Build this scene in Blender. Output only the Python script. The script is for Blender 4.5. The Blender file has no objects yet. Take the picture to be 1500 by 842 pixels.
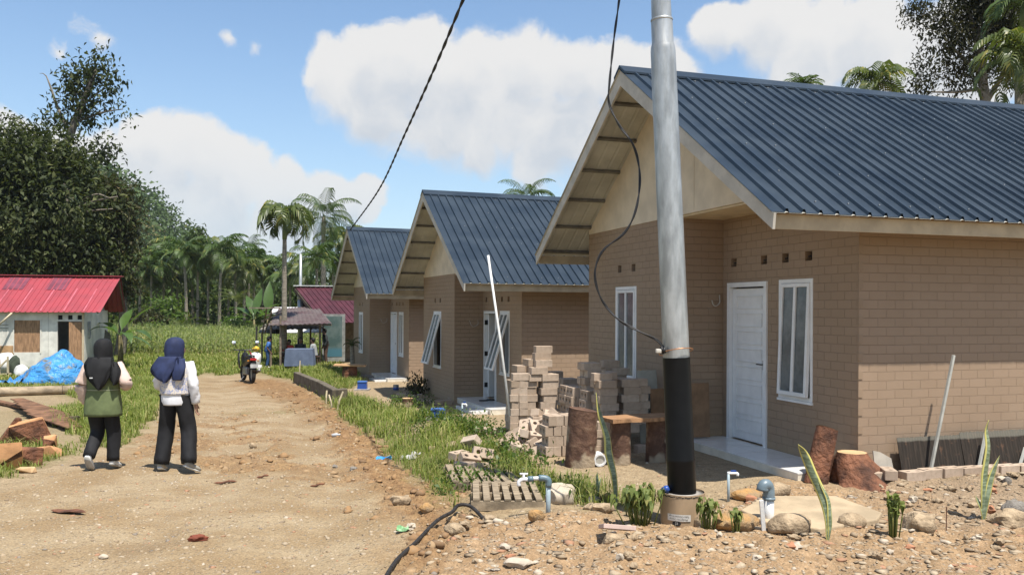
import bpy, math, random
import numpy as np
from mathutils import Vector, Matrix, Euler
R=random.Random(7)
NR=np.random.default_rng(11)
SC=bpy.context.scene
COL=SC.collection
# ---------------------------------------------------------------- camera model (measured from the photograph's vanishing points)
CAMZ=1.9; FPX=1233.4; CX=750.; CY=451.; ROLL=.0048
def ray(px,py):
    u=px-CX; w=py-CY
    c,s=math.cos(ROLL),math.sin(ROLL)
    u,w=u*c+w*s, -u*s+w*c
    return u/FPX, -w/FPX
def atY(px,py,Y):
    a,b=ray(px,py)
    return Vector((a*Y,Y,CAMZ+b*Y))
# ---------------------------------------------------------------- numpy noise
def _hash(ix,iy,seed):
    h=(ix.astype(np.int64)*374761393+iy.astype(np.int64)*668265263+seed*1442695041)&0x7fffffff
    h=((h^(h>>13))*1274126177)&0x7fffffff
    return ((h^(h>>16))&0xffff)/65535.
def vnoise(x,y,seed=0):
    ix=np.floor(x);iy=np.floor(y);fx=x-ix;fy=y-iy
    fx=fx*fx*(3-2*fx);fy=fy*fy*(3-2*fy)
    a=_hash(ix,iy,seed);b=_hash(ix+1,iy,seed);c=_hash(ix,iy+1,seed);d=_hash(ix+1,iy+1,seed)
    return (a*(1-fx)+b*fx)*(1-fy)+(c*(1-fx)+d*fx)*fy
def fbm(x,y,oct=4,seed=0):
    t=0;a=.5;s=0
    for i in range(oct):
        t=t+a*vnoise(x*2**i,y*2**i,seed+i*17);s+=a;a*=.5
    return t/s
def sstep(a,b,x):
    t=np.clip((x-a)/(b-a),0,1);return t*t*(3-2*t)
# ---------------------------------------------------------------- terrain heights
EY=np.array([-50,2,5.8,7.3,9.5,13.3,20.2,28.5,40,60.]);EX=np.array([-.6,-.6,-.6,-.62,-1.0,-2.05,-4.5,-7.6,-11.5,-19.])
def hbase(x,y):
    x=np.asarray(x,float);y=np.asarray(y,float)
    zr=np.interp(y,[0,5,8,10,13,18,27,43,80,130],[.1,.06,0,-.08,-.2,-.36,-.53,-.6,-.7,-.7])
    zl=np.interp(y,[0,7,9,12,14.5,17,27,32,43,80],[.12,.1,.07,.06,-.02,-.37,-.44,-.46,-.6,-.7])
    k=sstep(-.2,1.0,x-np.interp(y,EY,EX))
    zl=zl+.075*np.exp(-(((x-5.2)/1.6)**2+((y-8.9)/.7)**2))
    hill=34*np.exp(-(((x+108)/25.)**2+((y-215)/50.)**2))*sstep(100,190,y)
    return zr*(1-k)+zl*k+hill
def at(px,py,dz=0):
    a,b=ray(px,py); Y=8.
    if b>-.006: b=-.006
    lo,hi=1.5,200.
    for i in range(40):
        m=(lo+hi)/2
        if CAMZ+b*m>float(hbase(a*m,m)): lo=m
        else: hi=m
    return Vector((a*lo,lo,CAMZ+b*lo+dz))
def poly(pts): return np.array([at(*p)[:2] for p in pts])
def pip(P,x,y):
    ins=np.zeros(x.shape,bool);n=len(P)
    for i in range(n):
        x1,y1=P[i];x2,y2=P[(i+1)%n]
        c=((y1>y)!=(y2>y))&(x<(x2-x1)*(y-y1)/((y2-y1) if y2!=y1 else 1e-9)+x1)
        ins^=c
    return ins
P_ROAD=poly([(-600,1500),(560,1500),(605,842),(640,790),(655,765),(600,715),(560,672),(530,640),(490,600),(455,578),(420,562),(400,551),(380,546),(345,549),(335,552),(300,548),(280,556),(245,592),(222,620),(205,655),(120,668),(60,702),(0,722),(-300,800)])
P_CLAY=poly([(380,552),(440,562),(500,600),(560,640),(610,690),(655,725),(705,765),(690,800),(640,842),(560,842),(590,770),(520,700),(470,620),(400,580),(340,562)])
P_CLAY2=poly([(190,640),(330,600),(420,650),(500,720),(330,690),(200,690)])
P_RUB=poly([(590,900),(655,770),(720,762),(860,752),(960,768),(1040,760),(1130,700),(1240,712),(1300,700),(1500,700),(1900,700),(2600,1500),(500,1500)])
P_GR1=poly([(400,540),(470,577),(490,605),(530,630),(570,665),(606,700),(640,728),(655,752),(700,764),(800,757),(868,745),(885,712),(800,703),(760,668),(745,640),(665,616),(600,606),(540,590),(500,574),(530,560),(520,545),(470,535)])
P_GR2=poly([(-900,500),(1500,470),(1500,500),(540,520),(470,540),(430,556),(400,552),(380,545),(345,548),(335,550),(300,546),(280,554),(245,588),(215,620),(180,655),(120,655),(90,672),(40,690),(0,702),(-300,770),(-900,800)])
P_SD1=poly([(-200,583),(100,577),(125,592),(60,600),(-200,606)])
P_SD2=poly([(-200,585),(60,600),(140,640),(120,668),(40,650),(-200,640)])
def zone(P,x,y,soft=.18,seed=1):
    t=0
    for i in range(4):
        jx=(fbm(x/soft*.6+i*3.1,y/soft*.6,3,seed+i)-.5)*soft*4;jy=(fbm(x/soft*.6,y/soft*.6+i*5.7,3,seed+9+i)-.5)*soft*4
        t=t+pip(P,x+jx,y+jy)
    return t/4.
EXC=[(715,722,.42),(735,748,.5),(680,688,.30),(722,642,.5),(641,622,.5),(530,574,.6),(700,682,.3),(822,745,.25),(803,757,.12),(655,612,.6)];EXP={}
def zones(x,y):
    far=np.clip(y/12.,1,5)
    z={}
    z['road']=zone(P_ROAD,x,y,.16,1)
    z['clay']=np.maximum(zone(P_CLAY,x,y,.3,21),.7*zone(P_CLAY2,x,y,.5,25)*(fbm(x*1.5,y*1.5,3,77)>.5))
    z['rub']=zone(P_RUB,x,y,.25,31)
    g=np.maximum(zone(P_GR1,x,y,.2,41),zone(P_GR2,x,y,.25,51))
    g=g*(1-.9*zone(P_SD1,x,y,.15,61))*(1-.75*zone(P_SD2,x,y,.3,71))
    g=np.where((y>38)|(np.abs(x)>30),1.,g)
    # patch of weeds growing on the road
    c=at(385,602)
    g=np.maximum(g,.6*np.exp(-(((x-c.x)/.7)**2+((y-c.y)/.5)**2))*(fbm(x*3,y*3,2,5)>.45))
    c=at(900,735);g=np.maximum(g,.7*np.exp(-(((x-c.x)/.5)**2+((y-c.y)/.35)**2)))
    for (ex,ey,er) in EXC:
        p=EXP.setdefault((ex,ey),at(ex,ey));g=g*(1-np.exp(-(((x-p.x)/er)**2+((y-p.y)/(er*1.3))**2)**2)*.93)
    z['grass']=g
    return z
def bumps(x,y,z):
    near=np.clip(14./np.maximum(y,1),0,1)
    fine=(fbm(x*9,y*9,4,3)-.5)
    mid=(fbm(x*2.3,y*2.3,4,8)-.5)
    big=(fbm(x*.5,y*.5,3,13)-.5)
    h=mid*.05+fine*.022
    h=h+z['clay']*(1-.6*z['grass'])*(np.abs(fbm(x*5,y*5,4,19)-.5)*.22+fine*.05)
    h=h+z['rub']*(fine*.07+mid*.10+.02)
    h=h-z['road']*(1-z['clay'])*(mid*.03+fine*.01)
    # wheel ruts along the road
    e=x-np.interp(y,EY,EX)
    h=h-z['road']*.045*(np.exp(-((e+1.0)/.3)**2)+np.exp(-((e+2.4)/.35)**2))
    return h+big*.04
def clearing(x,y):
    # flat under the houses
    k=np.zeros_like(x)
    for (X,Y,Z,a) in HOUSES:
        v=(x-X)*math.cos(a)+(y-Y)*math.sin(a); s=-(x-X)*math.sin(a)+(y-Y)*math.cos(a)
        k=np.maximum(k,sstep(-1.2,-.5,v)*sstep(-.6,0.1,s)*(1-sstep(5.6,6.4,s)))
    return k
def hgt(x,y,z=None):
    x=np.atleast_1d(np.asarray(x,float));y=np.atleast_1d(np.asarray(y,float))
    if z is None: z=zones(x,y)
    return hbase(x,y)+bumps(x,y,z)*(1-.85*clearing(x,y))
def gz(x,y): return float(hgt(x,y)[0])
def on(px,py,dz=0):
    p=at(px,py); p.z=gz(p.x,p.y)+dz; return p
HOUSES=[(3.6875,8.9525,CAMZ-1.7302,.3001),(.2106,17.9666,CAMZ-2.1555,.3475),(-3.2348,26.4966,CAMZ-2.2365,.3612)]
# ---------------------------------------------------------------- object helpers
def setp(o,label=None,cat=None,group=None,kind=None):
    if label:o['label']=label
    if cat:o['category']=cat
    if group:o['group']=group
    if kind:o['kind']=kind
    return o
def thing(name,label,cat,loc=(0,0,0),rz=0.,group=None):
    o=bpy.data.objects.new(name,None);COL.objects.link(o);o.empty_display_size=.1
    o.location=loc;o.rotation_euler=(0,0,rz);return setp(o,label,cat,group)
def kids(o): return [c for c in bpy.data.objects if c.parent==o]
def dup(o,loc,rz=None,label=None,scale=None,parent=None,rot=None):
    c=o.copy();COL.objects.link(c)
    if parent is not None:c.parent=parent
    else:
        c.location=loc
        if rot is not None:c.rotation_euler=rot
        elif rz is not None:c.rotation_euler=(0,0,rz)
        if scale is not None:c.scale=(scale,)*3
        if label:c['label']=label
    for ch in list(o.children):dup(ch,None,parent=c)
    return c
def mesh_obj(name,me,mat,parent=None,loc=None):
    o=bpy.data.objects.new(name,me);COL.objects.link(o)
    if mat is not None and not me.materials:
        for m in (mat if isinstance(mat,(list,tuple)) else [mat]):me.materials.append(m)
    if parent is not None:o.parent=parent
    if loc is not None:o.location=loc
    return o
def np_mesh(name,V,Fq,smooth=False,attrs=None):
    """fast mesh from numpy vertices and an (n,3) or (n,4) face array"""
    me=bpy.data.meshes.new(name);V=np.asarray(V,np.float32);Fq=np.asarray(Fq,np.int32);k=Fq.shape[1]
    me.vertices.add(len(V));me.vertices.foreach_set('co',V.ravel())
    me.loops.add(Fq.size);me.loops.foreach_set('vertex_index',Fq.ravel())
    me.polygons.add(len(Fq));me.polygons.foreach_set('loop_start',np.arange(0,Fq.size,k,dtype=np.int32))
    if smooth:me.polygons.foreach_set('use_smooth',np.ones(len(Fq),bool))
    for an,av in (attrs or {}).items():
        a=me.attributes.new(an,'FLOAT','POINT');a.data.foreach_set('value',np.asarray(av,np.float32))
    me.update(calc_edges=True);me.validate();return me
def frame_to(d,up=Vector((0,0,1))):
    d=Vector(d).normalized()
    if abs(d.dot(up))>.98:up=Vector((1,0,0))
    x=d.cross(up).normalized();y=x.cross(d).normalized();return x,y,d
def spl(pts,n):
    """Catmull-Rom resample; pts are tuples of any length"""
    P=[np.array(p,float) for p in pts]
    if len(P)==2:return [P[0]+(P[1]-P[0])*i/n for i in range(n+1)]
    P=[2*P[0]-P[1]]+P+[2*P[-1]-P[-2]];o=[];m=len(P)-3
    for i in range(n+1):
        t=i/n*m;k=min(int(t),m-1);t-=k;a,b,c,d=P[k:k+4]
        o.append(.5*((2*b)+(-a+c)*t+(2*a-5*b+4*c-d)*t*t+(-a+3*b-3*c+d)*t**3))
    return o
class MB:
    def __init__(s):s.v=[];s.f=[];s.m=[];s.uv={};s.mi=0;s.M=Matrix()
    def vert(s,p):s.v.append(s.M@Vector(p));return len(s.v)-1
    def face(s,ids,uv=None):
        s.f.append(tuple(ids));s.m.append(s.mi)
        if uv:s.uv[len(s.f)-1]=uv
    def poly(s,pts,uv=None):s.face([s.vert(p) for p in pts],uv)
    def box(s,c,d,rot=None,taper=1.):
        c=Vector(c);x,y,z=d[0]/2,d[1]/2,d[2]/2
        Q=rot if rot is not None else Matrix.Identity(3)
        if isinstance(Q,Euler):Q=Q.to_matrix()
        i=[s.vert(c+Q@Vector((a*x*(taper if e>0 else 1),b*y*(taper if e>0 else 1),e*z))) for e in(-1,1) for b in(-1,1) for a in(-1,1)]
        for q in((0,2,3,1),(4,5,7,6),(0,1,5,4),(2,6,7,3),(0,4,6,2),(1,3,7,5)):s.face([i[k] for k in q])
        return s
    def bx(s,x0,x1,y0,y1,z0,z1):return s.box(((x0+x1)/2,(y0+y1)/2,(z0+z1)/2),(x1-x0,y1-y0,z1-z0))
    def bar(s,a,b,w,h=None,up=(0,0,1)):
        a=Vector(a);b=Vector(b);x,y,d=frame_to(b-a,Vector(up));Q=Matrix((x,d,y)).transposed()
        return s.box((a+b)/2,(w,(b-a).length,h or w),Q)
    def tube(s,pts,r,n=8,cap=True,wob=0,seed=0):
        pts=[Vector(p) for p in pts];rr=r if isinstance(r,(list,tuple)) else [r]*len(pts)
        rings=[];rg=random.Random(seed);px=None
        for i,p in enumerate(pts):
            d=(pts[min(i+1,len(pts)-1)]-pts[max(i-1,0)])
            if px is None:x,y,_=frame_to(d);
            else:
                d.normalize();x=(px-d*px.dot(d)).normalized();y=d.cross(x)
                y=-y if False else y
            px=x
            if i==0:d.normalize();y=d.cross(x)
            rings.append([s.vert(p+(x*math.cos(t)+y*math.sin(t))*rr[i]*(1+wob*(rg.random()-.5))) for t in [2*math.pi*k/n for k in range(n)]])
        for a,b in zip(rings,rings[1:]):
            for k in range(n):s.face([a[k],a[(k+1)%n],b[(k+1)%n],b[k]])
        if cap:s.face(rings[0][::-1]);s.face(rings[-1])
        return s
    def loft(s,rings,n=20,cap=True,fold=None):
        """rings: (centre, rx, ry, rot matrix or None, superellipse power); fold(t,ang)->radius factor"""
        RG=[]
        for j,rg in enumerate(rings):
            c,rx,ry=Vector(rg[0]),rg[1],rg[2];Q=rg[3] if len(rg)>3 and rg[3] is not None else Matrix.Identity(3)
            row=[]
            for k in range(n):
                t=2*math.pi*k/n;f=fold(j/(len(rings)-1),t) if fold else 1
                row.append(s.vert(c+Q@Vector((rx*math.cos(t)*f,ry*math.sin(t)*f,0))))
            RG.append(row)
        for a,b in zip(RG,RG[1:]):
            for k in range(n):s.face([a[k],a[(k+1)%n],b[(k+1)%n],b[k]])
        if cap:s.face(RG[0][::-1]);s.face(RG[-1])
        return s
    def lathe(s,prof,c=(0,0,0),n=24,Q=None):
        c=Vector(c);Q=Q or Matrix.Identity(3);RG=[]
        for r,z in prof:RG.append([s.vert(c+Q@Vector((r*math.cos(2*math.pi*k/n),r*math.sin(2*math.pi*k/n),z))) for k in range(n)])
        for a,b in zip(RG,RG[1:]):
            for k in range(n):s.face([a[k],a[(k+1)%n],b[(k+1)%n],b[k]])
        if prof[0][0]>1e-4:s.face(RG[0][::-1])
        if prof[-1][0]>1e-4:s.face(RG[-1])
        return s
    def rock(s,c,d,seed=0,sub=2,rough=.3,Q=None):
        import bmesh
        bm=bmesh.new();bmesh.ops.create_icosphere(bm,subdivisions=sub,radius=1);rg=random.Random(seed)
        o=Vector((rg.random()*50,rg.random()*50,rg.random()*50));Q=Q or Matrix.Identity(3)
        from mathutils import noise
        pl=[(Vector((rg.gauss(0,1),rg.gauss(0,1),rg.gauss(0,1))).normalized(),.62+.3*rg.random()) for _ in range(7)]
        base=len(s.v)
        for v in bm.verts:
            p=v.co.copy()
            for nn,h in pl:
                k=p.dot(nn)
                if k>h:p-=nn*(k-h)*.85
            p*=1+rough*(noise.noise(p*1.7+o)*.8+noise.noise(p*4+o)*.3)
            s.vert(Vector(c)+Q@Vector((p.x*d[0]/2,p.y*d[1]/2,p.z*d[2]/2)))
        for f in bm.faces:s.face([base+v.index for v in f.verts])
        bm.free();return s
    def build(s,name,mat,parent=None,loc=None,smooth=False,rot=None,bevel=0,auto=None):
        me=bpy.data.meshes.new(name);me.from_pydata([tuple(v) for v in s.v],[],s.f)
        if any(s.m):me.polygons.foreach_set('material_index',s.m)
        if s.uv:
            ul=me.uv_layers.new(name='UVMap')
            for fi,uv in s.uv.items():
                p=me.polygons[fi]
                for k,li in enumerate(p.loop_indices):ul.data[li].uv=uv[k]
        if smooth:
            me.polygons.foreach_set('use_smooth',[True]*len(me.polygons))
            if auto:me.set_sharp_from_angle(angle=math.radians(auto))
        me.update()
        o=mesh_obj(name,me,mat,parent,loc)
        if rot is not None:o.rotation_euler=rot
        if bevel:
            b=o.modifiers.new('bevel','BEVEL');b.width=bevel;b.segments=2;b.limit_method='ANGLE';b.angle_limit=math.radians(40)
        return o
# ---------------------------------------------------------------- materials
MATS={}
def srgb(r,g,b):
    f=lambda c:(c/255/12.92 if c<=10 else ((c/255+.055)/1.055)**2.4)
    return (f(r),f(g),f(b))
class NT:
    def __init__(s,m):s.t=m.node_tree;s.n=s.t.nodes;s.l=s.t.links
    def add(s,ty,**k):
        n=s.n.new(ty)
        for a,b in k.items():setattr(n,a,b)
        return n
    def link(s,a,b):s.l.new(a,b)
    def put(s,sock,v):
        if isinstance(v,bpy.types.NodeSocket):s.link(v,sock)
        elif isinstance(v,(tuple,list)) and len(v)==3 and sock.type=='RGBA':sock.default_value=(*v,1)
        else:sock.default_value=v
    def math(s,op,a,b=0.,c=None,clamp=False):
        n=s.add('ShaderNodeMath',operation=op,use_clamp=clamp);s.put(n.inputs[0],a);s.put(n.inputs[1],b)
        if c is not None:s.put(n.inputs[2],c)
        return n.outputs[0]
    def vmath(s,op,a,b=None,scale=None):
        n=s.add('ShaderNodeVectorMath',operation=op);s.put(n.inputs[0],a)
        if b is not None:s.put(n.inputs[1],b)
        if scale is not None:s.put(n.inputs['Scale'],scale)
        return n.outputs['Value'] if op in('LENGTH','DOT_PRODUCT','DISTANCE') else n.outputs[0]
    def noise(s,vec,scale,detail=4,rough=.55,col=False,dist=0):
        n=s.add('ShaderNodeTexNoise');n.inputs['Scale'].default_value=scale;n.inputs['Detail'].default_value=detail;n.inputs['Roughness'].default_value=rough;n.inputs['Distortion'].default_value=dist
        if vec is not None:s.link(vec,n.inputs['Vector'])
        return n.outputs['Color'] if col else n.outputs['Fac']
    def voro(s,vec,scale,feature='F1',out='Distance',rnd=1):
        n=s.add('ShaderNodeTexVoronoi',feature=feature);n.inputs['Scale'].default_value=scale;n.inputs['Randomness'].default_value=rnd
        if vec is not None:s.link(vec,n.inputs['Vector'])
        return n.outputs[out]
    def ramp(s,fac,stops,interp='LINEAR'):
        n=s.add('ShaderNodeValToRGB');n.color_ramp.interpolation=interp;e=n.color_ramp.elements
        while len(e)<len(stops):e.new(.5)
        for k,(p,c) in enumerate(stops):e[k].position=p;e[k].color=(*c,1) if len(c)==3 else c
        s.link(fac,n.inputs[0]);return n.outputs[0]
    def mix(s,fac,a,b,mode='MIX'):
        n=s.add('ShaderNodeMix',data_type='RGBA',blend_type=mode);s.put(n.inputs[0],fac);s.put(n.inputs[6],a);s.put(n.inputs[7],b);return n.outputs[2]
    def mapr(s,v,a,b,c=0.,d=1.,smooth=True):
        n=s.add('ShaderNodeMapRange',interpolation_type='SMOOTHSTEP' if smooth else 'LINEAR');s.put(n.inputs[0],v)
        for i,x in enumerate((a,b,c,d)):s.put(n.inputs[i+1],x)
        return n.outputs[0]
    def attr(s,name):return s.add('ShaderNodeAttribute',attribute_name=name).outputs['Fac']
    def coord(s,o='Object'):return s.add('ShaderNodeTexCoord').outputs[o]
    def island(s):return s.add('ShaderNodeNewGeometry').outputs['Random Per Island']
    def bump(s,h,strength=.5,dist=.02,normal=None):
        n=s.add('ShaderNodeBump');n.inputs['Strength'].default_value=strength;n.inputs['Distance'].default_value=dist;s.link(h,n.inputs['Height'])
        if normal is not None:s.link(normal,n.inputs['Normal'])
        return n.outputs[0]
def newmat(name):
    m=bpy.data.materials.new(name);m.use_nodes=True;t=NT(m);b=t.n['Principled BSDF'];b.inputs['Roughness'].default_value=.8
    b.inputs['Specular IOR Level'].default_value=.3;MATS[name]=m;return m,t,b
def mat(name,c,rough=.75,var=.18,scale=6.,bump=.15,bscale=40.,bdist=.01,metal=0.,spec=.3,c2=None,obrand=0.,island=0.,coat=0.,vec=None,stretch=None):
    """general surface: a colour drifting to a second one over a noise, with a fine bump"""
    if name in MATS:return MATS[name]
    m,t,b=newmat(name);v=t.coord('Object')
    if stretch:
        mp=t.add('ShaderNodeMapping');mp.inputs['Scale'].default_value=stretch;t.link(v,mp.inputs['Vector']);v=mp.outputs[0]
    n=t.noise(v,scale,5,.6)
    c2=c2 or tuple(x*(1-var*1.6) for x in c);c1=tuple(min(1,x*(1+var*.5)) for x in c)
    f=t.mapr(n,.32,.68)
    col=t.mix(f,c1,c2)
    if obrand:
        r=t.add('ShaderNodeObjectInfo').outputs['Random'];col=t.mix(1.,col,t.ramp(r,[(0,(1-obrand,)*3),(1,(1+obrand*.3,)*3)]),'MULTIPLY')
    if island:
        r=t.island();col=t.mix(1.,col,t.ramp(r,[(0,(1-island,)*3),(1,(1+island*.3,)*3)]),'MULTIPLY')
    t.put(b.inputs['Base Color'],col);b.inputs['Roughness'].default_value=rough;b.inputs['Metallic'].default_value=metal;b.inputs['Specular IOR Level'].default_value=spec
    if coat:b.inputs['Coat Weight'].default_value=coat;b.inputs['Coat Roughness'].default_value=.1
    if bump:
        t.link(t.bump(t.noise(v,bscale,4,.6),bump,bdist),b.inputs['Normal'])
    return m
def leafmat(name,c,c2,c3=None,gloss=.4,trans=.35,rough=.45):
    if name in MATS:return MATS[name]
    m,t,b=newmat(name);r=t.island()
    st=[(0,c2),(.55,c)]+([(.88,c),(1,c3)] if c3 else [(1,tuple(x*1.25 for x in c))])  # random leaf tones; the pale end is widened to imitate sunlit clumps
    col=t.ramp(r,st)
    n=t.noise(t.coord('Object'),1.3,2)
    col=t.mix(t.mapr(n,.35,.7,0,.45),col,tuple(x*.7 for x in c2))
    t.put(b.inputs['Base Color'],col);b.inputs['Roughness'].default_value=rough;b.inputs['Specular IOR Level'].default_value=gloss
    tr=t.add('ShaderNodeBsdfTranslucent');t.put(tr.inputs['Color'],t.mix(1.,col,(1.25,1.35,.7),'MULTIPLY'))
    mx=t.add('ShaderNodeMixShader');mx.inputs[0].default_value=trans;out=t.n['Material Output']
    t.link(b.outputs[0],mx.inputs[1]);t.link(tr.outputs[0],mx.inputs[2]);t.link(mx.outputs[0],out.inputs['Surface']);return m
# ---------------------------------------------------------------- camera
cam=bpy.data.cameras.new('camera');camo=bpy.data.objects.new('camera',cam);COL.objects.link(camo)
cam.sensor_width=36;cam.lens=FPX/1500*36;cam.shift_y=(CY-421)/1500;cam.clip_end=3000;cam.clip_start=.05
camo.matrix_world=Matrix.Translation((0,0,CAMZ))@Matrix.Rotation(math.pi/2,4,'X')@Matrix.Rotation(ROLL,4,'Z')
SC.camera=camo
# ---------------------------------------------------------------- sun and sky
SUN=Vector((.233,-.347,1)).normalized()
sl=bpy.data.lights.new('sun','SUN');sl.energy=5.;sl.angle=math.radians(.53);sl.color=(1,.95,.87)
so=bpy.data.objects.new('sun',sl);COL.objects.link(so);so.rotation_euler=SUN.to_track_quat('Z','Y').to_euler();so.location=(10,-15,40)
w=bpy.data.worlds.new('World');SC.world=w;w.use_nodes=True;t=NT(w);bg=t.n['Background'];bg.inputs['Strength'].default_value=.088
sky=t.add('ShaderNodeTexSky',sky_type='NISHITA',sun_disc=False,sun_elevation=math.asin(SUN.z),sun_rotation=math.atan2(SUN.x,SUN.y),air_density=1.,dust_density=.4,ozone_density=2.2,altitude=50)
D=t.vmath('NORMALIZE',t.coord('Generated'))
nz=t.noise(D,7,3,.6,col=True);wob=t.vmath('SCALE',t.vmath('SUBTRACT',nz,(.5,.5,.5)),scale=.085)
nz2=t.noise(D,26,4,.6,col=True);wob2=t.vmath('SCALE',t.vmath('SUBTRACT',nz2,(.5,.5,.5)),scale=.022)
Dw=t.vmath('ADD',t.vmath('ADD',D,wob),wob2)
def cdir(px,py):
    a,b=ray(px,py);return tuple(Vector((a,1,b)).normalized())
CL=[(500,130,58),(560,100,62),(610,92,62),(690,115,62),(760,105,66),(830,112,62),(900,112,62),(970,130,60),(560,160,62),(650,180,75),(740,180,80),(830,190,85),(920,190,85),(700,230,45),(800,240,50),
 (215,205,46),(265,225,50),(310,240,52),(365,262,50),(425,275,48),(485,285,44),(150,235,45),(230,280,70),(320,300,70),(420,320,60),(170,310,70),(10,200,45),(60,240,70),(260,350,60),(350,350,50),(530,300,36),
 (1060,50,40),(1130,40,55),(1200,70,62),(1280,50,66),(1350,70,60),(1430,60,70),(1180,110,45),(1420,130,60),(1290,110,40),
 (120,35,24),(150,55,26),(100,62,18),(330,62,16),(375,68,18),(405,72,14),(1000,95,30)]
# the rest of the sky, outside the frame, has clouds too
rr=random.Random(3)
for i in range(14):
    az=rr.uniform(.8,5.6);e=rr.uniform(.08,.7);CL.append((Vector((math.sin(az)*math.cos(e),math.cos(az)*math.cos(e),math.sin(e))),rr.uniform(.08,.22)))
def field(Dv):
    fld=None
    for c in CL:
        d_,r_=(tuple(c[0]),c[1]) if len(c)==2 else (cdir(c[0],c[1]),c[2]/FPX*1.12)
        ds=t.vmath('DISTANCE',Dv,d_);f=t.math('MULTIPLY_ADD',ds,-1/r_,1.)
        if r_<.03:f=t.math('MULTIPLY_ADD',ds,-.34/r_,.20)
        fld=f if fld is None else t.math('SMOOTH_MAX',fld,f,.22)
    fn=t.noise(Dv,15,5,.6);fh=t.noise(Dv,44,4,.6)
    fld=t.math('ADD',fld,t.math('MULTIPLY',t.math('SUBTRACT',fn,.5),.75))
    return t.math('ADD',fld,t.math('MULTIPLY',t.math('SUBTRACT',fh,.5),.25))
fld=field(Dw);fup=field(t.vmath('ADD',Dw,(.004,0,.034)))
sep=t.add('ShaderNodeSeparateXYZ');t.link(D,sep.inputs[0])
soft=t.mapr(fup,.05,.75)                                  # inside or under the cloud: softer and greyer
mask=t.mapr(fld,-.02,t.math('MULTIPLY_ADD',soft,.30,.24))
sh=t.math('MULTIPLY',t.mapr(t.math('ADD',fup,t.math('MULTIPLY',t.math('SUBTRACT',t.noise(Dw,9,6,.65),.5),1.1)),.0,.95),t.mapr(t.noise(Dw,21,5,.6),.3,.66,.45,1.))
ccol=t.mix(sh,(6.5,6.4,6.25),(4.75,5.05,5.45))
lowh=t.mapr(sep.outputs['Z'],.0,.20,1.,0.)
ccol=t.mix(t.math('MULTIPLY',lowh,.55),ccol,(4.5,5.15,5.9))
mask=t.math('MULTIPLY',mask,t.math('SUBTRACT',.95,t.math('MULTIPLY',lowh,.2)))
skyc=t.mix(1.,sky.outputs[0],(1.34,1.38,1.36),'MULTIPLY')
# thin haze of the humid air towards the horizon
skyc=t.mix(t.math('MULTIPLY',t.mapr(sep.outputs['Z'],.0,.36,1.,0.),.45),skyc,(3.5,4.6,5.7))
t.link(t.mix(mask,skyc,ccol),bg.inputs['Color'])
w.cycles.sampling_method='MANUAL';w.cycles.sample_map_resolution=512
vs=SC.view_settings;vs.view_transform='Standard';vs.look='None';vs.gamma=1;vs.use_curve_mapping=False;vs.exposure=.6
SC.display_settings.display_device='sRGB'
cy=SC.cycles;cy.use_denoising=True;cy.max_bounces=6;cy.diffuse_bounces=3;cy.glossy_bounces=3;cy.transparent_max_bounces=6;cy.transmission_bounces=3;cy.caustics_reflective=False;cy.caustics_refractive=False
try:cy.denoiser='OPENIMAGEDENOISE'
except Exception:pass
# ---------------------------------------------------------------- ground
def axis(f0,f1,step,lo,hi,g=1.09):
    a=list(np.arange(f0,f1,step));s=step;x=a[-1]
    while x<hi:s*=g;x+=s;a.append(x)
    s=step;x=f0
    while x>lo:s*=g;x-=s;a.insert(0,x)
    return np.array(a)
gx=axis(-5.5,7.5,.04,-700,700,1.07);gy=axis(4.2,13.5,.04,-60,900,1.05)
GX,GY=np.meshgrid(gx,gy);zx=zones(GX.ravel(),GY.ravel())
GZ=hgt(GX.ravel(),GY.ravel(),zx)
V=np.stack([GX.ravel(),GY.ravel(),GZ],1);nx=len(gx);ny=len(gy)
ii=np.arange(nx*ny).reshape(ny,nx);Fq=np.stack([ii[:-1,:-1].ravel(),ii[:-1,1:].ravel(),ii[1:,1:].ravel(),ii[1:,:-1].ravel()],1)
isroad=(zx['road'][Fq].mean(1)>.5)
m,t,b=newmat('earth')
co=t.coord('Object');road=t.attr('road');clay=t.attr('clay');rub=t.attr('rub');gr=t.attr('grass')
n1=t.noise(co,1.1,6,.6);n2=t.noise(co,9,5,.65);n3=t.noise(co,60,4,.6)
sand=t.mix(t.mapr(n2,.3,.7),(.37,.285,.18),(.29,.215,.13))
roadc=t.mix(t.mapr(n1,.36,.62),(.355,.272,.168),(.285,.20,.11))
roadc=t.mix(t.mapr(n2,.52,.72,0,.55),roadc,(.235,.17,.105))
peb=t.voro(co,34,'F1','Color');pd=t.voro(co,34,'F1','Distance')
sepc=t.add('ShaderNodeSeparateColor');t.link(peb,sepc.inputs[0])
pebc=t.ramp(sepc.outputs[0],[(0,(.22,.17,.11)),(.3,(.36,.29,.2)),(.62,(.5,.42,.31)),(.86,(.58,.53,.44)),(1,(.40,.22,.12))])
pm=t.math('MULTIPLY',t.mapr(pd,.0,.55,1,0),t.mapr(sepc.outputs[1],.45,.6))
roadc=t.mix(t.math('MULTIPLY',pm,.7),roadc,pebc)
clayc=t.mix(t.mapr(n2,.3,.7),(.31,.195,.095),(.20,.115,.058))
rubc=t.mix(t.mapr(n2,.3,.68),(.40,.27,.155),(.27,.175,.095));rubc=t.mix(t.math('MULTIPLY',pm,.8),rubc,pebc)
sx=t.add('ShaderNodeSeparateXYZ');t.link(co,sx.inputs[0]);gm=t.math('MULTIPLY',t.mapr(t.math('MULTIPLY_ADD',n1,1.6,sx.outputs[0]),3.6,5.2),t.mapr(t.math('MULTIPLY_ADD',n1,1.,sx.outputs[1]),7.0,7.8));rubc=t.mix(t.math('MULTIPLY',gm,.6),rubc,(.25,.20,.145))
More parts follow.
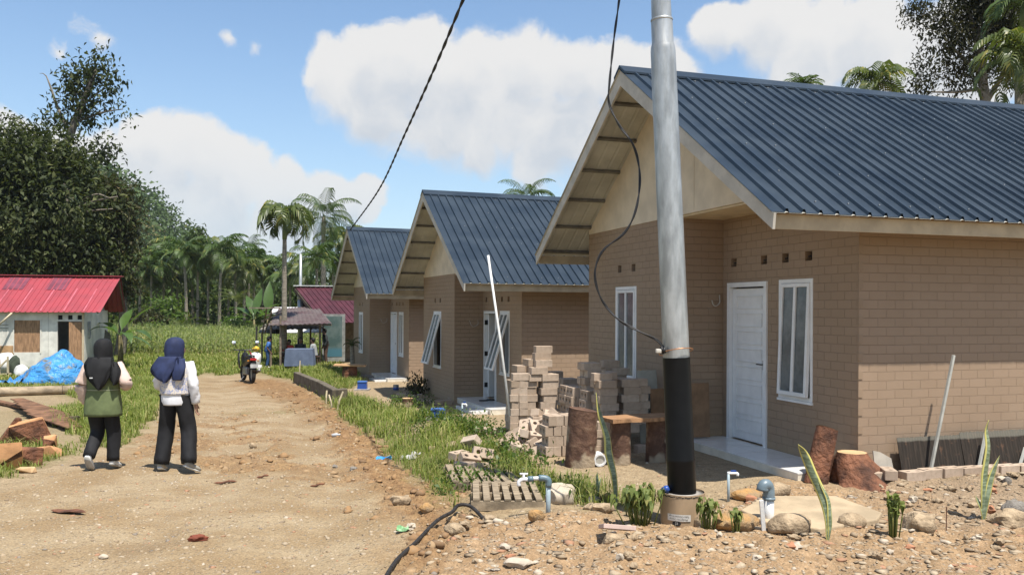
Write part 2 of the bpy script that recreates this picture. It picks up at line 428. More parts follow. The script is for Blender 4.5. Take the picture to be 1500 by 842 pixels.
grassc=t.mix(t.mapr(n2,.3,.7),(.13,.14,.045),(.22,.175,.085))
dk=t.mapr(n3,.35,.7,.72,1.1)
c=t.mix(road,sand,roadc);c=t.mix(rub,c,rubc);c=t.mix(clay,c,clayc);c=t.mix(gr,c,grassc)
dark=t.mapr(t.noise(co,.55,5,.7),.55,.72);c=t.mix(t.math('MULTIPLY',dark,.45),c,(.2,.15,.095))
cc=t.add('ShaderNodeCombineColor');[t.link(dk,cc.inputs[i]) for i in range(3)]
c=t.mix(1.,c,cc.outputs[0],'MULTIPLY')
t.put(b.inputs['Base Color'],c);b.inputs['Roughness'].default_value=.95;b.inputs['Specular IOR Level'].default_value=.1
hh=t.math('ADD',t.math('MULTIPLY',n2,.5),t.math('ADD',t.math('MULTIPLY',n3,.3),t.math('MULTIPLY',pm,.5)))
t.link(t.bump(hh,.9,.03),b.inputs['Normal'])
def sub(name,mask):
    f=Fq[mask];u,inv=np.unique(f,return_inverse=True)
    me=np_mesh(name,V[u],inv.reshape(f.shape),True,{k:a[u] for k,a in zx.items()})
    return setp(mesh_obj(name,me,MATS['earth']),kind='structure')
sub('ground',~isroad);sub('dirt_road',isroad)
# ================================================================ houses
m,t,b=newmat('brown_block_paint')
uv=t.coord('UV');br=t.add('ShaderNodeTexBrick');br.offset=.5
for k,v in(('Scale',1.),('Mortar Size',.0035),('Mortar Smooth',.35),('Bias',0.),('Brick Width',.225),('Row Height',.0966)):br.inputs[k].default_value=v
wv=t.vmath('ADD',uv,t.vmath('SCALE',t.vmath('SUBTRACT',t.noise(uv,5,2,col=True),(.5,.5,.5)),scale=.006))
t.link(wv,br.inputs['Vector'])
br.inputs['Color1'].default_value=(.312,.225,.155,1);br.inputs['Color2'].default_value=(.295,.212,.144,1);br.inputs['Mortar'].default_value=(.282,.202,.136,1)
st=t.noise(t.coord('Object'),1.2,5,.6);c=t.mix(t.mapr(st,.4,.75,0,.35),br.outputs['Color'],(.23,.163,.107))
sz=t.add('ShaderNodeSeparateXYZ');t.link(t.coord('Object'),sz.inputs[0]);sp_=t.mapr(t.math('MULTIPLY_ADD',t.noise(t.coord('Object'),5,6,.7),-.55,sz.outputs[2]),-.34,.02,.65,0.);c=t.mix(sp_,c,(.36,.27,.17));c=t.mix(t.mapr(t.noise(t.coord('Object'),.7,6,.7),.52,.7,0,.3),c,(.34,.26,.185))
t.put(b.inputs['Base Color'],c);b.inputs['Roughness'].default_value=.62;b.inputs['Specular IOR Level'].default_value=.25
hv=t.math('ADD',t.math('MULTIPLY',br.outputs['Fac'],-1.),t.math('MULTIPLY',t.noise(uv,60,3),.25))
t.link(t.bump(hv,1.,.010),b.inputs['Normal'])
m,t,b=newmat('navy_roof_metal')
n=t.noise(t.coord('Object'),1.5,5,.6);t.put(b.inputs['Base Color'],t.mix(t.mapr(n,.3,.7),(.011,.021,.034),(.019,.033,.050)))
sp=t.voro(t.coord('Object'),9,'F1','Distance');t.put(b.inputs['Roughness'],t.mapr(n,.3,.7,.42,.55));b.inputs['Specular IOR Level'].default_value=.35
mat('cream_board',(.64,.55,.42),.7,.08,3,.05,60)
mat('cream_ceiling',(.58,.47,.31),.7,.12,3,.05,60)
mat('pale_barge',(.50,.465,.40),.6,.1,5,.05,60)
mat('tan_fascia',(.44,.35,.225),.6,.12,4,.05,60)
mat('white_paint',(.76,.765,.76),.35,.05,5,.02,50,spec=.45)
mat('white_tile',(.78,.77,.74),.16,.06,2,0,spec=.5)
mat('tile_side',(.74,.68,.56),.3,.12,4,.05,40)
mat('roof_underside_grey',(.47,.47,.42),.5,.22,2,.03,50,c2=(.38,.375,.33))
mat('dark_purlin',(.17,.16,.14),.5,.2)
mat('vent_shade_black',(.02,.02,.02),.9,.1)  # near-black back panels stand in for the shade inside vent holes
mat('black_plastic',(.012,.012,.012),.35,.1,spec=.5)
m,t,b=newmat('frosted_glass')
g=t.noise(t.coord('Object'),3,4,.6);t.put(b.inputs['Base Color'],t.mix(t.mapr(g,.35,.65),(.075,.085,.09),(.15,.165,.17)));b.inputs['Roughness'].default_value=.22;b.inputs['Specular IOR Level'].default_value=.6
HW,HSi,HP,HL=5.755,2.70,.72,7.9
OF,OE=.717,.605;ZE,ZRG=2.65,4.93;SLOPE=(ZRG-ZE)/(HW/2+OE)
def wallpanel(mb,o,u,n,width,z0,z1,holes,uo=0.,rev=.11):
    """outer face of a wall with openings and their reveals. o: origin on the floor line, u: along, n: outward"""
    o=Vector(o);u=Vector(u);n=Vector(n)
    us=sorted({0,width,*[h[0] for h in holes],*[h[1] for h in holes]});zs=sorted({z0,z1,*[h[2] for h in holes],*[h[3] for h in holes]})
    P=lambda a,z,d=0.:o+u*a+Vector((0,0,z))-n*d
    fl=u.cross(Vector((0,0,1))).dot(n)<0
    def q(pts,uv):
        if fl:pts=pts[::-1];uv=uv[::-1]
        mb.poly(pts,uv)
    for a,b_ in zip(us,us[1:]):
        for c,d in zip(zs,zs[1:]):
            if any(h[0]<=a+1e-6 and h[1]>=b_-1e-6 and h[2]<=c+1e-6 and h[3]>=d-1e-6 for h in holes):continue
            q([P(a,c),P(b_,c),P(b_,d),P(a,d)],[(a+uo,c),(b_+uo,c),(b_+uo,d),(a+uo,d)])
    for h in holes:
        a,b_,c,d=h[:4]
        for (p0,p1) in(((a,c),(b_,c)),((b_,c),(b_,d)),((b_,d),(a,d)),((a,d),(a,c))):
            q([P(*p0),P(*p0,rev),P(*p1,rev),P(*p1)],[(uo+p0[0],p0[1]),(uo+p0[0]+.05,p0[1]),(uo+p1[0]+.05,p1[1]),(uo+p1[0],p1[1])])
def window(root,x,y0,y1,z0,z1,tilt,tint='frosted_glass'):
    """white awning window hung at its top in a wall facing -x"""
    f=MB();w_=.045
    for a in((y0,y0+w_,z0,z1),(y1-w_,y1,z0,z1),(y0+w_,y1-w_,z1-w_,z1),(y0+w_,y1-w_,z0,z0+w_)):f.bx(-.02,.06,*a)
    f.bx(-.035,.03,y0-.01,y1+.01,z0-.03,z0-.002)
    fr=f.build('window',MATS['white_paint'],root,(x,0,0))
    s=MB();e=.045;a0,a1=y0+w_+.004,y1-w_-.004;h=z1-z0-2*w_-.01;mid=(a0+a1)/2
    for a in((a0,a0+e,-h,0),(a1-e,a1,-h,0),(a0+e,a1-e,-e,0),(a0+e,a1-e,-h,-h+e),(mid-.022,mid+.022,-h+e,-e)):s.bx(-.03,.015,*a)
    sa=s.build('sash',MATS['white_paint'],fr,(0,0,z1-w_-.005),rot=(0,tilt,0),bevel=.004)
    for (p0,p1) in((a0+e,mid-.022),(mid+.022,a1-e)):
        g=MB();g.bx(-.01,.0,p0,p1,-h+e,-e);g.build('pane',MATS[tint],fr,(0,0,z1-w_-.005),rot=(0,tilt,0))
    return fr
def corrug(x0,x1,pitch,hgt_,top=.028,foot=.05):
    """cross-section of a ribbed metal sheet: list of (x, lift)"""
    o=[];x=x0
    while x<x1-pitch*.6:
        o+=[(x,0),(x+pitch-foot,0),(x+pitch-(foot+top)/2,hgt_),(x+pitch-(foot-top)/2,hgt_)];x+=pitch
    o.append((min(x,x1),0));return o
def make_house(i,label,tilt_front,tilt_side,door_open,step):
    X,Y,Z,a=HOUSES[i];root=thing('block_house',label,'house',(X,Y,Z),a,'new brown houses along the dirt road')
    wl=MB();zb=-.45;zt=2.98;v=.065
    dv=[(s-v,s+v,2.295,2.405) for s in(2.434,1.741,1.294,.849)];fv=[(s-v-HSi,s+v-HSi,2.285,2.395) for s in(4.51,4.02)]
    wallpanel(wl,(-HP,HSi,0),(0,1,0),(-1,0,0),HW-HSi,zb,zt,[(3.905-HSi,4.646-HSi,.627,2.062)]+fv)
    wallpanel(wl,(-HP,HSi,0),(1,0,0),(0,-1,0),HP,zb,zt,[],.4)
    wallpanel(wl,(0,0,0),(0,1,0),(-1,0,0),HSi,zb,zt,[(1.651,2.559,0,2.08),(.762,1.413,.659,2.088)]+dv)
    wallpanel(wl,(0,0,0),(1,0,0),(0,-1,0),HL,zb,zt,[],.09)
    wallpanel(wl,(-HP,HW,0),(1,0,0),(0,1,0),HL+HP,zb,zt,[])
    wallpanel(wl,(HL,0,0),(0,1,0),(1,0,0),HW,zb,zt,[])
    wo=wl.build('wall',MATS['brown_block_paint'],root)
   
    z=.02
    while z<2.9:
        k=MB();k.bx(-.006,.05,-.007,.035,z+.004,z+.09);z+=.0966*2
        k.build('corner_block',MATS['brown_block_paint'],wo)
    for s in(2.434,1.741,1.294,.849):
        d=MB();d.bx(.085,.10,s-.064,s+.064,2.296,2.404);d.bx(.04,.055,s-.064,s+.064,2.342,2.354);d.build('vent',MATS['vent_shade_black'],root)
    for s in(4.51,4.02):
        d=MB();d.bx(-HP+.085,-HP+.10,s-.064,s+.064,2.286,2.394);d.build('vent',MATS['vent_shade_black'],root)
    fl=MB();fl.bx(-.0,HL-.02,.02,HW-.02,-.3,-.012);fl.bx(-HP+.02,0,HSi+.02,HW-.02,-.3,-.012);fl.build('floor_slab',MATS['tile_side'],root)
    inn=MB();inn.bx(.115,HL-.05,.115,HW-.1,2.83,2.87);inn.bx(1.5,1.55,.1,HW-.1,-.01,2.83);inn.build('inner_partition',MATS['cream_board'],root)
    # roof
    x0,x1=-HP-OF,HL+.5;pr=corrug(x0-.05,x1,.19,.036,.024,.05)
    rf=MB()
    for sg in(-1,1):
        ye=HW/2+sg*(HW/2+OE)
        A=[rf.vert((x,HW/2+sg*.01,ZRG-.01*SLOPE+l)) for x,l in pr];B=[rf.vert((x,ye,ZE+l)) for x,l in pr]
        for q in range(len(pr)-1):
            ids=[A[q],A[q+1],B[q+1],B[q]];rf.face(ids if sg>0 else ids[::-1])
    rfo=rf.build('roof',MATS['navy_roof_metal'],root)
    un=MB()
    for sg in(-1,1):
        ye=HW/2+sg*(HW/2+OE)
        for q in range(len(pr)-1):
            (xa,la),(xb,lb)=pr[q],pr[q+1]
            pts=[(xa,HW/2,ZRG-.008+la*.2),(xb,HW/2,ZRG-.008+lb*.2),(xb,ye,ZE-.008+lb*.2),(xa,ye,ZE-.008+la*.2)];un.poly(pts if sg<0 else pts[::-1])
    un.build('lining',MATS['roof_underside_grey'],rfo)
    rc=MB();cx0=x0-.05
    for sg in(-1,1):
        y1=HW/2+sg*.17;pts=[(cx0,HW/2,ZRG+.05),(x1,HW/2,ZRG+.05),(x1,y1,ZRG+.042-.17*SLOPE),(cx0,y1,ZRG+.042-.17*SLOPE)]
        pt2=[(cx0,y1,ZRG+.042-.17*SLOPE),(x1,y1,ZRG+.042-.17*SLOPE),(x1,y1,ZRG+.015-.17*SLOPE),(cx0,y1,ZRG+.015-.17*SLOPE)]
        pt3=[(cx0,HW/2,ZRG+.05),(cx0,y1,ZRG+.042-.17*SLOPE),(cx0,y1,ZRG+.005-.17*SLOPE),(cx0,HW/2,ZRG+.012)]
        for P_ in(pts,pt2,pt3):rc.poly(P_ if sg>0 else P_[::-1])
    rc.build('ridge_cap',MATS['navy_roof_metal'],rfo)
    sc=MB();sc.box((0,0,0),(.014,.014,.01));sme=None
    rg=random.Random(i)
    for row in range(6):
        tt=.06+row*.176
        for q in range(3,40,2):
            x=x0-.05+.19*q+.07
            if rg.random()<.35 or i==2:continue
            yy=-OE+(HW/2+OE)*tt+rg.uniform(-.01,.01);
            if sme is None:so_=sc.build('screw',mat('screw_zinc',(.5,.5,.5),.4,.1,metal=.6),rfo,(x,yy,ZE+(yy+OE)*SLOPE+.008));sme=so_.data
            else:mesh_obj('screw',sme,None,rfo,(x,yy,ZE+(yy+OE)*SLOPE+.008))
    for sg in(-1,1):
        ye=HW/2+sg*(HW/2+OE+.0);bb=MB();th=.028;hh=.175
        ridge=HW/2;P=[(ridge,ZRG-.015),(ye,ZE-.012),(ye-sg*.02,ZE-hh+.012),(ridge,ZRG-.015-hh*1.2)]
        for xx,fl_ in((x0-.002,sg>0),(x0-.002-th,sg<0)):
            q=[(xx,y,z) for y,z in P];bb.poly(q if fl_ else q[::-1])
        for (p,q_) in zip(P,P[1:]+P[:1]):bb.poly([(x0-.002,*p),(x0-.002-th,*p),(x0-.002-th,*q_),(x0-.002,*q_)])
        bb.build('barge_board',MATS['pale_barge'],root)
        fb=MB();fb.bx(x0,x1,ye-.012-sg*.075,ye+.012-sg*.075,ZE-.155,ZE-.014);fb.build('fascia',MATS['tan_fascia'],root)
        for j in range(6):
            tt=.04+j*.165;yy=ye+(HW/2-ye)*tt;zz=ZE+(ZRG-ZE)*tt
            pb=MB();pb.box(((x0+x1)/2,yy,zz-.035),(x1-x0-.01,.045,.04),Euler((math.atan(SLOPE)*(1 if sg<0 else -1),0,0)));pb.build('purlin',MATS['dark_purlin'],rfo)
    # gable board and porch ceiling
    gb=MB()
    tri=[(0.02,2.972),(HW-.02,2.972),(HW-.02,ZE+(OE)*SLOPE-.012),(HW/2,ZRG-.02),(.02,ZE+OE*SLOPE-.012)]
    for xx,fl_ in((-HP-.012,False),(-HP+.01,True)):
        q=[(xx,y,z) for y,z in tri];gb.poly(q[::-1] if not fl_ else q)
    for p,q_ in zip(tri,tri[1:]+tri[:1]):gb.poly([(-HP-.012,*p),(-HP-.012,*q_),(-HP+.01,*q_),(-HP+.01,*p)])
    gb.bx(-HP-.016,-HP-.013,2.2,2.205,3.0,4.3)
    gb.build('gable_board',MATS['cream_board'],root)
    pc=MB();pc.bx(-HP+.012,-.002,.02,HSi-.004,2.945,2.97);pc.build('porch_ceiling',MATS['cream_ceiling'],root)
    # rear gable closed
    g2=MB();q=[(HL+.01,y,z) for y,z in tri];g2.poly(q);g2.build('rear_gable',MATS['cream_board'],root)
    # door
    d0,d1=1.651,2.559;fr=MB()
    for a_ in((d0,d0+.06,0,2.08),(d1-.06,d1,0,2.08),(d0+.06,d1-.06,2.02,2.08)):fr.bx(-.025,.09,*a_)
    fo=fr.build('door_frame',MATS['white_paint'],root)
    dm=MB();w_=d1-d0-.128;H=2.0
    dm.bx(0,.04,0,w_,.015,H)
    zz=.12
    for k_ in range(8):
        hh=.175;dm.bx(-.012,0,.10,w_-.10,zz,zz+.012);dm.bx(-.012,0,.10,w_-.10,zz+hh-.012,zz+hh);dm.bx(-.012,0,.10,.112,zz+.012,zz+hh-.012);dm.bx(-.012,0,w_-.112,w_-.10,zz+.012,zz+hh-.012)
        zz+=hh+.055
    # hinged on the far jamb
    do=dm.build('door',MATS['white_paint'],root,(.03,d0+.064,0),bevel=.003)
    if door_open:do.location=(.06,d1-.08,0);do.rotation_euler=(0,0,-math.pi/2+.18);
    h=MB();h.tube([(-.012,.05,1.03),(-.05,.05,1.03),(-.05,.15,1.03)],.009,6);h.bx(-.012,0,.03,.07,.96,1.08);h.build('handle',MATS['black_plastic'],do)
    if door_open:
        for zz in(.25,1.0,1.75):
            hg=MB();hg.bx(-.02,.06,d1-.075,d1-.062,zz,zz+.11);hg.build('hinge',MATS['black_plastic'],fo)
    window(root,.012,.762,1.413,.659,2.088,tilt_side)
    window(root,-HP+.012,3.905,4.646,.627,2.062,tilt_front)
    # porch
    px0=-.648;po=MB();po.bx(px0,-.003,.14,HSi-.003,-.012,0.);
    ys=list(np.arange(.14,HSi,.42))[1:]
    pso=MB();pso.bx(px0+.004,-.003,.144,HSi-.003,-.32,-.0125);base=pso.build('porch',MATS['tile_side'],root)
    po.build('tiles',MATS['white_tile'],base)
    g=MB()
    for yy in ys:g.bx(px0-.001,-.004,yy-.0015,yy+.0015,-.0,.0008)
    g.bx(px0/2-.0015,px0/2+.0015,.14,HSi-.004,0,.0007)
    g.build('grout',mat('grout',(.4,.38,.34),.8),base)
    if step:
        s_=MB();s_.bx(-1.02,px0-.003,.3,1.5,-.36,-.05);s_.build('step',MATS['white_tile'],root,bevel=.006)
    c=MB();c.tube(spl([(-.13,HSi-.01,1.86),(-.14,HSi-.05,1.76),(-.24,HSi-.03,1.70),(-.3,HSi-.02,1.74),(-.34,HSi-.01,1.85)] if i else [(-.06,HSi-.01,1.92),(-.07,HSi-.03,1.82),(-.13,HSi-.04,1.77),(-.17,HSi-.03,1.79),(-.19,HSi-.03,1.85)],14),.008,6);c.build('cable_loop',mat('old_cable',(.45,.42,.36),.6),root)
    return root
make_house(0,'nearest brown block house with shut white door and navy ribbed metal roof','x' and math.radians(-0.),math.radians(2.2),False,False)
make_house(1,'middle brown block house with both white windows propped open and doorway open',math.radians(15),math.radians(17),True,True)
make_house(2,'farthest brown block house with shut windows beside the maroon roofed hut',0.,0.,False,True)
# ================================================================ people
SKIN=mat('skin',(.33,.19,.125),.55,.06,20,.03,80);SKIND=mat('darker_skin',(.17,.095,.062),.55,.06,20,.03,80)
def skinned(name,nodes,material,parent,sub=2):
    """nodes: (position, radius, parent index or None) -> one continuous surface"""
    me=bpy.data.meshes.new(name);me.from_pydata([n[0] for n in nodes],[(i,n[2]) for i,n in enumerate(nodes) if n[2] is not None],[])
    o=bpy.data.objects.new(name,me);COL.objects.link(o)
    sk=o.modifiers.new('skin','SKIN');sk.use_smooth_shade=True
    for i,n in enumerate(nodes):
        d=me.skin_vertices[0].data[i];r=n[1];d.radius=r if isinstance(r,tuple) else (r,r)
        d.use_root=n[2] is None
    sb=o.modifiers.new('sub','SUBSURF');sb.levels=sub;sb.render_levels=sub
    dg=bpy.context.evaluated_depsgraph_get();m2=bpy.data.meshes.new_from_object(o.evaluated_get(dg))
    bpy.data.objects.remove(o);bpy.data.meshes.remove(me)
    m2.name=name;m2.materials.clear()
    return mesh_obj(name,m2,material,parent)
def V3(*a):return Vector(a)
def person(label,loc,rz,J,C,group=None,skin=None,fingers=True):
    root=thing('person',label,'person',loc,rz,group);skin=skin or SKIN
    J={k:Vector(v) for k,v in J.items()}
    pel,che,nek,hed=J['pelvis'],J['chest'],J['neck'],J['head']
    k=C.get('k',1.)
    N=[(pel,(.105*k,.08*k),None),(pel.lerp(che,.5),(.09*k,.07*k),0),(che,(.105*k,.075*k),1),(nek,.045,2)]
    fw=Vector(J.get('look',(0,1,0))).normalized()
    N+=[(hed+Vector((0,0,-.05))+fw*.015,(.062,.07),3),(hed+Vector((0,0,.02)),(.074,.085),4),(hed+Vector((0,0,.075)),(.05,.06),5),(hed+fw*.092+Vector((0,0,-.012)),.014,4)]
    for s in 'LR':
        sh,el,wr=J['sh'+s],J['el'+s],J['wr'+s];hd=Vector(J.get('hd'+s,(wr-el))).normalized()
        b=len(N);N+=[(sh,.045*k,2),(el,.036*k,b),(wr,.024,b+1)]
        pa=wr+hd*.055
        if fingers:
            N.append((pa,(.030,.017),b+2));pi=len(N)-1
            side=hd.cross(Vector((0,1,0)));side=(side if side.length>.1 else hd.cross(Vector((1,0,0)))).normalized();cu=side.cross(hd).normalized()
            # palm plane roughly faces the thigh: spread the fingers front to back
            side,cu=cu,side*(-1 if s=='L' else 1)
            for q,ln in((-1.5,.058),(-.5,.072),(.5,.078),(1.5,.066)):
                f0=pa+hd*.03+side*q*.017;f1=f0+hd*ln*.55+cu*.006;f2=f1+hd*ln*.4+cu*.022
                j=len(N);N+=[(f0,.0095,pi),(f1,.0085,j),(f2,.0068,j+1)]
            j=len(N);t0=wr+hd*.03+side*.03;N+=[(t0,.011,b+2),(t0+hd*.035+side*.018+cu*.01,.0095,j),(t0+hd*.058+side*.02+cu*.018,.007,j+1)]
        else:N+=[(pa,(.03,.018),b+2),(pa+hd*.07,(.024,.012),b+3)]
        hp,kn,an=J['hip'+s],J['kn'+s],J['an'+s];to=J['to'+s]
        b=len(N);N+=[(hp,.075*k,0),(kn,.05*k,b),(an,.032,b+1),(to,.028,b+2)]
    body=skinned('body',N,skin,root,2 if fingers else 1)
    for o in kids(root):pass
    sa=(J['shR']-J['shL']).normalized()
    def orient(axis):
        z=axis.normalized();x=(sa-z*sa.dot(z)).normalized();y=z.cross(x);return Matrix((x,y,z)).transposed()
    rg=random.Random(hash(label)%99991)
    ph=[rg.uniform(0,6) for _ in range(6)]
    # trousers
    tr=MB();wl=C.get('leg',(.088,.07,.06));n=18 if fingers else 10
    fold=lambda t,a:1+.05*math.sin(3*a+ph[0]+9*t)+.045*math.sin(5*a+ph[1]-13*t)+.035*math.sin(31*t+2*a+ph[5])*(1 if t>.7 or .4<t<.56 else .2)
    for s in 'LR':
        pts=spl([J['hip'+s]+Vector((0,0,.05)),J['hip'+s],(J['hip'+s]+J['kn'+s])/2,J['kn'+s],(J['kn'+s]+J['an'+s])/2,J['an'+s]+(J['kn'+s]-J['an'+s]).normalized()*.02],14)
        rr_=np.interp(np.linspace(0,1,15),[0,.2,.6,1],[wl[0]*1.08,wl[0]*1.06,wl[1],wl[2]])
        rings=[]
        for i,p in enumerate(pts):
            d=Vector(pts[min(i+1,14)]-pts[max(i-1,0)]);rings.append((p,rr_[i],rr_[i]*1.05,orient(-d)))
        tr.loft(rings,n,True,fold)
    up=(che-pel).normalized()
    hw=C.get('hip',.165)
    tr.loft([(pel-up*.10,hw*.86,.10,orient(up)),(pel-up*.03,hw,.125,orient(up)),(pel+up*.07,hw*.93,.12,orient(up)),(pel+up*.12,hw*.88,.11,orient(up))],n,True)
    if C.get('trousers'):tr.build('trousers',C['trousers'],root,smooth=True)
    # upper garments: list of (name, material, [(fraction along pelvis>neck, rx, ry)])
    L=nek-pel
    for (nm,mt,prof,amp) in C['tops']:
        g=MB();rings=[]
        for (f,rx,ry,*off) in prof:
            ax=(che-pel) if f<.6 else (nek-che);c=pel+(che-pel)*(f/.7) if f<.7 else che+(nek-che)*((f-.7)/.3)
            rings.append((c+Vector((0,off[0] if off else 0,0)),rx,ry,orient(ax)))
        P_=spl([(*r[0],r[1],r[2]) for r in rings],18);QQ=orient(L)
        g.loft([((q[0],q[1],q[2]),q[3],q[4],QQ) for q in P_],26 if fingers else 14,True,lambda t,a:1+amp*(math.sin(4*a+ph[2]+5*t)*.6+math.sin(7*a+ph[3]-8*t)*.5)*(1-t*.8))
        g.build(nm,mt,root,smooth=True)
    if C.get('sleeve'):
        r0,r1,r2=C.get('sr',(.062,.058,.042))
        for s in 'LR':
            g=MB();sh,el,wr=J['sh'+s],J['el'+s],J['wr'+s]
            e2=wr if not C.get('short') else sh.lerp(el,.75)
            pts=spl([sh-(el-sh).normalized()*.03,sh.lerp(el,.5),el,el.lerp(e2,.55),e2],14) if not C.get('short') else spl([sh-(el-sh).normalized()*.03,sh.lerp(el,.4),e2],8)
            m_=len(pts);rings=[]
            for i,p in enumerate(pts):
                d=Vector(pts[min(i+1,m_-1)]-pts[max(i-1,0)]);x,y,z=frame_to(d);r=float(np.interp(i/(m_-1),[0,.15,.5,.85,1],[r0*.8,r0,r1,(r1+r2)/2,r2]))
                rings.append((p,r,r,Matrix((x,y,z)).transposed()))
            g.loft(rings,14 if fingers else 8,True,lambda t,a:1+.07*math.sin(3*a+17*t+ph[4])+.075*math.sin(28*t+2*a+ph[5]))
            g.build('sleeve',C['sleeve'],root,smooth=True)
    for s in 'LR':
        an,to=J['an'+s],J['to'+s];d=(to-an);d2=Vector((d.x,d.y,d.z));x,y,z=frame_to(d2)
        Q=Matrix((x,y,z)).transposed();g=MB()
        h0=an-z*.055
        if abs(x.z)>.6:x,y=y,x
        rings=[(h0,.02,.02,Q),(h0+z*.015,.036,.034,Q),(h0+z*.07,.038,.037,Q),(h0+z*.15,.042,.03,Q),(h0+z*.2,.038,.022,Q),(h0+z*.235,.02,.012,Q)]
        g.loft(rings,14 if fingers else 8,True)
        so_=g.build('shoe',C['shoe'],root,smooth=True)
        if fingers:
            g=MB();dn=-y if y.z>0 else y
            g.loft([(h0+dn*.03+z*.0,.028,.01,Q),(h0+dn*.033+z*.06,.04,.012,Q),(h0+dn*.03+z*.16,.045,.012,Q),(h0+dn*.022+z*.225,.03,.01,Q)],14,True)
            g.build('sole',C.get('sole',C['shoe']),so_,smooth=True)
    if C.get('hair'):
        g=MB();g.loft([(hed+Vector((0,0,-.05))-fw*.045,.055,.04,None),(hed-fw*.035,.083,.07,None),(hed+Vector((0,0,.06))-fw*.02,.084,.084,None),(hed+Vector((0,0,.11))-fw*.01,.055,.06,None),(hed+Vector((0,0,.128))-fw*.01,.015,.015,None)],12,True)
        g.build('hair',C['hair'],root,smooth=True)
    return root,J,ph
CLB=mat('black_cloth',(.012,.012,.013),.8,.2,12,.1,120);CLN=mat('navy_cloth',(.022,.032,.085),.75,.2,10,.1,120)
CLO=mat('olive_cloth',(.125,.155,.068),.85,.14,8,.12,150);CLP=mat('blush_cloth',(.62,.47,.40),.8,.1,10,.1,120)
CLW=mat('white_cloth',(.72,.72,.74),.8,.06,10,.1,120);CLT=mat('black_trousers',(.014,.014,.016),.75,.2,10,.1,140)
SHW=mat('white_shoe',(.7,.7,.68),.6,.1);SHG=mat('beige_shoe',(.42,.39,.33),.7,.2);SLG=mat('grey_sole',(.42,.41,.38),.8,.2)
# printed vest: cream with blue and ochre marks
m,t,b=newmat('printed_vest');v=t.coord('Object');n=t.noise(v,26,3,.6,dist=1.5)
c=t.ramp(n,[(0,(.60,.54,.46)),(.5,(.62,.56,.48)),(.54,(.17,.22,.42)),(.6,(.25,.3,.5)),(.62,(.62,.57,.5)),(.68,(.62,.57,.5)),(.70,(.6,.42,.12)),(.76,(.62,.57,.5))]);t.put(b.inputs['Base Color'],c)
def hijab(root,J,material,ph,back,flaps,hood_r=1.):
    hd=J['head'];fw=Vector(J['look']).normalized();sd=Vector((fw.y,-fw.x,0))
    Q=Matrix((sd,fw,Vector((0,0,1)))).transposed();g=MB()
    o=hd-fw*.028
    prof=[(.143,.012,.012,0),(.135,.05,.055,0),(.105,.088,.10,0),(.05,.108,.122,-.004),(-.02,.110,.124,-.008),(-.08,.104,.118,-.012),(-.13,.11,.118,-.02),(-.18,.15,.13,-.03),(-.235,.19,.135,-.03),(-.275,.20,.13,-.03),(-.30,.19,.12,-.03)]
    P_=spl([(o.x+fw.x*q[3],o.y+fw.y*q[3],o.z+q[0],q[1]*hood_r,q[2]*hood_r) for q in prof],26)
    def QL(i):
        return Q if i<16 else Matrix.Identity(3)
    g.loft([((q[0],q[1],q[2]),q[3],q[4],QL(i)) for i,q in enumerate(P_)],32,True,lambda t,a:1+(.02+.07*max(0,t-.35))*(math.sin(5*a+ph[0]+6*t)+.6*math.sin(9*a+ph[1]-9*t)))
    for (pts,w_,th) in [back]+flaps:
        P_=spl([(*p,w) for p,w in zip(pts,w_)],16)
        g.loft([((q[0],q[1],q[2]),max(q[3],.004),th,None) for q in P_],24,True,lambda t,a:1+.13*math.sin(7*a+5*t+ph[2])+.09*math.sin(13*a-4*t))
    return g.build('headscarf',material,root,smooth=True)
# the woman in the olive vest
p=on(151,688)
J=dict(pelvis=(0,0,.87),chest=(0,.01,1.17),neck=(0,.01,1.31),head=(0,.03,1.44),look=(.05,1,-.05),
 shL=(-.165,0,1.25),elL=(-.255,-.03,1.01),wrL=(-.225,.05,.80),hdL=(.05,.15,-1),shR=(.165,0,1.25),elR=(.285,-.04,1.04),wrR=(.20,.17,.99),hdR=(-.7,.6,0),
 hipL=(-.088,0,.83),knL=(-.09,.05,.46),anL=(-.10,-.17,.155),toL=(-.10,-.085,.03),hipR=(.088,0,.83),knR=(.098,.05,.45),anR=(.11,.03,.075),toR=(.118,.14,.03))
root,J,ph=person('woman in black headscarf and long olive green vest walking up the dirt road',p,.06,J,dict(k=1.03,trousers=CLT,leg=(.098,.082,.068),hip=.185,
 tops=[('vest',CLO,[(-.52,.222,.165),(-.3,.218,.165),(0,.205,.152),(.24,.188,.14),(.45,.2,.142),(.7,.205,.135),(.88,.18,.105),(.97,.10,.075)],.03)],
 sleeve=CLP,sr=(.075,.074,.05),shoe=SHW,sole=SLG))
g=MB();g.loft([((0,0,.962),.194,.145,None),((0,0,.970),.195,.146,None)],40,False);
g.build('waist_cord',mat('pale_cord',(.40,.43,.30),.8),root,smooth=True)
hijab(root,J,CLB,ph,([(0,-.085,1.36),(.0,-.135,1.26),(.0,-.158,1.15),(.01,-.165,1.06),(.02,-.165,.97)],[.13,.155,.13,.085,.008],.035),
 [([(.12,-.06,1.30),(.17,-.10,1.2),(.185,-.125,1.1),(.19,-.13,1.03)],[.06,.06,.045,.01],.05)],.94)
c=MB();c.box((-.06,-.205,1.12),(.035,.006,.012));c.build('brooch',SHW,root)
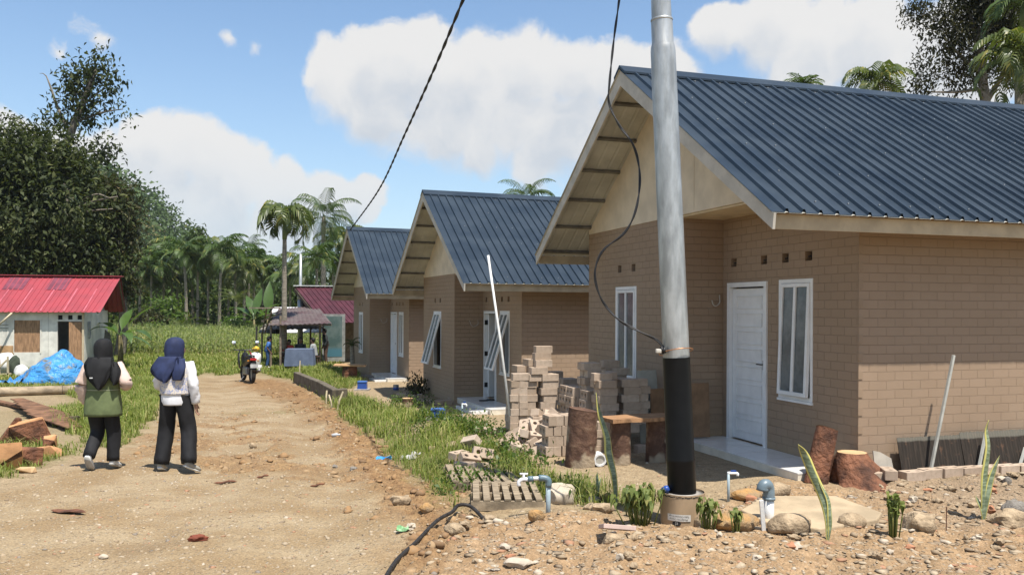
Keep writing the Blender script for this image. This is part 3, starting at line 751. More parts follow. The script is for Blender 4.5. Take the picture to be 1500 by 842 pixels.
# the woman in the printed vest
p=on(257,688)
J=dict(pelvis=(0,0,.93),chest=(0,.0,1.22),neck=(0,.0,1.36),head=(.01,.02,1.49),look=(.8,.7,-.02),
 shL=(-.16,0,1.30),elL=(-.225,.03,1.06),wrL=(-.16,.2,.93),hdL=(.2,1,.1),shR=(.165,0,1.30),elR=(.225,-.03,1.06),wrR=(.235,.03,.83),hdR=(.03,.1,-1),
 hipL=(-.088,0,.89),knL=(-.125,.03,.49),anL=(-.15,-.06,.075),toL=(-.16,.05,.03),hipR=(.088,0,.89),knR=(.15,.03,.49),anR=(.205,-.10,.10),toR=(.275,.0,.035))
root,J,ph=person('woman in navy headscarf, white shirt and short printed vest walking up the dirt road',p,-.02,J,dict(trousers=CLT,leg=(.098,.092,.088),hip=.165,
 tops=[('shirt',CLW,[(-.28,.168,.14),(-.15,.178,.145),(0,.18,.142),(.3,.172,.13),(.7,.178,.12),(.9,.15,.095),(.97,.09,.07)],.03),
 ('vest',MATS['printed_vest'],[(.03,.188,.152),(.2,.185,.148),(.45,.188,.142),(.7,.19,.132),(.86,.17,.11),(.93,.11,.08)],.015)],
 sleeve=CLW,sr=(.066,.062,.05),shoe=SHG,sole=SHW))
hijab(root,J,CLN,ph,([(-.03,-.085,1.40),(-.075,-.125,1.31),(-.10,-.15,1.22),(-.09,-.155,1.14),(-.06,-.152,1.09)],[.13,.14,.12,.075,.01],.035),
 [([(.07,-.085,1.38),(.09,-.13,1.28),(.085,-.15,1.19),(.08,-.152,1.12)],[.07,.075,.07,.05],.022)],.95)
# ---------------------------------------------------------------- people under the shelter
HAIR=mat('black_hair',(.012,.011,.01),.6,.2)
def simple(label,loc,rz,sit,shirt,trou,skin=SKIND,h=1.,short=False,scarf=None,lean=.05):
    b=.44 if sit else .9*h
    H=dict(pelvis=(0,0,b+.04),chest=(0,lean,b+.34*h),neck=(0,lean*1.2,b+.47*h),head=(0,lean*1.5,b+.59*h),look=(0,1,-.1),
     shL=(-.16*h,lean,b+.41*h),shR=(.16*h,lean,b+.41*h))
    if sit:
        H.update(elL=(-.21,.1,b+.16),elR=(.21,.1,b+.16),wrL=(-.12,.32,b+.22),wrR=(.12,.32,b+.22),
         hipL=(-.09,.03,b),hipR=(.09,.03,b),knL=(-.11,.42,b+.03),knR=(.11,.42,b+.03),anL=(-.11,.40,.08),anR=(.11,.40,.08),toL=(-.11,.5,.03),toR=(.11,.5,.03))
    else:
        H.update(elL=(-.22*h,-.02,b+.14*h),elR=(.22*h,-.02,b+.14*h),wrL=(-.2*h,.1,b-.06*h),wrR=(.2*h,.1,b-.06*h),
         hipL=(-.085*h,0,b-.03),hipR=(.085*h,0,b-.03),knL=(-.09*h,.03,.5*h),knR=(.09*h,.02,.5*h),anL=(-.09*h,0,.08),anR=(.09*h,-.03,.08),toL=(-.09*h,.11,.03),toR=(.09*h,.08,.03))
    C=dict(k=.95*h,trousers=trou,leg=(.09*h,.07*h,.062*h),hip=.165*h,tops=[('shirt',shirt,[(-.12,.18*h,.13*h),(.2,.17*h,.125*h),(.7,.185*h,.12*h),(.9,.15*h,.09*h),(.98,.07,.06)],.03)],sleeve=shirt,short=short,shoe=SHG,hair=HAIR if scarf is None else None)
    r,J2,ph2=person(label,loc,rz,H,C,None,skin,False)
    if scarf is not None:hijab(r,J2,scarf,ph2,([(0,-.06,b+.5),(0,-.12,b+.4),(0,-.14,b+.32)],[.1,.14,.09],.03),[])
    return r
# ================================================================ vegetation
def leaf_mesh(c,ax,nm,L,W,fold=.25):
    """folded diamond leaves: centres, axes, normals (n,3); L,W arrays"""
    ax=ax/np.linalg.norm(ax,axis=1,keepdims=True);sd=np.cross(ax,nm);sd/=np.maximum(np.linalg.norm(sd,axis=1,keepdims=True),1e-6);up=np.cross(sd,ax)
    L=L[:,None];W=W[:,None];b=c-ax*L*.5;t=c+ax*L*.5-up*L*.12;l=c+sd*W*.5+up*W*fold;r=c-sd*W*.5+up*W*fold
    V=np.stack([b,r,t,l],1).reshape(-1,3);F=np.arange(len(V)).reshape(-1,4);return V,F
def unit(n):
    v=NR.normal(size=(n,3));return v/np.linalg.norm(v,axis=1,keepdims=True)
def crown(blobs,n,leaf,aspect=.42,clump=9,spread=.35,droop=.35,shell=.5,drop_low=.0,holes=.0):
    """leaf clusters spread through a set of lobes (cx,cy,cz,rx,ry,rz)"""
    B=np.array(blobs,float);vol=(B[:,3]*B[:,4]*B[:,5])**(2/3.);k=NR.choice(len(B),size=n//clump,p=vol/vol.sum())
    d=unit(len(k));d[:,2]=np.where(NR.random(len(k))<drop_low,np.abs(d[:,2]),d[:,2])
    r=(shell+(1-shell)*NR.random(len(k))**.6)*(1+.14*NR.normal(size=len(k)))
    cc=B[k,:3]+d*r[:,None]*B[k,3:6]
    if holes:
        keep=fbm(cc[:,0]*1.1+cc[:,1]*.6,cc[:,2]*1.1+cc[:,1]*.5,3,5)>holes;cc=cc[keep];d=d[keep]
    c=np.repeat(cc,clump,0)+NR.normal(size=(len(cc)*clump,3))*spread*leaf*1.6
    dd=np.repeat(d,clump,0);ax=dd*.7+unit(len(c))*.9;ax[:,2]-=droop
    nm=dd*.5+unit(len(c))*.55;nm[:,2]+=.6
    L=leaf*NR.uniform(.65,1.25,len(c));return leaf_mesh(c,ax,nm,L,L*aspect*NR.uniform(.8,1.2,len(c)))
BARK=mat('grey_bark',(.22,.19,.15),.9,.3,4,.6,18,.03);BARKD=mat('brown_bark',(.12,.09,.065),.9,.3,4,.6,18,.03)
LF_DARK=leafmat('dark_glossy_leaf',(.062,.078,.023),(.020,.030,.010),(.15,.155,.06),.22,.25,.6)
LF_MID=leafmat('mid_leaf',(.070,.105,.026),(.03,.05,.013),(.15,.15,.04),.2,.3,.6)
LF_OLIVE=leafmat('olive_leaf',(.062,.062,.026),(.03,.033,.014),(.14,.11,.05),.2,.25,.6)
LF_BRIGHT=leafmat('bright_leaf',(.10,.16,.03),(.05,.09,.018),(.2,.21,.05),.35,.4)
LF_PALM=leafmat('palm_leaf',(.075,.12,.028),(.032,.058,.014),(.19,.19,.05),.3,.25,.5)
LF_PALMY=leafmat('yellow_palm_leaf',(.11,.14,.035),(.05,.075,.018),(.3,.26,.06),.45,.3,.42)  # yellower, paler palm leaf colour
LF_HILL=leafmat('hill_leaf',(.075,.115,.038),(.04,.068,.024),None,.2,.25,.6)
LF_DRY=leafmat('dry_palm_leaf',(.30,.22,.06),(.17,.13,.04),None,.3,.3)
def tree(name,label,base,trunk,limbs,blobs,n,leaf,mt,bark=None,r=.16,group=None,**kw):
    """base in world; trunk/limb polylines and lobes in world coordinates"""
    b=Vector(base);root=thing(name,label,'tree',b,0,group);t_=MB();t_.M=Matrix.Translation(-b)
    m_=len(trunk);t_.tube(spl(trunk,12),[r*1.35*(1-.55*i/12) for i in range(13)],10,True,.15,3)
    to=t_.build('trunk',bark or BARK,root,smooth=True)
    for li in limbs:
        g=MB();g.M=Matrix.Translation(-b);rr_=li[1];g.tube(spl(li[0],8),[rr_*(1-.7*i/8) for i in range(9)],7,True,.15,5);g.build('branch',bark or BARK,to,smooth=True)
    V,F=crown(blobs,n,leaf,**kw);mesh_obj('crown',np_mesh('crown',V-np.array(b),F),mt,root);return root
def lob(px,py,Y,rp,sy=1.,dz=1.,dy=0):
    p=atY(px,py,Y);r=rp*Y/FPX;return (p.x,p.y+dy,p.z,r,r*sy,r*dz)
# big dark tree behind the pink roofed shed
Y=40.
bl=[lob(60,245,Y,56),lob(105,228,Y,24),lob(20,250,Y,70,1,1,-1),lob(-50,280,Y,90),lob(90,300,Y,80,1,1,-1.5),lob(130,300,Y,44),lob(40,340,Y,80,1,1,-2),lob(135,370,Y,46,1,1,-1),lob(95,390,Y,52,1,1,-1.5),lob(-40,370,Y,90),lob(-130,330,Y,90),lob(170,395,Y,20),lob(30,208,Y,26),lob(62,196,Y,15)]
c0=atY(70,450,Y);c0.z=gz(c0.x,c0.y)-.1
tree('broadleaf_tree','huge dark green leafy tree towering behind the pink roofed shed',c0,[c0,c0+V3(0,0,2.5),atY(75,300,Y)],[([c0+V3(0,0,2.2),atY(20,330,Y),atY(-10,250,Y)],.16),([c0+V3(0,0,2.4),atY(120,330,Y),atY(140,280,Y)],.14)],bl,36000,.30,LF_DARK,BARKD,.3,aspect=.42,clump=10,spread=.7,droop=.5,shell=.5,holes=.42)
bl=[lob(168,300,41.5,28),lob(155,330,41.5,38),lob(180,345,41.5,20),lob(168,385,41.5,28),lob(145,285,41.5,24),lob(165,415,41.5,28),lob(185,425,41.5,15)]
c0=atY(175,450,41.5);c0.z=gz(c0.x,c0.y)-.1
tree('broadleaf_tree','olive brown leafy tree with bare limbs at the right edge of the dark tree',c0,[c0,c0+V3(.2,0,2.5),atY(165,300,41.5)],[([atY(105,310,40),atY(135,296,39),atY(172,288,38.7)],.09),([atY(112,300,40),atY(140,285,39),atY(160,290,38.7)],.07),([atY(95,322,40),atY(130,310,39),atY(165,306,38.7)],.08)],bl,9000,.26,LF_OLIVE,BARK,.2,aspect=.42,clump=8,spread=.8,droop=.5,shell=.5,holes=.34)
# thin tall tree above it
Y=44.
bl=[lob(112,128,Y,16),lob(135,108,Y,15),lob(150,96,Y,9),lob(104,108,Y,11),lob(163,118,Y,10),lob(140,150,Y,13),lob(120,165,Y,14),lob(158,135,Y,9),lob(177,167,Y,9),lob(148,226,Y,14),lob(160,222,Y,8),lob(80,162,Y,8),lob(145,80,Y,6),lob(130,182,Y,11),lob(88,180,Y,8),lob(100,140,Y,9)]
c0=atY(96,450,Y);c0.z=gz(c0.x,c0.y)-.1
A=lambda x,y:atY(x,y,Y)
tree('broadleaf_tree','thin tall tree with a sparse open top rising above the dark tree',c0,[c0,A(96,330),A(97,230),A(106,190),A(122,150),A(140,100)],[([A(97,240),A(118,225),A(150,222)],.10),([A(104,195),A(85,160),A(75,130),A(68,112)],.10),([A(108,185),A(90,175),A(82,165)],.08),([A(112,178),A(150,165),A(180,160)],.08),([A(120,155),A(145,135),A(160,128)],.06),([A(118,160),A(108,130),A(104,108)],.06),([A(68,112),A(63,108),A(58,108)],.03)],[(a,b,c,d*.72,e*.8,f*.66) for a,b,c,d,e,f in bl],2100,.30,LF_DARK,BARK,.2,aspect=.42,clump=9,spread=.8,droop=.5,shell=.2)
# tree and palms behind the first house
Y=25.
bl=[lob(1385,45,Y,42),lob(1440,20,Y,52),lob(1485,75,Y,50),lob(1360,112,Y,24),lob(1345,82,Y,16),lob(1410,105,Y,34),lob(1345,15,Y,20),lob(1510,-30,Y,90),lob(1420,-50,Y,70),lob(1390,128,Y,14),lob(1355,128,Y,12),lob(1560,60,Y,80)]
c0=atY(1450,450,Y);c0.z=gz(c0.x,c0.y)-.1;A=lambda x,y:atY(x,y,Y)
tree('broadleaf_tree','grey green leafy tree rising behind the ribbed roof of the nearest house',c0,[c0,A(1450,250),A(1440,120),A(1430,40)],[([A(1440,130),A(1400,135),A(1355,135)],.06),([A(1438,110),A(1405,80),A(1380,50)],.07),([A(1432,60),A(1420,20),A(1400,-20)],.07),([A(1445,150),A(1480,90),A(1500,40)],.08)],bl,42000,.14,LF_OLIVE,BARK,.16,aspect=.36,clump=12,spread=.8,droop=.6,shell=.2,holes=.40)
# ---------------------------------------------------------------- palms
def fronds(n,length,ll,lw,droop,elev=(-.3,1.35),pairs=26,vshape=.5,hang=.9,seed=0,elevs=None):
    rg=random.Random(seed);V=[];F=[]
    def strip(pts,ws,side):
        b=len(V)
        for p,w in zip(pts,ws):V.append(p-side*w*.5);V.append(p+side*w*.5)
        for k in range(len(pts)-1):
            a=b+2*k;F.append((a,a+1,a+3,a+2))
    for i in range(n):
        az=i*2.39996+rg.uniform(-.3,.3);e=(elevs[i] if elevs else elev[0]+(elev[1]-elev[0])*((i+.5)/n)+rg.uniform(-.12,.12))
        h=np.array([math.cos(az),math.sin(az),0]);u=np.array([0,0,1.]);Lf=length*rg.uniform(.85,1.1)
        m_=pairs;st=Lf/m_;p=np.zeros(3);pts=[p.copy()];th=e;tans=[]
        for k in range(m_):
            th-=droop/m_*(.6+1.1*k/m_);d=h*math.cos(th)+u*math.sin(th);p=p+d*st;pts.append(p.copy());tans.append(d)
        sd=np.array([-h[1],h[0],0])
        strip(pts[::3],[.035*(1-.8*j/len(pts[::3])) for j in range(len(pts[::3]))],sd);strip(pts[::3],[.03*(1-.8*j/len(pts[::3])) for j in range(len(pts[::3]))],np.cross(sd,tans[m_//2]))
        tw=rg.uniform(-.25,.25)
        for k in range(int(m_*.16),m_):
            f=k/m_;le=ll*math.sin(math.pi*min(1,.16+.84*f)**.8)**.7*rg.uniform(.85,1.1)+.04;tn=tans[k];nn=np.cross(tn,sd);nn=nn if nn[2]>0 else -nn
            for s in(-1,1):
                d1=sd*s*(.86)+tn*(.45+.5*f)+nn*(vshape+tw*s);d1/=np.linalg.norm(d1)
                d2=d1*.8+tn*.15-u*hang*rg.uniform(.7,1.3);d2/=np.linalg.norm(d2)
                p0=pts[k]+sd*s*.008;p1=p0+d1*le*.45;p2=p1+d2*le*.55
                ws=np.cross(d1,nn);ws=tn+nn*.25*s;ws/=np.linalg.norm(ws)
                strip([p0,p1,p2],[lw*.5,lw,lw*.18],ws)
    return np.array(V),np.array(F)
TRUNKP=mat('palm_trunk',(.27,.235,.18),.9,.25,5,.5,30,.02,stretch=(1,1,6));SHAFT=mat('green_crownshaft',(.16,.2,.07),.5,.2,4)
PROTO={}
def palm_mesh(key,*a,**k):
    if key not in PROTO:
        V,F=fronds(*a,**k);PROTO[key]=np_mesh('crown',V,F)
    return PROTO[key]
def palm(label,px,pytop,pybase,Y,key,r=.09,shaft=.6,group=None,name='areca_palm',lean=0.,scale=1.,mt=None,ang=None,crown_h=None,nuts=False):
    top=atY(px,pytop,Y)
    x0=top.x-lean;b=Vector((x0,Y,gz(x0,Y)-.05));root=thing(name,label,'palm tree',b,0,group);h=top-b
    hc=h*1.
    t_=MB();pts=[Vector((0,0,0)),Vector((lean*.1,0,hc.z*.35)),Vector((lean*.45,0,hc.z*.7)),hc-Vector((0,0,shaft))]
    S=spl(pts,24);t_.tube(S,[r*(1.25-.45*i/24)*(1+.04*(i%2)) for i in range(25)],9,True,.06,2);t_.build('trunk',TRUNKP,root,smooth=True)
    if shaft>.05:
        c=MB();q=hc-Vector((0,0,shaft));c.tube([q-V3(0,0,.02),q+V3(0,0,shaft*.5),hc+V3(0,0,.05)],[r*.95,r*1.05,r*.5],9);c.build('crownshaft',SHAFT,root,smooth=True)
    c=mesh_obj('crown',PROTO[key],mt or LF_PALM,root,hc-Vector((0,0,.0)));c.scale=(scale,)*3;c.rotation_euler=(0,0,ang if ang is not None else R.uniform(0,6.3))
    return root
palm_mesh('areca',15,1.75,.72,.105,1.85,(-.35,1.4),17,.35,1.2,1)
palm_mesh('areca_b',14,1.8,.66,.10,1.6,(-.2,1.4),17,.35,1.0,2)
palm_mesh('areca_c',12,1.7,.6,.11,1.3,(.0,1.4),16,.4,.7,3)
palm_mesh('coco',24,3.3,.8,.075,1.7,(-.8,1.35),26,.1,1.4,4)
palm_mesh('young',11,2.2,.5,.05,1.3,(.35,1.4),20,.4,.5,5)
palm_mesh('front',15,1.55,.8,.12,2.7,(.1,1.45),15,.3,1.7,11)
# front areca palm beside the shelter
palm('tall areca palm with drooping fronds standing by the open shelter',417,318,536,34.5,'front',.10,.9,scale=1.0,ang=.4,mt=LF_PALMY)
palm('grey green coconut palm rising behind the areca palm by the shelter',474,318,505,55,'coco',.16,0,name='coconut_palm',ang=.2)
palm('short areca palm between the coconut palm and the maroon roofed hut',464,380,505,48,'areca_b',.09,.5,ang=2.)
palm('coconut palm showing only its top above the middle house roof',771,292,505,36,'coco',.14,0,name='coconut_palm',scale=.50,ang=1.)
palm('areca palm with pale spear leaf showing above the roof ridge of the nearest house',1284,122,505,23,'areca',.09,.5,scale=.66,ang=.8,mt=LF_PALMY)
palm('areca palm with only two upright fronds above the nearest roof ridge',1176,130,505,23,'areca_c',.09,.5,scale=.42,ang=2.2)
palm('sunlit areca palm with yellowing fronds in front of the grey green tree',1492,84,505,20.5,'areca',.1,.6,scale=.80,ang=1.9,mt=LF_PALMY)
palm('dark areca palm with high fronds at the top right corner of the photo',1500,5,505,21.5,'areca_b',.1,.6,scale=.75,ang=.1)
GP='areca palms in the grove behind the corn field'
gl='areca palm in the dense grove behind the young corn field'
palm('areca palm with a pale bare trunk, leftmost of three bare trunks behind the corn',270,372,492,72,'areca_b',.12,1.0,GP,scale=1.5,ang=.3,lean=-.2)
palm('areca palm with a thin grey trunk, middle of three bare trunks behind the corn',290,378,492,74,'areca',.10,1.,GP,scale=1.5,ang=1.3)
palm('areca palm with a straight pale trunk, rightmost of three bare trunks behind the corn',325,368,490,72,'areca_b',.12,1.,GP,scale=1.6,ang=2.5,lean=.2)
for (px,py,Y,k_,s_) in [(222,390,78,'areca_b',1.5),(240,378,80,'areca_c',1.6),(252,370,83,'areca',1.5),(305,385,80,'areca',1.6),(345,380,78,'areca_b',1.6),(358,395,76,'areca',1.5),(372,392,79,'areca_c',1.7),(385,400,80,'areca_b',1.6),(400,392,82,'areca',1.7),(335,400,84,'areca',1.7),(282,400,84,'areca_b',1.7),(260,405,84,'areca',1.6),(230,410,80,'areca',1.6),(205,405,78,'areca_c',1.5),(500,352,70,'areca',1.5),(488,385,72,'areca_b',1.6),(450,395,74,'areca',1.6),(425,405,76,'areca_b',1.7),(520,380,74,'areca',1.6),(180,400,82,'areca_b',1.6),(-30,390,80,'areca',1.7),(-90,380,84,'areca_b',1.7),(545,395,76,'areca_b',1.6)]:
    palm(gl,px,py,492,Y,k_,.11,.9,GP,scale=s_)
palm('coconut palm with drooping fronds on the skyline right of the three bare trunks',364,366,492,86,'coco',.16,0,name='coconut_palm',scale=.9,ang=.6)
palm('young palm with sprawling yellow green fronds at the far edge of the corn',268,486,492,66,'young',.1,0,name='young_palm',scale=1.0,ang=.5,mt=LF_PALMY)
palm('palm with hanging yellowed dead fronds right of the pale bare trunks',346,442,492,70,'young',.1,0,name='dying_palm',scale=.95,ang=1.7,mt=LF_DRY)
# pointed tree on the skyline and far wooded hill
Y=98.;bl=[lob(291,352,Y,9,1,2.0),lob(291,366,Y,15,1,1.5),lob(290,385,Y,20,1,1.5),lob(292,405,Y,22)]
c0=atY(291,450,Y);c0.z=gz(c0.x,c0.y)-.2
tree('conical_tree','dark pointed tree standing above the palm grove on the skyline',c0,[c0,atY(291,420,Y),atY(291,350,Y)],[],bl,3500,.6,LF_MID,BARKD,.25,shell=.4)
pts=[];k_=0
n=1700;hx=NR.uniform(-170,-62,n);hy=NR.uniform(150,250,n);hz=hbase(hx,hy);ok=hz>1.2
hx,hy,hz=hx[ok],hy[ok],hz[ok];rr_=NR.uniform(2.0,4.6,len(hx))
bl=[(x,y,z+r*.55,r,r,r*NR.uniform(.8,1.25)) for x,y,z,r in zip(hx,hy,hz,rr_)]
V_,F_=crown(bl,42000,1.25,.6,8,.7,.2,.75,.8);setp(mesh_obj('hill_woods',np_mesh('hill_woods',V_,F_),LF_HILL),'dense green woods covering the far hill','woods',kind='stuff')
# undergrowth behind the corn and a far treeline all round
bl=[]
for i in range(240):
    Y=NR.uniform(84,100);x=NR.uniform(-66,0);r=NR.uniform(1.2,2.4);bl.append((x,Y,-.7+NR.uniform(0,5.6),r*1.2,r,r))
for i in range(60):
    Y=NR.uniform(72,80);x=NR.uniform(-48,-8);r=NR.uniform(.5,1.1);bl.append((x,Y,-.5+NR.uniform(0,.6),r*1.3,r,r))
for i in range(220):
    x=NR.uniform(-190,190);Y=NR.uniform(105,140);r=NR.uniform(2,4);bl.append((x,Y,-.7+NR.uniform(0,5),r*1.3,r,r))
for i in range(70):
    x=NR.uniform(2,70);Y=NR.uniform(34,60)+abs(x)*.2;r=NR.uniform(.8,1.6);bl.append((x,Y,-.5+NR.uniform(0,2.),r*1.3,r,r))
V_,F_=crown(bl,95000,.6,.55,8,.8,.3,.5,.3);setp(mesh_obj('undergrowth',np_mesh('undergrowth',V_,F_),LF_MID),'dark green undergrowth and far trees behind the corn field','undergrowth',kind='stuff')
# shrubs at the edge of the corn
def shrub(label,px,py,Y,rp,mt,leaf,n,dz=1.):
    p=atY(px,py,Y);r=rp*Y/FPX;g=gz(p.x,Y);b=Vector((p.x,Y,g));root=thing('shrub',label,'shrub',b)
    t_=MB();
    for k_ in range(6):
        a=k_*1.05;t_.tube([(0,0,-.05),(math.cos(a)*r*.3,math.sin(a)*r*.3,(p.z-g)*.6),(math.cos(a)*r*.6,math.sin(a)*r*.6,(p.z-g)*1.1)],[.04,.03,.015],6)
    t_.build('stem',BARKD,root)
    V_,F_=crown([(0,0,p.z-g,r,r,r*dz),(r*.5,0,(p.z-g)*.7,r*.6,r*.6,r*.6),(-r*.5,0,(p.z-g)*.6,r*.7,r*.7,r*.6)],n,leaf,.4,8,.7,.4,.4)
    mesh_obj('foliage',np_mesh('foliage',V_,F_),mt,root);return root
shrub('bright leafy shrub left of the palm with the leftmost bare trunk',243,458,68,22,LF_BRIGHT,.35,1800)
shrub('round greyish shrub beside the banana plant at the shed',216,470,66,16,LF_OLIVE,.3,1500)
shrub('low bright green shrub in front of the right bare palm trunk',345,478,66,16,LF_BRIGHT,.3,1200)
shrub('small bright green bush left of the yellow green young palm',222,488,62,14,LF_BRIGHT,.25,900)
# ---------------------------------------------------------------- banana plants
LF_BAN=leafmat('banana_leaf',(.085,.15,.035),(.05,.095,.022),None,.5,.4,.35)
def banana(label,x,Y,h,leaves_,seed=0,name='banana_plant'):
    g=gz(x,Y);root=thing(name,label,'banana plant',(x,Y,g));rg=random.Random(seed)
    s=MB();s.tube([(0,0,-.05),(0.03,0,h*.5),(0,0,h)],[.13,.10,.06],10);s.build('pseudostem',mat('banana_stem',(.17,.14,.06),.7,.4,5),root,smooth=True)
    for (az,el,L_,W_,dr) in leaves_:
        b=MB();hv=Vector((math.cos(az),math.sin(az),0));sd=Vector((-hv.y,hv.x,0));p=Vector((0,0,h));th=el;rows=[];n_=14
        for k in range(n_+1):
            f=k/n_;w=W_*max(0.02,math.sin(math.pi*min(1,max(0,(f-.18)/.82)**.75))) if f>.18 else .03
            d=hv*math.cos(th)+Vector((0,0,math.sin(th)));nn=sd.cross(d)*-1
            j=1+.12*(rg.random()-.5)
            rows.append([b.vert(p+sd*w*.5*j+nn*w*.10),b.vert(p-nn*.0),b.vert(p-sd*w*.5/j+nn*w*.10)])
            p=p+d*L_/n_;th-=dr/n_*(.4+1.2*f)
        for a_,c_ in zip(rows,rows[1:]):
            b.face([a_[0],a_[1],c_[1],c_[0]]);b.face([a_[1],a_[2],c_[2],c_[1]])
        b.build('leaf',LF_BAN,root,smooth=True)
    return root
p=atY(176,500,33.5)
banana('banana plant with broad torn leaves beside the pink roofed shed',p.x,33.5,1.3,[(.35,.95,2.0,.5,.75),(2.7,.7,1.5,.4,1.2),(5.4,.3,1.7,.42,1.4),(-.45,.35,1.9,.45,1.3),(1.6,1.0,1.6,.4,.8),(4.2,.6,1.4,.4,1.3),(.1,-.1,1.4,.38,.9)],3)
p=atY(372,480,64);banana('banana plant with upright leaves left of the open shelter',p.x,64,1.6,[(2.6,.6,3.0,.75,.9),(2.2,1.,2.6,.7,.6),(.4,.8,2.6,.7,.9),(1.4,1.2,2.8,.7,.4),(3.3,.25,2.6,.7,1.2),(-.3,.5,2.4,.7,1.2)],5)
p=atY(392,478,66);banana('banana plant with one tall upright leaf just behind the shelter frame',p.x,66,1.6,[(1.7,1.35,3.2,.8,.3),(2.9,.7,2.8,.7,.9),(.2,.6,2.4,.7,1.2),(4.,.8,2.4,.7,1.)],6)
# ---------------------------------------------------------------- corn field
def corn_proto(seed):
    rg=random.Random(seed);V=[];F=[]
    def q(pts,ws,side):
        b=len(V)
        for p,w in zip(pts,ws):V.append(p-side*w*.5);V.append(p+side*w*.5)
        for k in range(len(pts)-1):
            a=b+2*k;F.append((a,a+1,a+3,a+2))
    u=np.array([0,0,1.]);q([u*0,u*.6,u*1.05],[.035,.03,.02],np.array([1.,0,0]))
    for k in range(8):
        az=k*3.14+rg.uniform(-.5,.5)+(k//2)*.5;h=np.array([math.cos(az),math.sin(az),0]);sd=np.array([-h[1],h[0],0]);z=.12+.12*k;L=rg.uniform(.45,.62)*(1 if k<6 else .8);e=rg.uniform(.8,1.2)
        p=u*z;pts=[p];
        for j in range(4):
            p=p+(h*math.cos(e)+u*math.sin(e))*L/4;e-=.5+.1*j;pts.append(p)
        q(pts,[.04,.075,.07,.05,.008],sd)
    for k in range(3):q([u*1.0,u*1.15+np.array([.03*(k-1),.0,.0]),u*1.3+np.array([.1*(k-1),.02,0])],[.02,.018,.008],np.array([0,1.,0]))
    return np.array(V),np.array(F)
LF_CORN=leafmat('corn_leaf',(.28,.32,.13),(.15,.19,.07),(.46,.40,.20),.2,.45,.6)
pr=[corn_proto(i) for i in range(4)];VV=[];FF=[];nv=0
cx=[];
for Yr in np.arange(43.5,66,.62):
    xs=np.arange(-.50*Yr-3,-.16*Yr+.5,.34);
    for x in xs:cx.append((x+R.uniform(-.1,.1),Yr+R.uniform(-.08,.08)))
cx=np.array(cx);cz=hgt(cx[:,0],cx[:,1]);patch=fbm(cx[:,0]*.25,cx[:,1]*.25,3,4)
for (x,y),z,pt in zip(cx,cz,patch):
    v,f=pr[R.randrange(4)];a=R.uniform(0,6.28);s=R.uniform(.75,1.1)*(.75+.45*pt);c_,s_=math.cos(a)*s,math.sin(a)*s
    VV.append(np.stack([v[:,0]*c_-v[:,1]*s_+x,v[:,0]*s_+v[:,1]*c_+y,v[:,2]*s+z],1));FF.append(f+nv);nv+=len(v)
setp(mesh_obj('corn_field',np_mesh('corn_field',np.concatenate(VV),np.concatenate(FF)),LF_CORN),'field of young green corn in front of the palm grove','corn',kind='stuff')
# ---------------------------------------------------------------- grass
LF_GRASS=leafmat('grass_blade',(.24,.285,.07),(.135,.18,.038),(.48,.40,.19),.2,.4,.65)
gn=LF_GRASS.node_tree.nodes
for n_ in gn:
    if n_.type=='VALTORGB' and len(n_.color_ramp.elements)==4:n_.color_ramp.elements[1].position=.5;n_.color_ramp.elements[2].position=.72
def grass(name,label,x0,x1,y0,y1,n,hmin,hmax,w,thr=.35,dens=None,tuft=1.):
    x=NR.uniform(x0,x1,n);y=NR.uniform(y0,y1,n);z=zones(x,y);k=z['grass']*(1-z['road']*.7)
    tf=fbm(x*1.8,y*1.8,3,91);keep=(NR.random(n)<k*(.25+1.3*np.clip(tf-.2,0,1)))&(k>thr)
    keep&=clearing(x,y)<.3
    x,y=x[keep],y[keep];zz=hgt(x,y,{a:v[keep] for a,v in z.items()});tf=tf[keep]
    if len(x)==0:return
    n=len(x);h=NR.uniform(hmin,hmax,n)*(.45+1.2*tf)*tuft;a=NR.uniform(0,6.283,n);b=NR.uniform(.25,1.15,n);d=np.stack([np.cos(a),np.sin(a),0*a],1);s=np.stack([-np.sin(a),np.cos(a),0*a],1)
    p0=np.stack([x,y,zz-.01],1);u=np.array([0,0,1.]);p1=p0+u*(h*.6)[:,None]+d*(h*b*.25)[:,None];p2=p0+u*(h*(1-.25*b))[:,None]+d*(h*b*.95)[:,None]
    ww=(w*NR.uniform(.7,1.3,n))[:,None]
    V_=np.stack([p0-s*ww*.5,p0+s*ww*.5,p1-s*ww*.42,p1+s*ww*.42,p2-s*ww*.06,p2+s*ww*.06],1).reshape(-1,3)
    b0=np.arange(n)[:,None]*6;F_=np.concatenate([b0+np.array([[0,1,3,2]]),b0+np.array([[2,3,5,4]])],1).reshape(-1,4)
    setp(mesh_obj(name,np_mesh(name,V_,F_),LF_GRASS),label,'grass',kind='stuff')
grass('grass','grass growing on the strip between the dirt road and the houses',-8,2.2,6.8,12,80000,.05,.19,.009)
grass('grass','grass growing on the verge further up the road beside the far houses',-12,1,12,30,130000,.06,.24,.016)
grass('grass','short grass around the wood chunks and pallet left of the road',-14,-3.5,9,17,90000,.03,.12,.012)
grass('grass','short grass around the shed and log left of the road',-26,-5,17,32,120000,.05,.16,.022)
grass('grass','grass on the far ground in front of the corn field and shelter',-32,2,29,44,110000,.06,.24,.034)
grass('grass','rough grass and weeds beyond the houses',-60,60,44,110,60000,.15,.5,.09)
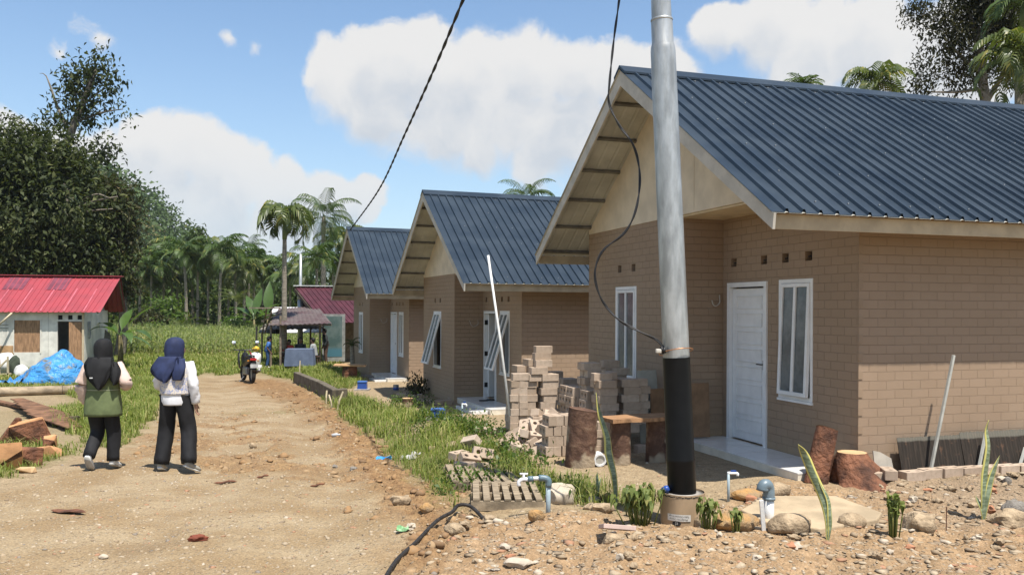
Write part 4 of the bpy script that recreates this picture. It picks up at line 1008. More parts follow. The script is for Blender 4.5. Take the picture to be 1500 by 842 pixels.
# weeds with broad yellow-green leaves around the stacked blocks
wl=[]
for (px,py,n_,s_) in [(735,662,26,.10),(712,640,18,.12),(760,690,22,.09),(690,628,20,.14),(660,630,14,.14),(770,652,14,.08),(640,620,16,.16),(590,600,12,.2),(820,725,14,.08),(745,680,18,.08),(680,720,12,.1)]:
    p=on(px,py)
    for i in range(n_):wl.append((p.x+R.gauss(0,s_*1.6),p.y+R.gauss(0,s_*3)+.1,0,s_*.9))
wb=[(x,y,gz(x,y)+s*.6,s*.8,s*.8,s*.7) for x,y,_,s in wl]
V_,F_=crown(wb,5200,.055,.5,7,.8,.2,.3);setp(mesh_obj('weeds',np_mesh('weeds',V_,F_),LF_BRIGHT),'broad leaved green weeds around the fallen blocks','weeds',kind='stuff')
# ================================================================ yard objects near the first house
GALV=mat('galvanised_steel',(.47,.48,.47),.42,.22,2.5,.05,30,metal=.6,stretch=(4,4,1));BLKP=mat('black_bitumen_paint',(.006,.006,.006),.38,.2,8,.06,60,spec=.18)
COPPER=mat('copper_wire',(.55,.27,.13),.4,.1,metal=.8);CBL=mat('black_cable',(.015,.015,.016),.5,.1,spec=.4)
def up(p,h):return Vector((p[0],p[1],p[2]+h))
# steel pole
pb=on(1000,764);YP=pb.y
lo=atY(1000,764,YP);lo.z=pb.z-.3;top=atY(966,0,YP)
axis_=(atY(971,70,YP)-atY(999,718,YP)).normalized()
P0=atY(999,718,YP)
def pz(py):  # point on the pole axis at picture height py
    z=CAMZ+ray(985,py)[1]*YP;return P0+axis_*((z-P0.z)/axis_.z)
px2m=YP/FPX;b0=P0-axis_*.35
root=thing('utility_pole','tall galvanised steel utility pole with black painted foot in front of the nearest house','pole',b0)
Q=Matrix([v for v in (Vector((1,0,0)),)]+[Vector((0,1,0)),Vector((0,0,1))])
xx,yy,zz_=frame_to(axis_);QP=Matrix((xx,yy,zz_)).transposed()
def prof(lst):return [(r*px2m,(p-b0).dot(axis_)) for r,p in lst]
g=MB();g.lathe(prof([(19.3,b0),(19.3,pz(560)),(18.2,pz(110)),(18.0,pz(75)),(17.4,pz(69)),(15.8,pz(64)),(15.6,pz(31))]),(0,0,0),40,QP);so_=g.build('lower_tube',GALV,root,smooth=True,auto=40)
g=MB();t2=pz(31);g.lathe(prof([(14.6,t2-axis_*.02),(14.2,pz(0)),(12.5,t2+axis_*3),(11.5,t2+axis_*4.5)]),(0,0,0),32,QP);g.build('upper_tube',GALV,root,smooth=True,auto=40)
g=MB();g.lathe(prof([(15.7,pz(32)),(16.2,pz(31)),(16.2,pz(29)),(15.0,pz(28))]),(0,0,0),32,QP);g.build('weld_ring',GALV,root,smooth=True)
g=MB();g.lathe(prof([(20.6,b0),(20.6,pz(674)),(20.9,pz(672)),(20.2,pz(670)),(19.9,pz(523))]),(0,0,0),40,QP);g.build('painted_foot',BLKP,root,smooth=True,auto=40)
c=pz(515)-b0;g=MB();g.tube([c+QP@Vector((.142*math.cos(a),.142*math.sin(a),-.035*math.cos(a+.3))) for a in np.linspace(0,6.283,30)],.004,6);g.build('tie_wire',COPPER,root,smooth=True)
# cardboard form filled with concrete
CARD=mat('cardboard',(.40,.285,.175),.85,.12,5,.1,40,stretch=(1,1,.3));cz=P0.z-.005;cb=gz(pb.x,pb.y);cc=Vector((P0.x+.003,P0.y,0));rC=31.3*px2m
root=thing('cardboard_form','round cardboard form full of concrete around the foot of the steel pole','form',(cc.x,cc.y,cb-.06))
h=cz-cb+.06;g=MB();g.lathe([(rC*1.0,0),(rC*1.02,h*.5),(rC*1.05,h),(rC*1.02,h),(rC*.99,h-.03)],(0,0,0),40);g.build('cardboard_wall',CARD,root,smooth=True,auto=40)
g=MB();g.lathe([(rC*1.0,h-.015),(rC*.5,h-.004),(0.001,h-.002)],(0,0,0),30);g.build('concrete_fill',mat('fresh_concrete',(.36,.33,.29),.9,.2,8,.4,50),root,smooth=True)
def wrap(mb,ang0,z0,w_,h_,r):
    n=10
    for k in range(n):
        a0=ang0+(k/n-.5)*w_/r;a1=ang0+((k+1)/n-.5)*w_/r
        mb.poly([(r*math.sin(a0),-r*math.cos(a0),z0),(r*math.sin(a1),-r*math.cos(a1),z0),(r*math.sin(a1),-r*math.cos(a1),z0+h_),(r*math.sin(a0),-r*math.cos(a0),z0+h_)])
va=-math.atan2(cc.x,cc.y)*1.0
g=MB();wrap(g,va-.15,.105,.20,.055,rC*1.035+.001);g.build('paper_label',mat('label_paper',(.58,.55,.50),.8,.05),root)
INK=mat('black_ink',(.02,.02,.02),.8,.1)
g=MB()
for k in range(17):
    a=va-1.1+k*.125;wrap(g,a,h-.018-.004*(k%2),.016+.006*(k%3),.008,rC*1.05+.0015)
g.build('rim_gap_shade',INK,root)  # black dashes paint the dark of the corrugation gaps along the rim
def text_mesh(txt,size):
    cu=bpy.data.curves.new('t','FONT');cu.body=txt;cu.size=size;cu.align_x='CENTER';cu.fill_mode='FRONT' if hasattr(cu,'fill_mode') else cu.fill_mode
    o=bpy.data.objects.new('t',cu);COL.objects.link(o);dg=bpy.context.evaluated_depsgraph_get();me=bpy.data.meshes.new_from_object(o.evaluated_get(dg));bpy.data.objects.remove(o);return me
def wrap_text(txt,size,ang0,z0,r,name='printing',flip=True,mt=INK):
    me=text_mesh(txt,size)
    for v in me.vertices:
        x,y=v.co.x,v.co.y
        if flip:x,y=-x,-y
        a=ang0+x/r;v.co=Vector((r*math.sin(a),-r*math.cos(a),z0+y))
    me.materials.clear();return mesh_obj(name,me,mt,root)
wrap_text('Model No Cherry',.021,va-.16,.127,rC*1.035+.003);wrap_text('Take Chintted Frage',.021,va-.15,.151,rC*1.035+.003)
g=MB()
for k in range(20):
    a0,a1=k*.314,(k+1)*.314;f=lambda a,s:((rC*1.02+.002)*math.sin(va-.25+s*.036*math.cos(a)/rC),-(rC*1.02+.002)*math.cos(va-.25+s*.036*math.cos(a)/rC),.085+s*.021*math.sin(a))
    g.poly([f(0,0),f(a0,1),f(a1,1)])
g.build('printed_oval',INK,root);wrap_text('22',.026,va-.25,.077,rC*1.02+.004,'printed_number',False,mat('white_ink',(.6,.58,.54),.8))
p=Vector((atY(975,716,YP).x,YP-.05,cz+.03));g=MB();g.lathe([(.028,-.035),(.03,.0),(.022,.02),(.001,.022)],(0,0,0),14,Euler((.3,1.0,0)).to_matrix());setp(g.build('bottle_cap',mat('blue_plastic',(.025,.075,.30),.35,.1,spec=.5),None,p,smooth=True),'blue plastic cap lying on the cardboard form beside the black pole foot','cap')
# cables
def twisted(name,label,pts,r,pitch,n,parts=2):
    S=[Vector(q) for q in spl(pts,n)];L_=0;b_=S[0];g=MB();prev=None
    A_=[[] for _ in range(parts)]
    for i,p in enumerate(S):
        d=S[min(i+1,n)]-S[max(i-1,0)];x,y,z=frame_to(d,Vector((0,1,0)))
        if i:L_+=(p-S[i-1]).length
        for k in range(parts):
            t_=L_/pitch*6.283+k*6.283/parts;A_[k].append(p-b_+(x*math.cos(t_)+y*math.sin(t_))*r*.75)
    for k in range(parts):g.tube(A_[k],r,6)
    return setp(g.build(name,CBL,None,b_,smooth=True),label,'cable')
twisted('power_cable','twisted black power cable slanting down from the sky to the farthest house roof',[t2+axis_*3.9,atY(770,-230,8.),atY(704,-60,9.2),atY(678.5,0,10),atY(638,97,12.1),atY(593,197,15.5),atY(555,278,19.9),atY(513,337,25.3)],.0125,.9,300)
yc=YP-.0
twisted('service_cable','black cable hanging in loops from above down to the steel pole',[atY(x,y,yc+dy) for x,y,dy in[(958,-560,.12),(935,-200,.35),(914,-60,.5),(907,0,.4),(899,60,.35),(893,120,.3),(892,150,.3),(906,182,.25),(926,210,.2),(935,238,.2),(937,272,.15),(930,312,.1),(914,342,.1),(886,364,.1),(874,386,.1),(872,410,.1),(882,440,.1),(906,468,.05),(938,486,0),(962,498,-.02),(974,512,-.03)]],.0068,.5,170)
p=atY(968,514,yc-.08);root=thing('cable_clamp','small pale plastic clamp holding black cable ends against the steel pole','clamp',p)
g=MB();g.box((-.02,0,0),(.045,.05,.035));g.build('clamp_body',mat('pale_plastic',(.55,.52,.45),.5,.1),root,bevel=.008)
g=MB();g.tube([(.0,0,.035),(.012,-.01,.01),(.02,-.0,-.02)],.012,8);g.tube([(.03,0,.03),(.03,-.01,-.015)],.014,8);g.build('cable_end',CBL,root,smooth=True)
# ---------------------------------------------------------------- concrete blocks
m,t,b=newmat('pale_block');v=t.coord('Object');r_=t.add('ShaderNodeObjectInfo').outputs['Random']
c=t.ramp(r_,[(0,(.34,.26,.19)),(.5,(.41,.315,.235)),(1,(.47,.375,.29))]);c=t.mix(t.mapr(t.noise(v,14,5,.6),.4,.75,0,.5),c,(.24,.18,.13));t.put(b.inputs['Base Color'],c);b.inputs['Roughness'].default_value=.95
t.link(t.bump(t.noise(v,90,4,.7),.5,.006),b.inputs['Normal'])
BL,BW,BH=.25,.125,.10
def block_mesh():
    g=MB();g.box((0,0,0),(BL,BW,BH));o=g.build('concrete_block',MATS['pale_block'])
    k=MB()
    for s in(-1,1):k.lathe([(.026,-.2),(.026,.2)],(s*.062,0,0),14)
    cu=k.build('cut',MATS['pale_block'])
    bo=o.modifiers.new('b','BOOLEAN');bo.operation='DIFFERENCE';bo.object=cu;bo.solver='EXACT'
    be=o.modifiers.new('v','BEVEL');be.width=.004;be.segments=1;be.limit_method='ANGLE'
    dg=bpy.context.evaluated_depsgraph_get();me=bpy.data.meshes.new_from_object(o.evaluated_get(dg));me.name='concrete_block'
    bpy.data.objects.remove(o);bpy.data.objects.remove(cu);me.materials.clear();me.materials.append(MATS['pale_block']);return me
BME=block_mesh()
def block(loc,rot,label,group):
    o=bpy.data.objects.new('concrete_block',BME);COL.objects.link(o);o.location=loc;o.rotation_euler=rot;return setp(o,label,'block',group)
def column(px,Y,rows,label,group,nx=1,ny=1,rz=.30,r0=0,upright=False,z0=None,jit=.012,alt=True):
    p=atY(px,600,Y);g0=gz(p.x,Y) if z0 is None else z0;ca,sa_=math.cos(rz),math.sin(rz)
    H_=BW if upright else BH;Wx=BH if upright else BL;o=None
    for k in range(r0,rows):
        for i in range(nx):
            for j in range(ny):
                u=(i-(nx-1)/2)*(Wx+.004)+R.uniform(-jit,jit)+(0.03 if alt and k%2 else 0);w_=(j-(ny-1)/2)*((BL if upright else BW)+.004)+R.uniform(-jit,jit)
                l=Vector((p.x+u*ca-w_*sa_,Y+u*sa_+w_*ca,g0+H_*(k+.5)))
                e=(math.pi/2,0,rz+math.pi/2+R.uniform(-.03,.03)) if upright else (0,0,rz+R.uniform(-.05,.05))
                o=block(l,e,label,group)
    return o
GA='pale blocks in the tall left stack';LA='pale concrete block in the tall left stack before the nearest house'
column(768,12.1,8,LA,GA,1,2);column(757,12.05,8,LA,GA,1,2,rz=1.87,alt=False);column(801,12.15,9,LA,GA,1,2,r0=0)
column(762,12.0,9,'pale block jutting out at the left of the tall stack',None,1,1,r0=8,jit=0);column(783,12.1,10,LA,GA,1,2,r0=8)
column(760,12.2,10,LA,GA,1,1,r0=9,rz=1.87);column(795,12.1,11,LA,GA,1,1,r0=10);column(775,12.2,11,LA,GA,1,1,r0=10,rz=1.87);column(794,12.15,12,LA,GA,1,1,r0=11,alt=False)
o=column(795,12.15,13,'pale concrete block topmost of the tall left stack',None,1,1,r0=12,jit=0)
GB='shaded blocks behind the tall left stack'
column(829,12.7,8,'grey shaded block in the stack behind the tall left one',GB,1,2,r0=1);column(812,12.9,9,'grey shaded block in the stack behind the tall left one',GB,1,1,r0=4)
GC='blocks in the right stack by the plank table';LC='pale block in the right hand stack beside the plank table'
column(863,11.6,11,LC,GC,1,2,r0=0);column(893,12.0,11,LC,GC,1,1,r0=5);column(905,12.0,10,LC,GC,1,1,r0=5)
column(884,11.0,9,LC,GC,1,2,r0=1);column(918,11.2,9,LC,GC,1,2,r0=2,jit=.006);column(934,11.25,9,LC,GC,1,1,r0=3,jit=.006)
column(878,10.95,10,LC,GC,1,1,r0=9);column(893,11.15,10,LC,GC,1,1,r0=9,rz=1.87)
GU='upright blocks between the two stacks';LU='upright pale block in the low rows between the two stacks'
column(846,11.7,6,LU,GU,3,1,r0=1,upright=True);column(862,11.3,6,LU,GU,2,1,r0=2,upright=True);column(832,11.9,6,LU,GU,2,1,r0=2,upright=True)
GD='upright blocks beside the standing log';LD='upright pale block in the low front stack left of the standing log'
column(818,10.45,4,LD,GD,4,1,upright=True,jit=.006);column(834,10.55,4,LD,GD,1,1,upright=True)
GF='blocks under the plank table';column(883,10.75,4,'pale block in the low stack behind the white pipe end',GF,1,1,jit=.01)
column(945,10.9,1,'single pale block lying under the plank table',None,1,1)
GH='broken blocks in the fallen heap';LH='tumbled pale block in the fallen heap by the left stack'
heap=[(752,655,10.9),(770,660,10.7),(790,662,10.55),(803,664,10.5),(745,647,11.1),(762,645,11.),(780,648,10.8),(796,650,10.7),(755,636,11.2),(772,636,11.),(790,640,10.9),(806,645,10.7),(768,626,11.2),(784,628,11.1),(800,632,10.9),(780,617,11.3),(795,618,11.2),(808,622,11.),(789,608,11.4),(803,610,11.3),(812,606,11.4),(738,656,10.9),(760,664,10.6)]
for i,(x,y,Y) in enumerate(heap):
    p=atY(x,y,Y);p.z=max(p.z,gz(p.x,p.y)+.05);block(p,(R.uniform(-.7,.7),R.uniform(-.7,.7),R.uniform(0,3.1)),LH,GH)
column(800,11.35,4,'pale block in the row just above the fallen heap','blocks above the fallen heap',2,1,r0=0);column(812,11.3,3,'pale block in the row just above the fallen heap','blocks above the fallen heap',1,1,r0=0)
gp=[(690,665,.16,(.9,.25,2.4),'pale block leaning on top of the small pile in the grass'),(672,676,.07,(.1,.0,.9),'pale block lying flat at the left of the small pile in the grass'),(688,682,.06,(.5,.2,.5),'reddish shadowed block under the leaning one in the grass pile'),(702,694,.05,(1.3,.1,.75),'block with two round holes facing the road in the grass pile'),(707,676,.09,(1.2,.2,.2),'block on its side at the right of the small grass pile'),(681,690,.04,(0,.05,.2),'reddish block half sunk in the soil below the grass pile')]
for x,y,dz,e,l in gp:block(on(x,y,dz),e,l,'blocks in the small grass pile')
for i,(x,y) in enumerate([(704,634),(722,636),(740,636)]):block(on(x,y,.04),(0,0,.25+.05*i),'pale block in the short row lying in the grass before the middle house' ,'blocks in the short row in the grass')
def wf(px,s,dz=0):
    X,Y,Z,a=HOUSES[0];k=ray(px,700)[0];x0=X-math.sin(a)*s;y0=Y+math.cos(a)*s;v=(k*y0-x0)/(math.cos(a)-k*math.sin(a));x=x0+math.cos(a)*v;y=y0+math.sin(a)*v
    return Vector((x,y,gz(x,y)+dz))
for i in range(8):
    x=1336+i*27.5;block(wf(x,-.33+(.03 if i%3==1 else 0),.045),(0,0,.30+R.uniform(-.08,.08)),'pale block in the border row along the leaning dark sheets','blocks bordering the leaning dark sheets')
block(wf(1284,-.3,.045),(0,0,.35),'pale block beside the root stump under the grey tile','blocks beside the root stump');block(wf(1301,-.33,.045),(0,0,1.4),'pale block turned end on beside the root stump','blocks beside the root stump')
for i,(x,y) in enumerate([(588,582),(600,586),(613,590),(627,592),(641,593),(654,592),(660,588),(615,583)]):block(on(x,y,.05),(0,0,(.2 if i<6 else 1.7)),'pale block edging the planting bed of the middle house','blocks edging the planting bed')
# ---------------------------------------------------------------- logs, stumps, table
m,t,b=newmat('peeled_log');v=t.coord('Object');n=t.noise(v,7,5,.65);n2=t.noise(v,2.2,3,.6)
c=t.ramp(n,[(0,(.045,.025,.017)),(.45,(.09,.048,.032)),(.6,(.15,.085,.055)),(.75,(.24,.17,.11))]);c=t.mix(t.mapr(n2,.50,.58,0,.8),c,(.36,.29,.2));t.put(b.inputs['Base Color'],c);b.inputs['Roughness'].default_value=.85;t.link(t.bump(n,1.,.03),b.inputs['Normal'])
LOGM=MATS['peeled_log'];REDLOG=mat('red_bark_log',(.20,.085,.045),.8,.35,5,1.,16,.04,c2=(.06,.028,.018));CUT=mat('cut_wood',(.55,.36,.19),.8,.15,6,.15,60);ORW=mat('orange_wood',(.58,.30,.14),.8,.2,5,.3,30)
def log(name,label,base,axis__,h,r0,r1,mt,cut=CUT,slant=0.,seed=1,n=26,cat='log'):
    root=thing(name,label,cat,base);x,y,z=frame_to(axis__);Q_=Matrix((x,y,z)).transposed();rg=random.Random(seed);ph=[rg.uniform(0,6) for _ in range(4)]
    f=lambda t_,a:1+.05*math.sin(3*a+ph[0]+t_)+.03*math.sin(7*a+ph[1]+3*t_)+.02*math.sin(13*a+ph[2]-5*t_)
    g=MB();rows=9
    g.loft([(Q_@Vector((0,0,h*k/rows)),r0+(r1-r0)*k/rows,r0+(r1-r0)*k/rows,Q_@(Euler((slant*k/rows,0,0)).to_matrix())) for k in range(rows+1)],n,False,f);bo=g.build('bark',mt,root,smooth=True)
    for zz,rr_,sl,nm in((h,r1,slant,'cut_face'),(0,r0,0,'cut_face')):
        g=MB();Qs=Q_@Euler((sl,0,0)).to_matrix();c0=Q_@Vector((0,0,zz));tt=zz/h
        ids=[g.vert(c0+Qs@Vector((rr_*math.cos(a)*f(tt,a)*.995,rr_*math.sin(a)*f(tt,a)*.995,(.004 if zz else -.002)))) for a in [2*math.pi*k/n for k in range(n)]]
        g.face(ids if zz else ids[::-1]);g.build(nm,cut,root)
    return root
p=on(850,683,-.02);log('standing_log','thick standing log with mottled peeling bark left of the plank table',p,(0.04,0,1),.67,.175,.165,LOGM,LOGM,slant=-.12)
p=on(877,684);p.z+=.085;root=thing('pipe_end','short white pipe end lying beside the standing log','pipe',p)
g=MB();g.lathe([(.055,-.06),(.075,-.06),(.075,.06),(.055,.06),(.05,.03)],(0,0,0),24,Euler((math.pi/2+.1,0,.2)).to_matrix());g.build('pipe_ring',MATS['white_paint'],root,smooth=True,auto=40)
g=MB();g.lathe([(.052,-.055),(.052,.05)],(0,0,0),20,Euler((math.pi/2+.1,0,.2)).to_matrix());g.build('pipe_core',mat('dusty_white',(.55,.52,.45),.8),root,smooth=True,auto=40)
pa=on(908,680);pb_=on(960,676);log('table_stump','brown stump under the left end of the plank table',pa,(0,0,1),.50,.125,.12,LOGM,seed=3,cat='stump');log('table_stump','brown stump under the right end of the plank table',pb_,(0,0,1),.50+pa.z-pb_.z,.12,.115,LOGM,seed=4,cat='stump')
p=(pa+pb_)/2;p.z=pa.z+.525;root=thing('plank_top','wavy orange brown plank laid across two stumps','plank',p);d=(pb_-pa);rz=math.atan2(d.y,d.x)
g=MB();g.M=Euler((0,0,rz)).to_matrix().to_4x4();nn=10
for k in range(nn):
    x0,x1=-.45+.9*k/nn,-.45+.9*(k+1)/nn;w=lambda x:.2+.025*math.sin(9*x+1);w0,w1=w(x0),w(x1)
    for zz in(-.022,.022):
        q=[(x0,-w0,zz),(x1,-w1,zz),(x1,w1*.9,zz),(x0,w0*.9,zz)];g.poly(q if zz>0 else q[::-1])
    g.poly([(x0,-w0,-.022),(x1,-w1,-.022),(x1,-w1,.022),(x0,-w0,.022)]);g.poly([(x0,w0*.9,.022),(x1,w1*.9,.022),(x1,w1*.9,-.022),(x0,w0*.9,-.022)])
g.poly([(-.45,-w(-.45),-.022),(-.45,-w(-.45),.022),(-.45,w(-.45)*.9,.022),(-.45,w(-.45)*.9,-.022)]);g.poly([(.45,-w(.45),-.022),(.45,w(.45)*.9,-.022),(.45,w(.45)*.9,.022),(.45,-w(.45),.022)])
g.build('plank_board',mat('plank_wood',(.36,.20,.10),.7,.3,4,.3,20,stretch=(1,8,1)),root)
def lean_board(name,label,px,py,Y,w_,h_,th,mt,tilt,rz,cat='board',taper=1.):
    p=atY(px,py,Y);p.z=max(gz(p.x,p.y),p.z) if py<645 else gz(p.x,p.y)
    g=MB();g.box((0,0,h_/2),(w_,th,h_),None,taper);return setp(g.build(name,mt,None,p,rot=(tilt,0,rz),bevel=.003),label,cat)
lean_board('leaning_board','pale grey board leaning on the front wall behind the plank table',953,650,11.55,.30,1.0,.012,mat('grey_board',(.33,.32,.27),.8,.15,3,.05,40),-.14,.30)
lean_board('leaning_board','brown plywood board leaning in the corner beside the porch right of the pole',1027,640,11.25,.27,.72,.014,mat('brown_ply',(.26,.155,.085),.8,.2,4,.1,30),-.06,.30)
lean_board('leaning_board','small brown board leaning behind the broom and plank table',968,650,11.5,.26,.75,.014,MATS['brown_ply'],-.10,.32)
p=on(963,662);p.y+=.9;p.z=gz(p.x,p.y);root=thing('broom','yellow wooden broom with a blue collar leaning on the front wall','broom',p)
g=MB();g.tube([(0,0,.06),(-.05,.22,.98)],.016,8);g.build('handle',mat('yellow_wood',(.42,.27,.09),.6,.1),root,smooth=True)
g=MB();g.tube([(.001,.0,.05),(-.006,.03,.20)],[.03,.02],10);g.build('collar',MATS['blue_plastic'],root,smooth=True)
g=MB();g.box((0,0,.03),(.13,.05,.07));g.build('bristle_head',BARKD,root)
# log and root stump on the right of the porch
p=on(1206,714);log('leaning_log','short reddish log leaning against the corner of the nearest house',p+V3(0,.22,-.02),(.26,.16,1),.60,.12,.11,REDLOG,slant=.1,seed=7)
p=on(1245,706);root=thing('root_stump','low flaring root stump with pale cut top right of the porch','stump',p)
g=MB();rg=random.Random(5)
def ff(t_,a):
    k=(1-t_)**1.6;return 1+k*(.28*math.sin(3*a+.6)+.2*math.sin(5*a+2.))+.03*math.sin(9*a+4*t_)
g.loft([((.02+.14*(1-t_)**2,-.03*(1-t_),.33*t_-.02),(.43-.285*t_**.62),(.37-.23*t_**.62),None) for t_ in np.linspace(0,1,14)],40,False,ff);g.build('bark',REDLOG,root,smooth=True)
g=MB();ids=[g.vert((.02+.146*math.cos(a)*ff(1,a),.14*math.sin(a)*ff(1,a),.312)) for a in [2*math.pi*k/40 for k in range(40)]];g.face(ids);g.build('cut_face',CUT,root)
p=wf(1296,-.2);g=MB();g.poly([(-.11,0,.09),(.13,0,.05),(.11,0,.21),(-.02,0,.28),(-.11,.0,.30)]);o=setp(g.build('tile_shard',mat('grey_tile',(.40,.36,.30),.6,.1,6,.05),None,p,rot=(-.15,0,.3)),'grey broken tile standing on the blocks beside the root stump','tile')
so2=o.modifiers.new('s','SOLIDIFY');so2.thickness=.012
# corrugated dark sheets along the wall
m,t,b=newmat('sooty_sheet');v=t.coord('Object');mp=t.add('ShaderNodeMapping');mp.inputs['Scale'].default_value=(1,1,.12);t.link(v,mp.inputs['Vector']);n=t.noise(mp.outputs[0],30,5,.65);n2=t.noise(v,6,4,.6)
c=t.ramp(n,[(0,(.012,.010,.009)),(.5,(.028,.022,.017)),(.8,(.07,.05,.038))]);c=t.mix(t.mapr(n2,.56,.72,0,.7),c,(.16,.085,.05));sz=t.add('ShaderNodeSeparateXYZ');t.link(v,sz.inputs[0]);c=t.mix(t.mapr(t.math('ADD',sz.outputs[2],t.math('MULTIPLY',n2,.05)),.405,.43,0,.7),c,(.17,.16,.13));t.put(b.inputs['Base Color'],c);b.inputs['Roughness'].default_value=.95;t.link(t.bump(n,.4,.01),b.inputs['Normal'])
def sheet(name,label,p,L_,h_,rz,tilt,mt,pitch=.036,amp=.0014,th=.006):
    g=MB();n_=int(L_/pitch*8);rows=7;rg=random.Random(len(label))
    jag=[rg.uniform(-.006,.008) for _ in range(n_+1)]
    F_=[];
    for s in(0,1):
        G=[]
        for j in range(rows+1):
            G.append([g.vert((L_*i/n_,amp*math.sin(2*math.pi*i/8)+s*th,h_*j/rows+(jag[i] if j==rows else 0))) for i in range(n_+1)])
        for j in range(rows):
            for i in range(n_):
                q=[G[j][i],G[j][i+1],G[j+1][i+1],G[j+1][i]];g.face(q if s==0 else q[::-1])
        F_.append(G)
    for i in range(n_):g.face([F_[0][rows][i],F_[0][rows][i+1],F_[1][rows][i+1],F_[1][rows][i]])
    for j in range(rows):
        g.face([F_[0][j][0],F_[0][j+1][0],F_[1][j+1][0],F_[1][j][0]]);g.face([F_[0][j][n_],F_[1][j][n_],F_[1][j+1][n_],F_[0][j+1][n_]])
    return setp(g.build(name,mt,None,p,smooth=True,rot=(tilt,0,rz),auto=50),label,'sheet')
p=wf(1323,-.17,-.01);sheet('corrugated_sheet','left one of the sooty dark sheets leaning along the lit side wall',p,.86,.43,.295,-.22,MATS['sooty_sheet'])
q=p+V3(.835*math.cos(.295)+.003,.835*math.sin(.295)-.012,0);sheet('corrugated_sheet','right one of the sooty dark sheets leaning along the lit side wall',q,1.1,.46,.29,-.24,MATS['sooty_sheet'])
STK=mat('grey_stake',(.42,.42,.38),.5,.15,5,.05)
for (a_,b_,l) in [((1360,700),(1397,520),'tall pale metal stake leaning in front of the dark sheets'),((1431,698),(1444,634),'short pale metal stake standing where the two dark sheets meet'),((1489,696),(1502,655),'short pale metal stake at the right edge of the photo')]:
    p0=wf(a_[0],-.25);p1=atY(b_[0],b_[1],p0.y+.12);g=MB();g.bar((0,0,-.05),p1-p0,.028,.028);setp(g.build('metal_stake',STK,None,p0,bevel=.003),l,'stake')
# ---------------------------------------------------------------- snake plants and withered plants
m,t,b=newmat('snake_leaf');e=t.attr('edge');v=t.coord('Object');mp=t.add('ShaderNodeMapping');mp.inputs['Scale'].default_value=(1,1,5);t.link(v,mp.inputs['Vector']);n=t.noise(mp.outputs[0],9,4,.6,dist=.6)
c=t.ramp(n,[(0,(.06,.085,.05)),(.45,(.12,.155,.09)),(.6,(.25,.30,.2)),(.8,(.14,.18,.10))]);c=t.mix(t.mapr(e,.62,.72),c,(.52,.47,.14));t.put(b.inputs['Base Color'],c);b.inputs['Roughness'].default_value=.45
def blade(g,base,path,w_,tw,edge,n=22):
    S=spl(path,n);rows=[]
    for i,p in enumerate(S):
        f=i/n;ww=w_*min(1,.35+1.6*f)*(1-max(0,(f-.72)/.28)**1.6)+.002;a=tw[0]+(tw[1]-tw[0])*f;dx=Vector((math.cos(a),math.sin(a),0));dn=Vector((-math.sin(a),math.cos(a),0));r_=[]
        for k in range(7):
            u=k/3-1;r_.append(g.vert(Vector(p)+dx*u*ww*.5+dn*(u*u*.30)*ww*.5));edge.append(abs(u))
        rows.append(r_)
    for a_,c_ in zip(rows,rows[1:]):
        for k in range(6):g.face([a_[k],a_[k+1],c_[k+1],c_[k]])
def snake(label,px,py,blades):
    p=on(px,py);s=p.y/FPX;root=thing('snake_plant',label,'snake plant',p)
    for (tip,mid,w_,tw) in blades:
        g=MB();ed=[];P_=[(0,0,-.03)]+[((x-px)*s,.02*i,(py-y)*s) for i,(x,y) in enumerate(mid)]+[((tip[0]-px)*s,.03,(py-tip[1])*s)]
        blade(g,p,P_,w_*s,tw,ed);o=g.build('leaf',MATS['snake_leaf'],root,smooth=True);a=o.data.attributes.new('edge','FLOAT','POINT');a.data.foreach_set('value',np.array(ed,np.float32))
        sd_=o.modifiers.new('s','SOLIDIFY');sd_.thickness=.004
snake('tall twisted snake plant leaf with yellow edges left of the steel pole',903,742,[((873,575),[(900,700),(893,665),(891,640),(880,605)],15,(.1,1.3))])
snake('snake plant with bent yellow edged leaves in front of the root stump',1213,794,[((1170,655),[(1213,765),(1208,735),(1192,698),(1180,668)],14,(.4,-.9)),((1201,708),[(1216,765),(1215,735)],9,(.2,.9)),((1216,735),[(1217,770)],6,(.5,.2))])
snake('tall upright snake plant in front of the dark sheets at the right edge',1441,768,[((1451,624),[(1442,738),(1446,705),(1453,665),(1452,640)],15,(.1,1.)),((1467,676),[(1447,735),(1455,708)],10,(-.2,.3)),((1432,735),[(1439,755)],6,(.5,.2))])
snake('tiny grey green snake plant sprout beside the standing log yard',876,730,[((875,692),[(876,715)],6,(0,.4)),((881,700),[(877,715)],5,(.3,.4))])
LF_WILT=leafmat('wilted_leaf',(.22,.26,.075),(.10,.14,.035),(.46,.40,.14),.3,.35,.5)
